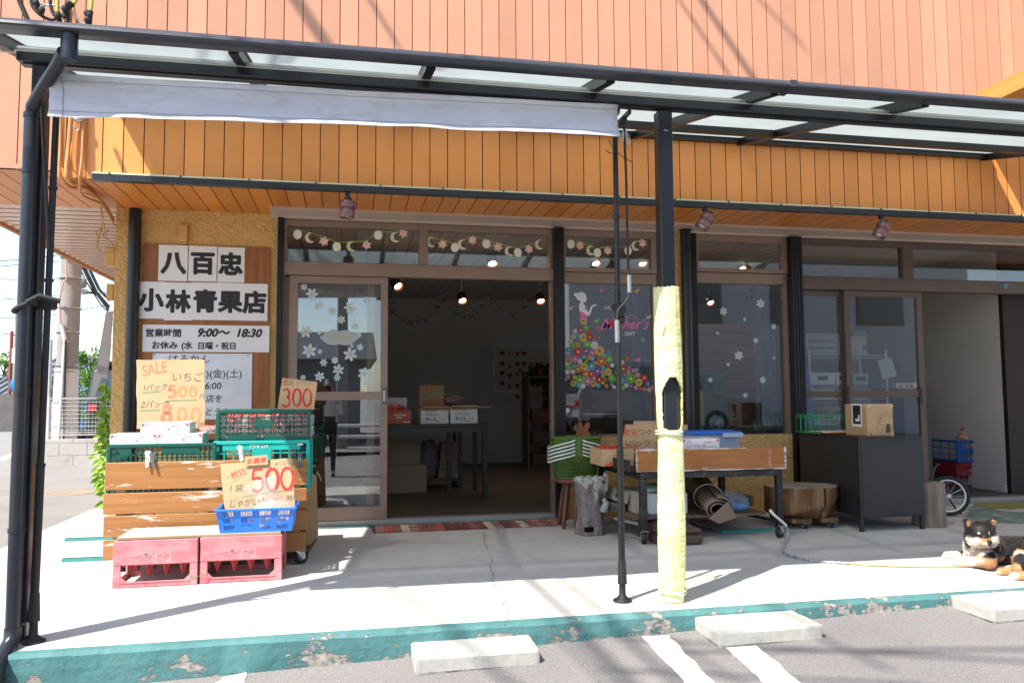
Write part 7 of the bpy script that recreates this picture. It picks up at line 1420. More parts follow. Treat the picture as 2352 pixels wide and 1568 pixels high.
# crates and bread inside the right doorway
m_bluec = M('blue_crate_plastic', C(.012,.085,.30), .4, 0, .06)
zd = lambda u, v: ((2176+.3826*u)/1.2653, (1100+.3826*v)/1.2653)
yc_ = 6.98; a, b = A(*zd(1590,835), yc_), A(*zd(1795,630), yc_); bottle_crate('dark red bottle crate on the floor inside the right doorway', a.x, b.x+.05, yc_, .62, b.z-.056, .056, M('dark_red_plastic', C(.24,.012,.02), .45))
a, b = A(*zd(1590,620), yc_-.03), A(*zd(1840,465), yc_-.03); crate('mesh_crate', 'blue folding crate on the red crate inside the right doorway', 'crate', a.x, b.x, yc_-.03, yc_+.55, .056+A(*zd(1795,630), yc_).z-.056+.004, b.z, m_bluec, 'crates inside the right doorway', 8, 3, [(.0,.14,.0,1),(.86,1,.0,1),(.14,.86,.0,.12),(.14,.86,.45,.58)])
p = A(*zd(1655,440), yc_+.1); BRD = thing('bread_bag', 'clear bag of bread tied with a red ribbon on the blue crate', 'bread', (p.x,yc_+.1,p.z-.05)); mb = MB(); mb.ell(p+Vector((0,0,-.01)), (.10,.07,.055), 16, 10, amp=.3, fq=8); mb.build('bread', M('bread_wrap', C(.55,.30,.22), .35, 0, .45, 18), BRD); mb = MB(); mb.lathe([(.02,0),(.012,.03),(.05,.075)], p+Vector((0,0,.04)), 14, fn=lambda th, z: 1+.3*math.sin(6*th), cap=False); mb.build('bag_neck', m_film, BRD)
mb = MB(); q = p+Vector((0,-.01,.08)); 
for sg in (-1,1): mb.ell(q+Vector((sg*.04,0,.0)),(.042,.012,.016),10,8,amp=.3)
mb.build('ribbon', M('red_ribbon', C(.55,.03,.02), .5), BRD)

# ------------------------------------------------------------------ dog
zg6 = lambda u, v: ((2720+.1403*u)/1.2653, (1480+.1403*v)/1.2653)
def DA(u, v, Y): return A(*zg6(u, v), Y)
def DG(u, v, z): return G(*zg6(u, v), z)
hd = DA(935,505,3.97); toC = (CAMP-hd).normalized(); rt = toC.cross(Z_).normalized()*-1
if rt.dot(CR) < 0: rt = -rt
fw = (toC+rt*.30-Z_*.16).normalized(); ha = (Z_.cross(fw)*-1).normalized()
if ha.dot(CR) < 0: ha = -ha
hb = fw.cross(ha).normalized()
if hb.z < 0: hb = -hb
tilt_ = Matrix.Rotation(math.radians(4), 3, fw); ha = tilt_ @ ha; hb = tilt_ @ hb
H_ = lambda a, b, c: hd+(ha*a+hb*b+fw*c)*.88
R_ = Matrix((ha, fw, hb)).transposed()
mb = MB(); mb.ell(H_(0,.006,-.008), (.070,.066,.064), 24, 16, M=R_)
for s_ in (-1, 1): mb.ell(H_(s_*.042,-.034,.012), (.038,.041,.034), 18, 12, M=R_)
capsule(mb, H_(.0,-.022,.03), H_(.006,-.036,.102), .034, .019, 16); capsule(mb, H_(0,-.045,.02), H_(.006,-.052,.088), .027, .013, 14)
for s_ in (-1, 1):
    base = H_(s_*.056,.048,-.01); tip = H_(s_*.090,.100,.012); capsule(mb, base, tip, .030, .007, 12)
    capsule(mb, H_(s_*.040,.045,.0), H_(s_*.076,.086,.012), .022, .009, 12)
neck = DA(960,820,4.06); capsule(mb, H_(0,-.03,-.045), neck, .072, .088, 18)
sh = DA(1180,890,4.12); hip = DA(2050,930,4.16); capsule(mb, sh, hip, .094, .098, 22); mb.ell(DA(900,960,4.03), (.062,.07,.062), 16, 12); capsule(mb, neck, sh, .085, .092, 18)
def grd(u, v, r): p = DG(u, v, r); return p
e1 = DG(1080,1060,.055); w1 = DG(640,1078,.030); p1 = DG(450,1082,.022); capsule(mb, DA(1090,930,4.02), e1, .062, .046, 14); capsule(mb, e1, w1, .042, .027, 14); capsule(mb, w1, p1, .027, .022, 12)
w2 = DG(650,955,.028); p2 = DG(240,945,.020); capsule(mb, DA(850,930,4.08), w2, .05, .030, 12); capsule(mb, w2, p2, .028, .021, 12)
th_ = DA(1860,1020,4.00); mb.ell(th_, (.085,.075,.085), 18, 12); capsule(mb, th_, DG(1720,1230,.045), .06, .034, 14); h1 = DG(1900,1295,.028); f1_ = DG(1360,1280,.020); capsule(mb, DG(1750,1270,.03), f1_, .028, .021, 12); capsule(mb, th_, h1, .06, .03, 12)
h2 = DG(2100,1385,.03); f2_ = DG(1640,1372,.021); capsule(mb, h2, f2_, .03, .022, 12); capsule(mb, th_+Vector((.1,-.02,-.02)), h2, .05, .03, 12)
for q in (p1, p2, f1_, f2_):                                    # toes
    for k in (-1, 0, 1): mb.ell(q+Vector((-.016,k*.011,-.006)), (.014,.008,.011), 8, 6)
capsule(mb, hip, hip+Vector((.12,.06,.06)), .05, .03, 12); capsule(mb, hip+Vector((.12,.06,.06)), hip+Vector((.06,.02,.13)), .035, .03, 12)
body = remesh(mb, .0065, 3)
BL, TN, CM = (.014,.011,.010), (.42,.21,.09), (.70,.60,.50)
def blend(a, b, k): k = max(0, min(1, k)); return tuple(x*(1-k)+y*k for x, y in zip(a, b))
def coat(p):
    d = (p-hd)/.88; a, b, c = d.dot(ha), d.dot(hb), d.dot(fw); r = d.length; n_ = .010*noise.noise(p*75)
    if r < .125 and b > -.085 and (p.z > hd.z-.09):
        col = BL
        if c > -.012:
            cheek = (-b-.006+n_ - .9*max(0, .030-abs(a)))       # pale below the eyes, dark bridge between them
            if c > .055: cheek = max(cheek, (-b-.030+n_))
            col = blend(BL, CM, cheek/.012)
            if c > .045 and abs(a) < .026 and -.034 < b < -.012: col = blend(col, TN, .7)
            for s_ in (-1, 1):
                if (a-s_*.030)**2+(b-.017)**2 < .0060**2 and c > .02: col = blend(CM, TN, .5)
                if ((a-s_*.073)/.011)**2+((b-.074)/.018)**2 < 1 and c > .010: col = blend(TN, BL, .25)
        return col
    if p.y > 4.06 and p.x < DA(870,930,4.08).x and p.z < .15: return CM
    if p.z < .075 and p.x < e1.x+.02 and p.y < 4.6:              # fore legs
        k = (p.x-p1.x)/(e1.x-p1.x)+.12*noise.noise(p*50)-(1 if p.y > 4.08 else 0); return blend(CM, TN, (k-.25)/.25)
    if p.x < neck.x+.0+.03 and p.z < neck.z+.02 and p.y < neck.y+.02:
        q = DA(880,900,4.0); dd = (p-q).length; return blend(CM, BL, (dd-.055)/.02)
    if p.z < .06 and p.y < 4.02 and p.x > f1_.x-.04: return blend(CM, TN, (p.x-f1_.x)/.12)
    dth = p-th_
    if dth.length < .14 and p.y < th_.y-.0 and p.x < th_.x-.055: return blend(TN, CM, (th_.x-.060-p.x)/.02)
    if dth.length < .16 and p.z < .10 and p.y < th_.y: return blend(TN, BL, (p.z-.07)/.03)
    return BL
cols = []; me_n = len(body.v); nv = [Vector() for _ in range(me_n)]
for f in body.f:
    a, b, c_ = (Vector(body.v[i]) for i in f[:3]); n_ = (b-a).cross(c_-a)
    if len(f) > 3: n_ = (Vector(body.v[f[2]])-a).cross(Vector(body.v[f[3]])-b)
    for i in f: nv[i] += n_
for v in body.v: cols.append((*coat(Vector(v)), 1))
fv, ff, fc = [], [], []
for i in range(me_n):
    p = Vector(body.v[i]); n_ = nv[i].normalized()
    for rep in range(2):
        if rnd.random() < .8:
            infc = (p-hd).length < .11 and (p-hd).dot(fw) > .03; L = (.006 if infc else .017)*(.4 if p.z < .07 else 1)*rnd.uniform(.6,1.2)
            lay = Vector((.5,.1,-.35)) if not infc else (p-hd)*4; d = (n_+lay*.9+Vector((rnd.uniform(-.3,.3),rnd.uniform(-.3,.3),rnd.uniform(-.3,.3)))).normalized(); sd_ = d.cross(n_+Vector((.01,.02,.03))).normalized()*.0011
            k = len(fv); o_ = Vector((rnd.uniform(-.003,.003),rnd.uniform(-.003,.003),rnd.uniform(-.003,.003))); fv += [p+o_-sd_-n_*.001, p+o_+sd_-n_*.001, p+o_+d*L]; ff.append((k,k+1,k+2)); cc = tuple(x*rnd.uniform(.8,1.25)+(.006 if rnd.random() < .15 else 0) for x in cols[i][:3]); fc += [(*cc,1)]*3
n0 = len(body.v); body.add(fv, ff, 0, False); body.c = cols+fc
def furmat():
    t = NT('dog_coat'); at = t.n('ShaderNodeAttribute', attribute_name='col'); t.bsdf(at.outputs['Color'], .6, 0, None, .3); return t.m
DOG = thing('dog', 'black and tan dog with cream face lying on the pavement looking towards us', 'dog', (sh.x, 4.05, 0)); body.build('body', furmat(), DOG)
mb = MB(); mb.ell(H_(.007,-.026,.124), (.0135,.010,.0105), 12, 8, M=R_); mb.build('nose', M('dog_nose', C(.012,.011,.012), .3), DOG)
for s_ in (-1, 1): mb = MB(); mb.ell(H_(s_*.029,.001,.0655), (.0095,.006,.0045), 10, 8, M=R_); mb.build('eye', M('dog_eye', C(.008,.006,.005), .15), DOG)
mb = MB(); mb.tube([H_(-.034,-.050,.068), H_(-.016,-.060,.096), H_(.006,-.055,.112), H_(.024,-.060,.092), H_(.034,-.050,.07)], .0016, 6); mb.build('mouth', m_ink, DOG)
mb = MB(); cc = hd.lerp(neck,.78); n_ = (neck-hd).normalized(); s1 = n_.orthogonal().normalized(); s2 = n_.cross(s1); mb.tube([cc+(s1*math.cos(a)+s2*math.sin(a))*.088 for a in [i*.314 for i in range(20)]], .006, 8, closed=True); mb.build('collar', M('red_brown_collar', C(.16,.04,.02), .5), DOG)
mb = MB(); ps = [DA(745,775,3.90), DA(765,830,3.90), DA(710,900,3.89), DA(660,1000,3.885)]
for i in range(len(ps)-1):
    for k in range(3): c_ = ps[i].lerp(ps[i+1], k/3); mb.tube([c_+Vector((.006*math.cos(a),.003*math.sin(a)*(1 if k % 2 else -1),.007*math.sin(a))) for a in [j*.785 for j in range(8)]], .0016, 5, closed=True)
mb.build('chain', m_chrome, DOG)
# leash
LE = thing('leash', 'patterned dog leash running from the stall cart leg to the dog', 'leash', G(1850,1278))
def swirl():
    t = NT('patterned_rope'); t.bsdf(t.ramp(t.noise(95, 2, dist=2.5), [(.46, C(.02,.02,.03)), (.52, C(.55,.55,.55))]), .7); return t.m
def gpath(pts, z): return [G(px, py, z) for px, py in pts]
def smooth(P, k=5):
    out = []
    for i in range(len(P)-1):
        p0, p1, p2, p3 = P[max(i-1,0)], P[i], P[i+1], P[min(i+2,len(P)-1)]
        for j in range(k): u = j/k; out.append(.5*((2*p1)+(p2-p0)*u+(2*p0-5*p1+4*p2-p3)*u*u+(3*p1-p0-3*p2+p3)*u**3))
    return out+[P[-1]]
yl = FS-.02; P = [A(1801,1203,yl), A(1808,1215,yl-.01), A(1810,1232,yl-.03)] + gpath([(1804,1246),(1798,1262),(1806,1272),(1830,1280),(1870,1287),(1915,1291),(1950,1293)], .008)
mb = MB(); mb.tube(smooth(P), .0085, 8); mb.build('rope', swirl(), LE)
mb = MB(); lp = [A(1806,1206,yl), A(1790,1192,yl-.02), A(1776,1180,yl-.03), A(1768,1170,yl-.02)]; mb.tube(smooth(lp), .0095, 8); mb.tube(smooth([A(1768,1170,yl-.02), A(1774,1183,yl+.01), A(1790,1197,yl+.01)]), .006, 8, 1); mb.build('handle_loop', [m_handle, m_blackdull], LE)
mb = MB(); P = gpath([(1948,1293),(1990,1297),(2080,1300),(2160,1301),(2215,1300),(2262,1296)], .006); mb.ribbon([(p.x,p.y) for p in smooth(P)], .019, (0,0,.005), X_, Y_); mb.ribbon([(p.x,p.y) for p in smooth(gpath([(1948,1292),(1985,1292),(2010,1296),(2040,1298)], .006))], .012, (0,0,.007), X_, Y_); mb.build('strap', M('yellow_strap', C(.46,.33,.06), .6), LE)

# ------------------------------------------------------------------ conduits and service cables at the left corner of the fascia
z1 = lambda u, v: (.33604*u, .33604*v)
CT = thing('service_cables', 'orange painted conduits and yellow capped service cables at the left corner', 'cables', A(*z1(450,1100), YO)); m_cond = M('orange_conduit', C(.55,.25,.08), .5); m_ybrown = M('ochre_conduit', C(.48,.28,.09), .6)
def run(pts, r, nm, mat, k=5): mb = MB(); mb.tube(smooth([A(*z1(u, v), y) for u, v, y in pts], k), r, 8); mb.build(nm, mat, CT)
run([(415,700,5.32),(412,1000,5.32),(404,1130,5.31),(420,1215,5.33),(470,1275,5.5),(560,1290,5.8)], .011, 'conduit', m_cond)
run([(492,700,5.31),(470,1000,5.31),(455,1150,5.30),(465,1230,5.32),(520,1260,5.5),(620,1310,5.8),(720,1410,6.1),(770,1500,6.3)], .014, 'conduit', m_cond)
run([(575,700,5.32),(562,1050,5.31),(545,1220,5.31),(550,1320,5.45),(610,1360,5.6),(690,1395,5.9),(745,1470,6.2),(780,1540,6.3)], .009, 'conduit', m_cond)
run([(535,820,5.31),(495,960,5.31),(490,1100,5.31),(540,1300,5.5),(660,1350,5.9),(700,1500,6.25),(730,1620,6.3)], .004, 'wire', m_cond)
run([(520,800,5.30),(545,850,5.30),(535,890,5.30),(505,885,5.30),(500,850,5.30)], .003, 'wire', m_silver)
for u0, u1, v0, v1 in ((428,462,790,1150),(580,602,790,1155)): a, b = A(*z1(u0,v1), YO-.001), A(*z1(u1,v0), YO-.001); MB().box((a.x,YO-.025,a.z),(b.x,YO-.0035,2.86)).build('trunking', m_cond, CT)
mb = MB(); mb.ell(A(*z1(535,815), 5.30), (.03,.02,.02), 10, 8); mb.build('clamp', m_silver, CT)
for pts, r in (([(690,1390,6.15),(700,1500,6.3),(690,1560,6.33),(660,1585,6.33),(665,1610,6.33),(720,1590,6.33),(745,1570,6.33)], .005), ([(700,1560,6.33),(670,1640,6.33),(665,1700,6.33),(720,1730,6.33),(770,1715,6.33),(760,1660,6.33),(700,1610,6.33)], .005)): run(pts, r, 'cable_loop', m_ybrown)
z9 = lambda u, v: (.15121*u, .15121*v)
def run9(pts, r, nm, mat, y=5.22): mb = MB(); mb.tube(smooth([A(*z9(u, v), y) for u, v in pts]), r, 8); mb.build(nm, mat, CT)
m_ysl = M('yellow_sleeve', C(.50,.38,.06), .45)
for pts in ([(872,-160),(874,60),(876,200)], [(1180,-60),(1150,20),(1115,60)], [(1398,-160),(1392,40),(1374,175)], [(510,-120),(500,0),(500,40)]): run9(pts, .0115, 'yellow_sleeve', m_ysl)
for pts, r in (([(878,195),(885,260),(905,350),(930,560)], .017), ([(1374,175),(1360,260),(1350,390),(1345,560)], .018), ([(1110,55),(1040,110),(1000,190),(990,270)], .018), ([(480,0),(540,40),(590,130),(640,200)], .016), ([(470,20),(500,110),(600,220),(720,290),(800,305),(870,275)], .010), ([(760,-60),(765,60),(790,160),(830,240)], .011), ([(920,270),(960,200),(990,150)], .006), ([(1040,200),(1030,290),(1010,360)], .010)): run9(pts, r, 'black_splice', m_rubber)
for u, v in ((545,40),(635,150),(1035,60),(980,130),(1320,200),(1325,300),(870,240),(1350,230)): mb = MB(); mb.ell(A(*z9(u, v), 5.19), (.02,.016,.022), 10, 8); mb.build('splice_boot', m_rubber, CT)
for pts, r in (([(600,50),(700,85),(850,85),(930,110),(960,180)], .006), ([(1090,170),(1150,260),(1240,350),(1300,390)], .007)): run9(pts, r, 'grey_cable', m_silver)
for pts, r in (([(1060,120),(1070,250),(1060,500)], .012), ([(1110,100),(1140,250),(1200,420)], .010), ([(950,290),(1010,290),(1010,420)], .006)): run9(pts, r, 'conduit', m_cond, 5.27)
run9([(250,-100),(330,100),(420,310),(470,500)], .014, 'black_cable', m_rubber, 5.0)
# ------------------------------------------------------------------ left background: side street
m_bark = M('bark', C(.10,.075,.055), .9, 0, .2, 10, .5, 40)
def leafmat(name, a, b): 
    t = NT(name); oi = t.noise(1.3, 3); c = t.ramp(oi, [(.3, a), (.7, b)]); p = t.bsdf(c, .6, 0, None, .25); return t.m
m_leafA = leafmat('leaf_fresh', C(.075,.19,.02), C(.15,.30,.04)); m_leafB = leafmat('leaf_dark', C(.03,.09,.018), C(.07,.17,.03)); m_leafC = leafmat('leaf_yellow', C(.30,.25,.05), C(.42,.32,.08))
def tree(label, x, y, z0, h, r, mat, n=1500, group='trees beyond the side street', trunk=True, sq=(1,1,1)):
    t = thing('leafy_tree', label, 'tree', (x,y,z0), group); mb = MB()
    if trunk:
        mb.tube([(0,0,0),(.05,0,h*.3),(-.03,.04,h*.6),(.02,0,h*.85)], [.10*h/4,.08*h/4,.05*h/4,.015], 10)
        for i in range(7): a = i*.9; z = h*(.3+.07*i); mb.tube([(0,0,z),(r*.4*math.cos(a),r*.4*math.sin(a),z+h*.12),(r*.75*math.cos(a),r*.75*math.sin(a),z+h*.2)], [.04*h/4,.025*h/4,.008], 6)
        mb.build('trunk', m_bark, t, local=True)
    cl = []
    for i in range(26): a = rnd.uniform(0,6.28); q = rnd.random()**.5; zc = rnd.uniform(-.8,.9); cl.append(Vector((r*.75*q*math.cos(a)*sq[0]*math.sqrt(1-.8*zc*zc), r*.75*q*math.sin(a)*sq[1]*math.sqrt(1-.8*zc*zc), h*.62+h*.36*zc*sq[2])))
    mb = MB()
    for i in range(n):
        c = rnd.choice(cl); d = Vector((rnd.gauss(0,1),rnd.gauss(0,1),rnd.gauss(0,.8))).normalized()*(r*.34*rnd.random()**.4); p = c+d; s_ = r*.075*rnd.uniform(.7,1.5)
        u = Vector((rnd.uniform(-1,1),rnd.uniform(-1,1),rnd.uniform(-.6,.6))).normalized(); v = u.cross(Vector((rnd.uniform(-1,1),rnd.uniform(-1,1),1))).normalized(); mb.add([p-u*s_, p-v*s_*.55, p+u*s_, p+v*s_*.55], [(0,1,2,3)])
    mb.build('crown', mat, t, local=True); return t
def at(px, py, Y): p = A(px, py, Y); return p
# lattice fence on a low block wall
YF2 = 13.4; xa3 = A(104,1000,YF2).x; FN = thing('mesh_fence', 'white wire mesh fence on a low concrete block wall across the side street', 'fence', (xa3,YF2,0)); zw0, zw1 = -.05, A(180,1008,YF2).z; zf = A(180,911,YF2).z; xe = 2.5
mb = MB(); bh = (zw1-zw0)/2.35
for j in range(3):
    z = zw0+j*bh
    for i in range(14): x = xa3+i*.40-(.2 if j % 2 else 0); mb.bbox((max(x,xa3)+.001,YF2,z+.001),(x+.398,YF2+.12,min(z+bh-.003,zw1)),.004)
mb.build('block_wall', concrete('block_concrete', C(.40,.39,.37), C(.20,.18,.16), 50), FN)
m_fw = M('pale_fence_wire', C(.45,.44,.43), .4, .3); mb = MB(); xs_ = np.arange(xa3+.04, xe, .05)
for x in xs_: mb.tube([(x,YF2+.06,zw1+.05),(x,YF2+.06,zf-.03),(x,YF2+.03,zf-.005),(x,YF2+.06,zf),(x,YF2+.07,zf-.03)], .0030, 4)
for z in np.linspace(zw1+.07, zf-.02, 10): mb.tube([(xa3+.03,YF2+.055,z),(xe,YF2+.055,z)], .0030, 4)
for z in (zw1+.06, zw1+.10, zf-.03): mb.tube([(xa3+.03,YF2+.05,z),(xe,YF2+.05,z)], .005, 4)
mb.build('mesh_panel', m_fw, FN)
for x in (xa3+.02, xa3+1.9): MB().cyl((x,YF2+.07,zw1),(x,YF2+.07,zf+.01),.024,n=10).build('post', m_fw, FN)
# utility pole
UP = thing('utility_pole', 'thick concrete utility pole with white base sleeve, bands and a conduit', 'utility pole', (A(150,930,14.3).x,14.3,0)); xb_, xt_ = A(148,960,14.3).x, A(166,600,14.3).x; zt_p, zs_ = 9.0, A(150,848,14.3).z; m_pole = concrete('pole_concrete', C(.27,.255,.235), C(.22,.19,.16), 40)
r0 = A(176,840,14.3).x-A(150,840,14.3).x; dxz = (xt_-xb_)/(A(166,600,14.3).z-A(148,960,14.3).z)
PX = lambda z: xb_+dxz*z*.6
MB().cyl((PX(0),14.3,-.05),(PX(zt_p),14.3,zt_p), r0*1.02, r0*.72, 28).build('shaft', m_pole, UP); MB().cyl((PX(0),14.3,-.04),(PX(zs_),14.3,zs_), r0*1.12, r0*1.05, 28).build('base_sleeve', M('white_sleeve', C(.62,.59,.56), .6, 0, .1, 3), UP)
for z in (.55,.95,1.45,1.55,2.1,2.5,3.0,3.35):
    mb = MB(); mb.cyl((PX(z),14.3,z),(PX(z),14.3,z+.014), r0*1.07 if z > zs_ else r0*1.14, n=28); mb.box((PX(z)-.06,14.3-r0*1.2,z),(PX(z)-.01,14.3-r0*1.0,z+.03)); mb.build('band', m_silver, UP)
mb = MB(); pts = [A(135,1008,14.05), A(143,880,14.08), A(148,800,14.1), A(150,790,14.1)]; mb.tube(pts, .03, 10); mb.tube([A(141,745,14.1), A(151,787,14.1)], .035, 10); mb.tube([A(146,1008,14.0), A(151,780,14.05)], .016, 8, 1); mb.tube([A(152,600,14.06), A(153,640,14.05), A(145,650,14.05), A(136,690,14.05), A(140,745,14.08)], .012, 6, 2); mb.build('conduit', [M('pale_conduit', C(.5,.49,.48), .5), m_blackdull, M('pink_wire', C(.45,.25,.2), .6)], UP)
# transformer-side pole hardware and wires beyond
WR = thing('overhead_wires', 'thin overhead power lines crossing the sky beyond the side street', 'power lines', (-8,20,6)); mb = MB()
for pts, r in (([(0,600),(90,593),(170,580)],.02),([(0,612),(80,604),(140,600)],.018),([(0,640),(60,645),(140,640)],.015),([(0,688),(100,680),(250,672)],.02),([(0,730),(100,728),(250,700)],.018),([(0,765),(60,772),(140,770)],.02),([(60,705),(150,660),(255,620)],.012)): MB().tube([A(x, y, 24) for x, y in pts], r*.6, 5).build('wire', m_blackdull, WR)
for pts, r in (([(188,610),(215,665),(250,712)],.035),([(196,616),(222,670),(252,705)],.03),([(205,617),(228,665),(252,690)],.04),([(184,618),(200,650),(232,700),(250,718)],.018),([(160,668),(215,672),(240,690),(250,705)],.025)): MB().tube([A(x, y, 15.5) for x, y in pts], r*.7, 6).build('wire', m_blackdull, WR)
mb = MB(); mb.lathe([(.02,0),(.07,.03),(.07,.16),(.03,.20)], A(189,662,15.4), 12); mb.bbox(A(186,615,15.5), A(205,611,15.7), .01); mb.tube([A(172,662,15.4),A(186,668,15.4),A(200,670,15.4)], .04, 8); mb.build('fitting', m_pole, WR)
# far wall, houses, trees, signs
mb = MB(); a = A(100,955,28); mb.box((a.x-1.5,28,-.05),(10,28.15,A(150,905,28).z)); single(mb, 'garden_wall', M('dark_slat_wall', C(.12,.11,.10), .8, 0, .2, 3), 'dark garden wall at the back behind the parked cars', 'wall')
def house(label, px0, px1, pyw, pye, pyr, Y, cw, cr, D=6, ext=0):
    a, b = A(px0,pye,Y), A(px1,pye,Y); zr = A(px0,pyr,Y+D/2).z; t = thing('house', label, 'house', ((a.x+b.x)/2,Y+D/2,0)); x0, x1, ze = a.x, b.x, a.z
    MB().box((x0,Y,-.05),(x1,Y+D,ze)).build('wall', cw, t); mb = MB(); e = .5; n = 9; vs = []
    mb.add([(x0-e,Y-e,ze-.05),(x1+e,Y-e,ze-.05),(x1+e,Y+D/2,zr),(x0-e,Y+D/2,zr),(x1+e,Y+D+e,ze-.05),(x0-e,Y+D+e,ze-.05)], [(0,1,2,3),(3,2,4,5),(0,3,5),(1,4,2)])
    rows = 12; k = int((x1-x0+2*e)/.3)
    for i in range(k): x = x0-e+.3*i; mb.tube([(x,Y-e-.02,ze-.02),(x,Y+D/2,zr+.03)], .06, 6)
    mb.tube([(x0-e,Y+D/2,zr+.05),(x1+e,Y+D/2,zr+.05)], .12, 8); mb.build('roof', cr, t)
    for i in range(3):
        xx = x0+(x1-x0)*(.2+.28*i); f_ = MB().bbox((xx,Y-.05,ze*.45),(xx+(x1-x0)*.16,Y-.002,ze*.80),.01).build('window', m_offwhite, t); MB().box((xx+.06,Y-.06,ze*.45+.06),(xx+(x1-x0)*.16-.06,Y-.051,ze*.80-.06)).build('pane', M('dark_pane', C(.05,.06,.07), .1), f_)
    return t
m_tile = M('grey_roof_tiles', C(.17,.18,.21), .45, 0, .15, 3, .4, 8); m_plast = M('beige_render', C(.40,.34,.27), .8, 0, .06, 2)
house("grey tiled house behind the utility pole", 95, 160, 900, 872, 825, 33, m_plast, m_tile); house('grey tiled roofed house showing right of the utility pole', 182, 290, 900, 868, 846, 34, m_plast, m_tile)
house('small white shed at the far left beyond the road', -60, 15, 940, 905, 870, 34, m_offwhite, m_tile, 4)
for lab, px, pyb, pyt, Y, wpx, mat in (('bright green rounded tree right of the utility pole', 208, 925, 842, 21, 40, m_leafA),('dark green shrubby tree just behind the pole base', 178, 925, 868, 22, 22, m_leafB),('tall green tree with its top beside the eave', 205, 900, 790, 29, 52, m_leafA),('yellow leaved tree behind the pole', 158, 880, 772, 31, 30, m_leafC),('light green tree at the far left edge', 8, 900, 800, 36, 36, m_leafA),('green shrub at the pole foot on the left', 108, 930, 850, 26, 22, m_leafA),('green tree rising over the left road', 40, 890, 820, 40, 44, m_leafB),('wispy yellow green tree between the poles', 148, 850, 735, 38, 26, m_leafC)):
    b = A(px,pyb,Y); tp = A(px,pyt,Y); h = tp.z+.05; r = A(px+wpx,pyb,Y).x-b.x; tree(lab, b.x, Y, -.05, h, r, mat, 3200 if r > 1 else 1800)
for lab, px, pyt, Y, r, mat in (('rusty red iron pole at the far left', 22, 760, 30, .06, M('rusty_red', C(.22,.06,.04), .7)),('grey street pole left of the black canopy post', 34, 702, 33, .10, m_pole),('pale slim lamp post behind the black awning pole', 113, 780, 22, .05, m_fw),('grey pole with the round blue sign', 44, 860, 28, .04, m_fw)):
    p = A(px,900,Y); mb = MB(); mb.cyl((p.x,Y,-.05),(p.x,Y,A(px,pyt,Y).z),r,r*.9,10); single(mb, 'street_pole', mat, lab, 'pole')
p, q = A(26,834,29), A(50,800,29); mb = MB(); mb.bbox((p.x,29,p.z),(q.x,29.05,q.z),.01); single(mb, 'sign_board', M('pale_sign', C(.55,.62,.66), .5), 'blank pale blue street sign board high on the left poles', 'sign', base=((p.x+q.x)/2,29,p.z))
p = A(44,884,27.9); mb = MB(); mb.lathe([(.001,-.01),(.28,-.01),(.28,.01),(.001,.01)], p, 20, 0, M=rot(math.pi/2)); single(mb, 'round_sign', M('blue_sign', C(.02,.16,.42), .5), 'round blue traffic sign on a thin grey pole', 'sign', base=p)
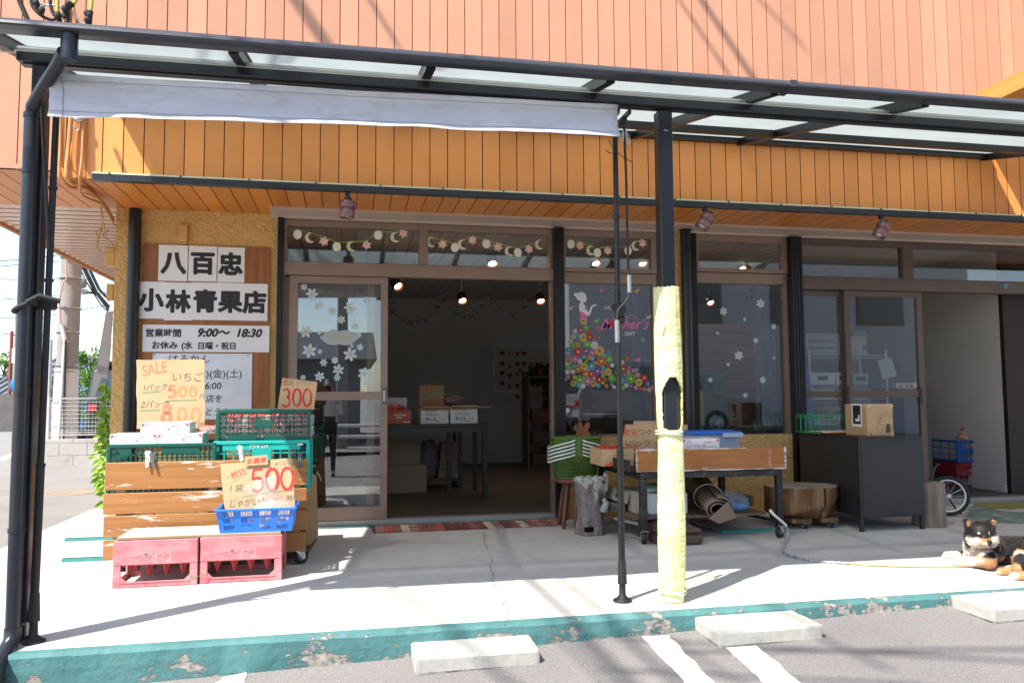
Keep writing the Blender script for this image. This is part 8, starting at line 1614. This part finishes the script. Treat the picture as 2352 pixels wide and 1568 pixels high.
# parked cars
def car(label, x, y, L, W, H, col, rz=0, suv=True, group='cars parked behind the fence'):
    t = thing('parked_car', label, 'car', (x,y,-.02), group, rz); R = .33 if suv else .29; z0 = .22
    side = [(-L/2,.45),(-L/2+.05,.85),(-L/2+.02,H*.56),(-L/2+.32,H*.94),(-L/2+.6,H),(L*.08,H),(L*.20,H*.93),(L*.31,H*.60),(L/2-.1,H*.50),(L/2,.62),(L/2,.30),(L/2-.1,z0),(-L/2+.08,z0)]
    mb = MB(); mb.prism(side, (0,W/2,0), X_, Z_, W); 
    o = mb.build('body', M('car_paint', col, .3, .0, .03), t, local=True); b = o.modifiers.new('b','BEVEL'); b.width = .06; b.segments = 3
    m_g = M('car_glass', C(.03,.045,.06), .06)
    for s_ in (-1, 1): MB().prism([(-L/2+.42,H*.62),(-L/2+.55,H*.9),(L*.06,H*.92),(L*.165,H*.88),(L*.25,H*.62)], (0,s_*(W/2+.004)+(.003 if s_ > 0 else .003),0), X_, Z_, .006).build('side_window', m_g, t, local=True)
    mb = MB(); xr_ = -L/2+.02; mb.add([(xr_-.0,-W/2+.16,H*.60),(xr_-.0,W/2-.16,H*.60),(xr_+.285,W/2-.24,H*.92),(xr_+.285,-W/2+.24,H*.92)], [(0,1,2,3)]); mb.v = [(a-.03,b_,c) for a, b_, c in mb.v]; mb.build('rear_window', m_g, t, local=True)
    mb = MB(); mb.add([(L*.205,-W/2+.2,H*.90),(L*.205,W/2-.2,H*.90),(L*.315,W/2-.14,H*.62),(L*.315,-W/2+.14,H*.62)], [(0,1,2,3)]); mb.v = [(a+.03,b_,c) for a, b_, c in mb.v]; mb.build('windscreen', m_g, t, local=True)
    for s_ in (-1, 1):
        MB().bbox((-L/2-.02,s_*(W/2-.14)-.06,.78),(-L/2+.06,s_*(W/2-.14)+.08,.92),.01).build('tail_light', M('tail_red', C(.45,.01,.01), .2), t, local=True)
        MB().bbox((L/2-.08,s_*(W/2-.2)-.16,.58),(L/2+.012,s_*(W/2-.2)+.16,.70),.01).build('headlight', m_chrome, t, local=True)
        for xx in (-L*.30, L*.32): 
            mb = MB(); mb.lathe([(R*.6,-.11),(R*.95,-.11),(R,-.08),(R,.08),(R*.95,.11),(R*.6,.11)], (xx,s_*(W/2-.10),R), 24, 0, M=rot(math.pi/2)); mb.lathe([(.001,-.112),(R*.62,-.112),(R*.62,.112),(.001,.112)], (xx,s_*(W/2-.10),R), 16, 1, M=rot(math.pi/2)); mb.build('wheel', [m_rubber, m_silver], t, local=True)
    MB().bbox((-L/2-.06,-W/2+.03,.32),(-L/2+.05,W/2-.03,.52),.03).build('bumper', m_blackdull, t, local=True); MB().bbox((-L/2-.035,-.2,.60),(-L/2+.02,.2,.72),.005).build('number_plate', m_offwhite, t, local=True)
    if suv: MB().bbox((-L/2+.22,-W/2+.2,H-.02),(-L/2+.55,W/2-.2,H+.045),.015).build('spoiler', m_blackdull, t, local=True); MB().box((-L/2-.03,-W/2+.25,.775),(-L/2+.055,W/2-.25,.80)).build('light_bar', M('bar_red', C(.5,.02,.02), .3), t, local=True)
    return t
p = A(195,960,16.6); car('dark SUV seen from behind through the mesh fence', p.x+.95, 16.6+2.3, 4.6, 1.9, 1.72, C(.010,.011,.013), math.pi/2)
p = A(163,930,22); car('blue car facing us behind the utility pole', p.x, 24.2, 4.0, 1.6, 1.4, C(.10,.22,.45), -math.pi/2, False)
# hanging notice and ivy on the building corner
mb = MB(); P = [A(219,864,7.2), A(247,869,6.55), A(258,714,6.55), A(243,717,7.2)]; ux = (P[1]-P[0]); n_ = ux.cross(Z_).normalized(); HN = thing('hanging_notice', 'handwritten cardboard notice hanging on the side wall at the corner', 'notice', P[0]); mb.add([*P, *[p+n_*-.006 for p in P]], [(0,1,2,3),(7,6,5,4),(0,4,5,1),(1,5,6,2),(2,6,7,3),(3,7,4,0)]); mb.build('board', M('notice_card', C(.30,.23,.19), .8), HN)
mb = MB(); u_ = ux.normalized()
for i in range(9): o = P[0].lerp(P[3], .06+.1*i)+u_*.06; mb.text('営業時間変更のお知らせ致します'[i:i+9], o, u_, Z_, .075, 0, .003, 0)
mb.build('lettering', m_pencil, HN)
IV = thing('ivy_garland', 'trailing strands of pale green leaves hanging down the wall corner', 'ivy', (-1.78,6.45,0)); mb = MB(); strands = []
for px, py0, py1, y in ((244,875,1000,6.42),(236,900,1130,6.46),(247,880,1150,6.38),(240,960,1160,6.42),(232,980,1110,6.5)):
    P = [A(px+rnd.uniform(-3,3), py0+(py1-py0)*k/12, y+rnd.uniform(-.02,.02)) for k in range(13)]; strands.append(P); mb.tube(P, .003, 5)
mb.build('stem', M('vine_stem', C(.06,.09,.02), .7), IV); mb = MB()
lf = [(0,0),(.35,.32),(.75,.30),(1.25,0),(.75,-.30),(.35,-.32)]
for P in strands:
    for i in range(30):
        k = rnd.uniform(0,11.99); p = P[int(k)].lerp(P[int(k)+1], k % 1); a = rnd.uniform(0,6.28); u = Vector((math.cos(a)*.9-.25,math.sin(a)*.6-.25,-.5)).normalized(); v = u.cross(Vector((rnd.uniform(-.4,.4),-1,rnd.uniform(-.2,.6)))).normalized(); w_ = u.cross(v); s_ = rnd.uniform(.045,.07); L_ = [p+u*(x*s_)+v*(y*s_)+w_*(-abs(y)*.012) for x, y in lf]; mid = p+u*s_*.55+w_*.006; L_.append(mid); mb.add(L_, [(0,6,1),(1,6,2),(2,6,3),(3,6,4),(4,6,5),(5,6,0)])
t_ = NT('ivy_leaf'); pr = t_.bsdf(t_.ramp(t_.noise(7, 3), [(.3, C(.16,.30,.03)), (.7, C(.30,.44,.06))]), .45); mb.build('leaves', t_.m, IV)
mb = MB()
for px, py, w_, h_ in ((243,568,20,40),(246,652,14,34)): a = A(px,py,6.5); mb.bbox((a.x,6.48,a.z-h_*.0036),(a.x+w_*.0036,6.56,a.z),.006); 
mb.build('wiring_box', m_ochre, B)

# ------------------------------------------------------------------ across the street: what the shop windows mirror
def facade(label, x0, x1, y0, D, h, mat, roof, wins, z0=-.45):
    t = thing('house', label, 'house', ((x0+x1)/2,y0-D/2,z0)); MB().box((x0,y0-D,z0),(x1,y0,h)).build('wall', mat, t)
    if roof: mb = MB(); zc = h+roof; mb.add([(x0-.5,y0+.5,h-.1),(x1+.5,y0+.5,h-.1),(x1+.5,y0-D/2,zc),(x0-.5,y0-D/2,zc),(x1+.5,y0-D-.5,h-.1),(x0-.5,y0-D-.5,h-.1)], [(1,0,3,2),(2,3,5,4),(3,0,5),(1,2,4)]); mb.build('roof', M('dark_tile_roof', C(.06,.06,.065), .5), t)
    for a, b, w_, hh in wins: f_ = MB().bbox((a,y0+.001,b),(a+w_,y0+.07,b+hh),.01).build('window', m_sashdark, t); MB().box((a+.06,y0+.0701,b+.06),(a+w_-.06,y0+.08,b+hh-.06)).build('pane', M('dim_pane', C(.06,.07,.08), .08), f_)
facade('dark roofed house across the street', -9.5, .3, -13, 8, 2.3, M('grey_render', C(.20,.20,.21), .8), 1.1, [(-8,.8,1.6,1.2),(-5,.8,1.6,1.2)]); facade('pale house across the street facing the right windows', 6, 19, -8.6, 9, 7.5, M('pale_render', C(.52,.53,.56), .8, 0, .04, 2), 0, [(9.0,3.1,1.6,1.3),(12.2,3.1,.5,1.3),(15,3.1,1.6,1.3)])
facade('brownish house across the street between the two', 1.6, 5.2, -15, 8, 5.5, M('brown_render', C(.15,.125,.11), .8), 1.2, [(1.4,3.2,1.6,1.1),(3.4,.8,1.2,1.2)])
tree('dark bushy tree across the street in front of the dark roofed house', -3.4, -9.5, -.45, 3.4, 1.5, m_leafB, 1200, 'trees across the street')
car('grey van parked across the street', 7.6, -6.6, 4.4, 1.7, 1.9, C(.30,.31,.33), 0, True, 'cars parked across the street')
GR = thing('guard_rail', 'white street guard rail on the far side of the road behind the camera', 'guard rail', (-2,-8,-.45))
for i in range(8): MB().cyl((-6+i*1.4,-8,-.45),(-6+i*1.4,-8,.35),.06,n=10).build('post', m_offwhite, GR)
for z in (.0, .28): MB().tube([(-6.2,-8,z),(4.0,-8,z)], .045, 8).build('rail', m_offwhite, GR)
for x, y, lab in ((-.25,-10.5,'concrete pole across the street left of the brown house'),(5.6,-9.6,'concrete pole across the street beside the pale house')):
    t = thing('utility_pole', lab, 'utility pole', (x,y,-.45)); MB().cyl((x,y,-.45),(x,y,9.5),.17,.12,14).build('shaft', m_pole, t); mb = MB(); mb.bbox((x-.9,y-.05,8.2),(x+.9,y+.05,8.3),.01); mb.bbox((x-.7,y-.05,7.4),(x+.7,y+.05,7.5),.01); mb.build('cross_arm', m_pole, t)
# lines over the lot whose shadows fall on the cladding and the pavement
def shadow_wire(pts, r, y0, tag_):
    pass
OW = thing('service_lines', 'service lines slung from the poles over the parking lot to the shop corner', 'power lines', (-6,0,6))
def toward_sun(p, t): return Vector(p)-SD*t
def wire_between(p, q, r, tp, tq):
    a, b = toward_sun(p, tp), toward_sun(q, tq); d = b-a; mb = MB(); mb.tube([a-d*.25, a, a.lerp(b,.5), b, b+d*.25], r, 6); mb.build('wire', m_blackdull, OW)
for p, q, r, tp, tq in ((A(1612,0,YO),A(1730,180,YO),.030,5,5.6),(A(680,0,YO),A(745,95,YO),.045,5.2,5.6),(G(1176,1295),G(1440,1560,-.1),.028,9,9.5),(G(1128,1302),G(1400,1568,-.1),.012,9,9.5),(G(1300,1310),G(1700,1568,-.1),.014,9.2,9.6),(G(1590,1480,-.1),G(2352,1528,-.1),.016,9.4,9.8),(G(1850,1290),G(2010,1345),.012,9,9.4),(A(1745,0,YO),A(1830,90,YO),.010,5,5.5),(A(1560,0,YO),A(1660,150,YO),.016,5.2,5.7),(G(900,1350),G(1180,1568,-.1),.018,9,9.4),(G(1250,1300),G(1560,1568,-.1),.02,9,9.5),(G(1560,1300),G(1900,1440),.014,9,9.4),(G(1700,1500,-.1),G(2352,1480,-.05),.018,9.2,9.6),(G(1500,1540,-.1),G(2000,1568,-.1),.016,9,9.3),(A(850,0,YO),A(905,90,YO),.018,5.2,5.6)): wire_between(p, q, r, tp, tq)
# the photographer, mirrored in the sliding door
PS = thing('person', 'person in a white blouse and black trousers taking the photo, mirrored in the door', 'person', (-.36,-.42,lotz(-.36,-.42))); m_skin = M('skin', C(.50,.30,.21), .5)
gz_ = PS.location.z; Q = lambda x, y, z: (x-.36, y-.42, z+gz_)
Hh = 1.52
mb = MB(); capsule(mb, Q(0,0,.80), Q(0,.0,.98), .125, .115); capsule(mb, Q(0,0,.98), Q(0,0,1.22), .115, .135); capsule(mb, Q(-.13,0,1.25), Q(.13,0,1.25), .055, .055); capsule(mb, Q(0,0,1.24), Q(0,.01,1.36), .05, .045)
mb.ell(Q(0,.02,1.44), (.073,.09,.105), 16, 12); mb.ell(Q(0,.105,1.425), (.014,.02,.018), 8, 6)
for s_ in (-1, 1):
    capsule(mb, Q(s_*.075,0,.82), Q(s_*.085,.01,.45), .085, .055); capsule(mb, Q(s_*.085,.01,.45), Q(s_*.09,-.01,.08), .055, .036); capsule(mb, Q(s_*.09,-.02,.035), Q(s_*.10,.13,.025), .035, .028)
    capsule(mb, Q(s_*.165,0,1.24), Q(s_*.21,.12,1.02), .05, .038); capsule(mb, Q(s_*.21,.12,1.02), Q(s_*.08,.235,1.37), .036, .025); mb.ell(Q(s_*.065,.25,1.405), (.022,.034,.042), 10, 8)
    for k in range(4): capsule(mb, Q(s_*(.06-.006*k),.275,1.39+.018*k), Q(s_*(.035-.006*k),.305,1.395+.018*k), .009, .008, 8)
    capsule(mb, Q(s_*.055,.225,1.385), Q(s_*.03,.245,1.36), .010, .009, 8)
bd = remesh(mb, .011, 3); cols = []
for v in bd.v:
    z = v[2]-gz_; x = abs(v[0]+.36); y = v[1]+.42
    cols.append((.50,.30,.21,1) if (z > 1.30 or (y > .15 and z > 1.16)) else ((.62,.62,.62,1) if z > .97 else ((.015,.015,.018,1) if z > .10 else ((.45,.27,.19,1) if z > .06 else (.02,.018,.018,1)))))
bd.c = cols; t_ = NT('person_body'); at_ = t_.n('ShaderNodeAttribute', attribute_name='col'); t_.bsdf(at_.outputs['Color'], .7); bd.build('body', t_.m, PS)
mb = MB(); mb.ell(Q(0,-.012,1.47), (.086,.095,.10), 16, 10); mb.ell(Q(0,-.06,1.38), (.08,.05,.11), 14, 10); mb.build('hair', M('dark_hair', C(.015,.010,.008), .5), PS)
for s_ in (-1, 1): mb = MB(); mb.ell(Q(s_*.03,.10,1.45), (.012,.006,.007), 8, 6); mb.build('eye', m_ink, PS)
mb = MB(); mb.bbox(Q(-.06,.26,1.36), Q(.06,.32,1.46), .01); mb.cyl(Q(0,.30,1.41), Q(0,.375,1.41), .035, n=16); single(mb, 'camera_body', m_blackdull, 'black camera held up to the face by the person mirrored in the door', 'camera')
mb = MB(); mb.bbox(Q(-.34,-.05,.62), Q(-.20,.07,.95), .02); mb.tube([Q(-.30,.01,.95), Q(-.22,.01,1.2), Q(-.16,.02,1.3), Q(-.2,0,.95)], .008, 6); single(mb, 'tote_bag', M('navy_cloth', C(.015,.025,.07), .8), 'navy tote bag on the shoulder of the person mirrored in the door', 'bag')
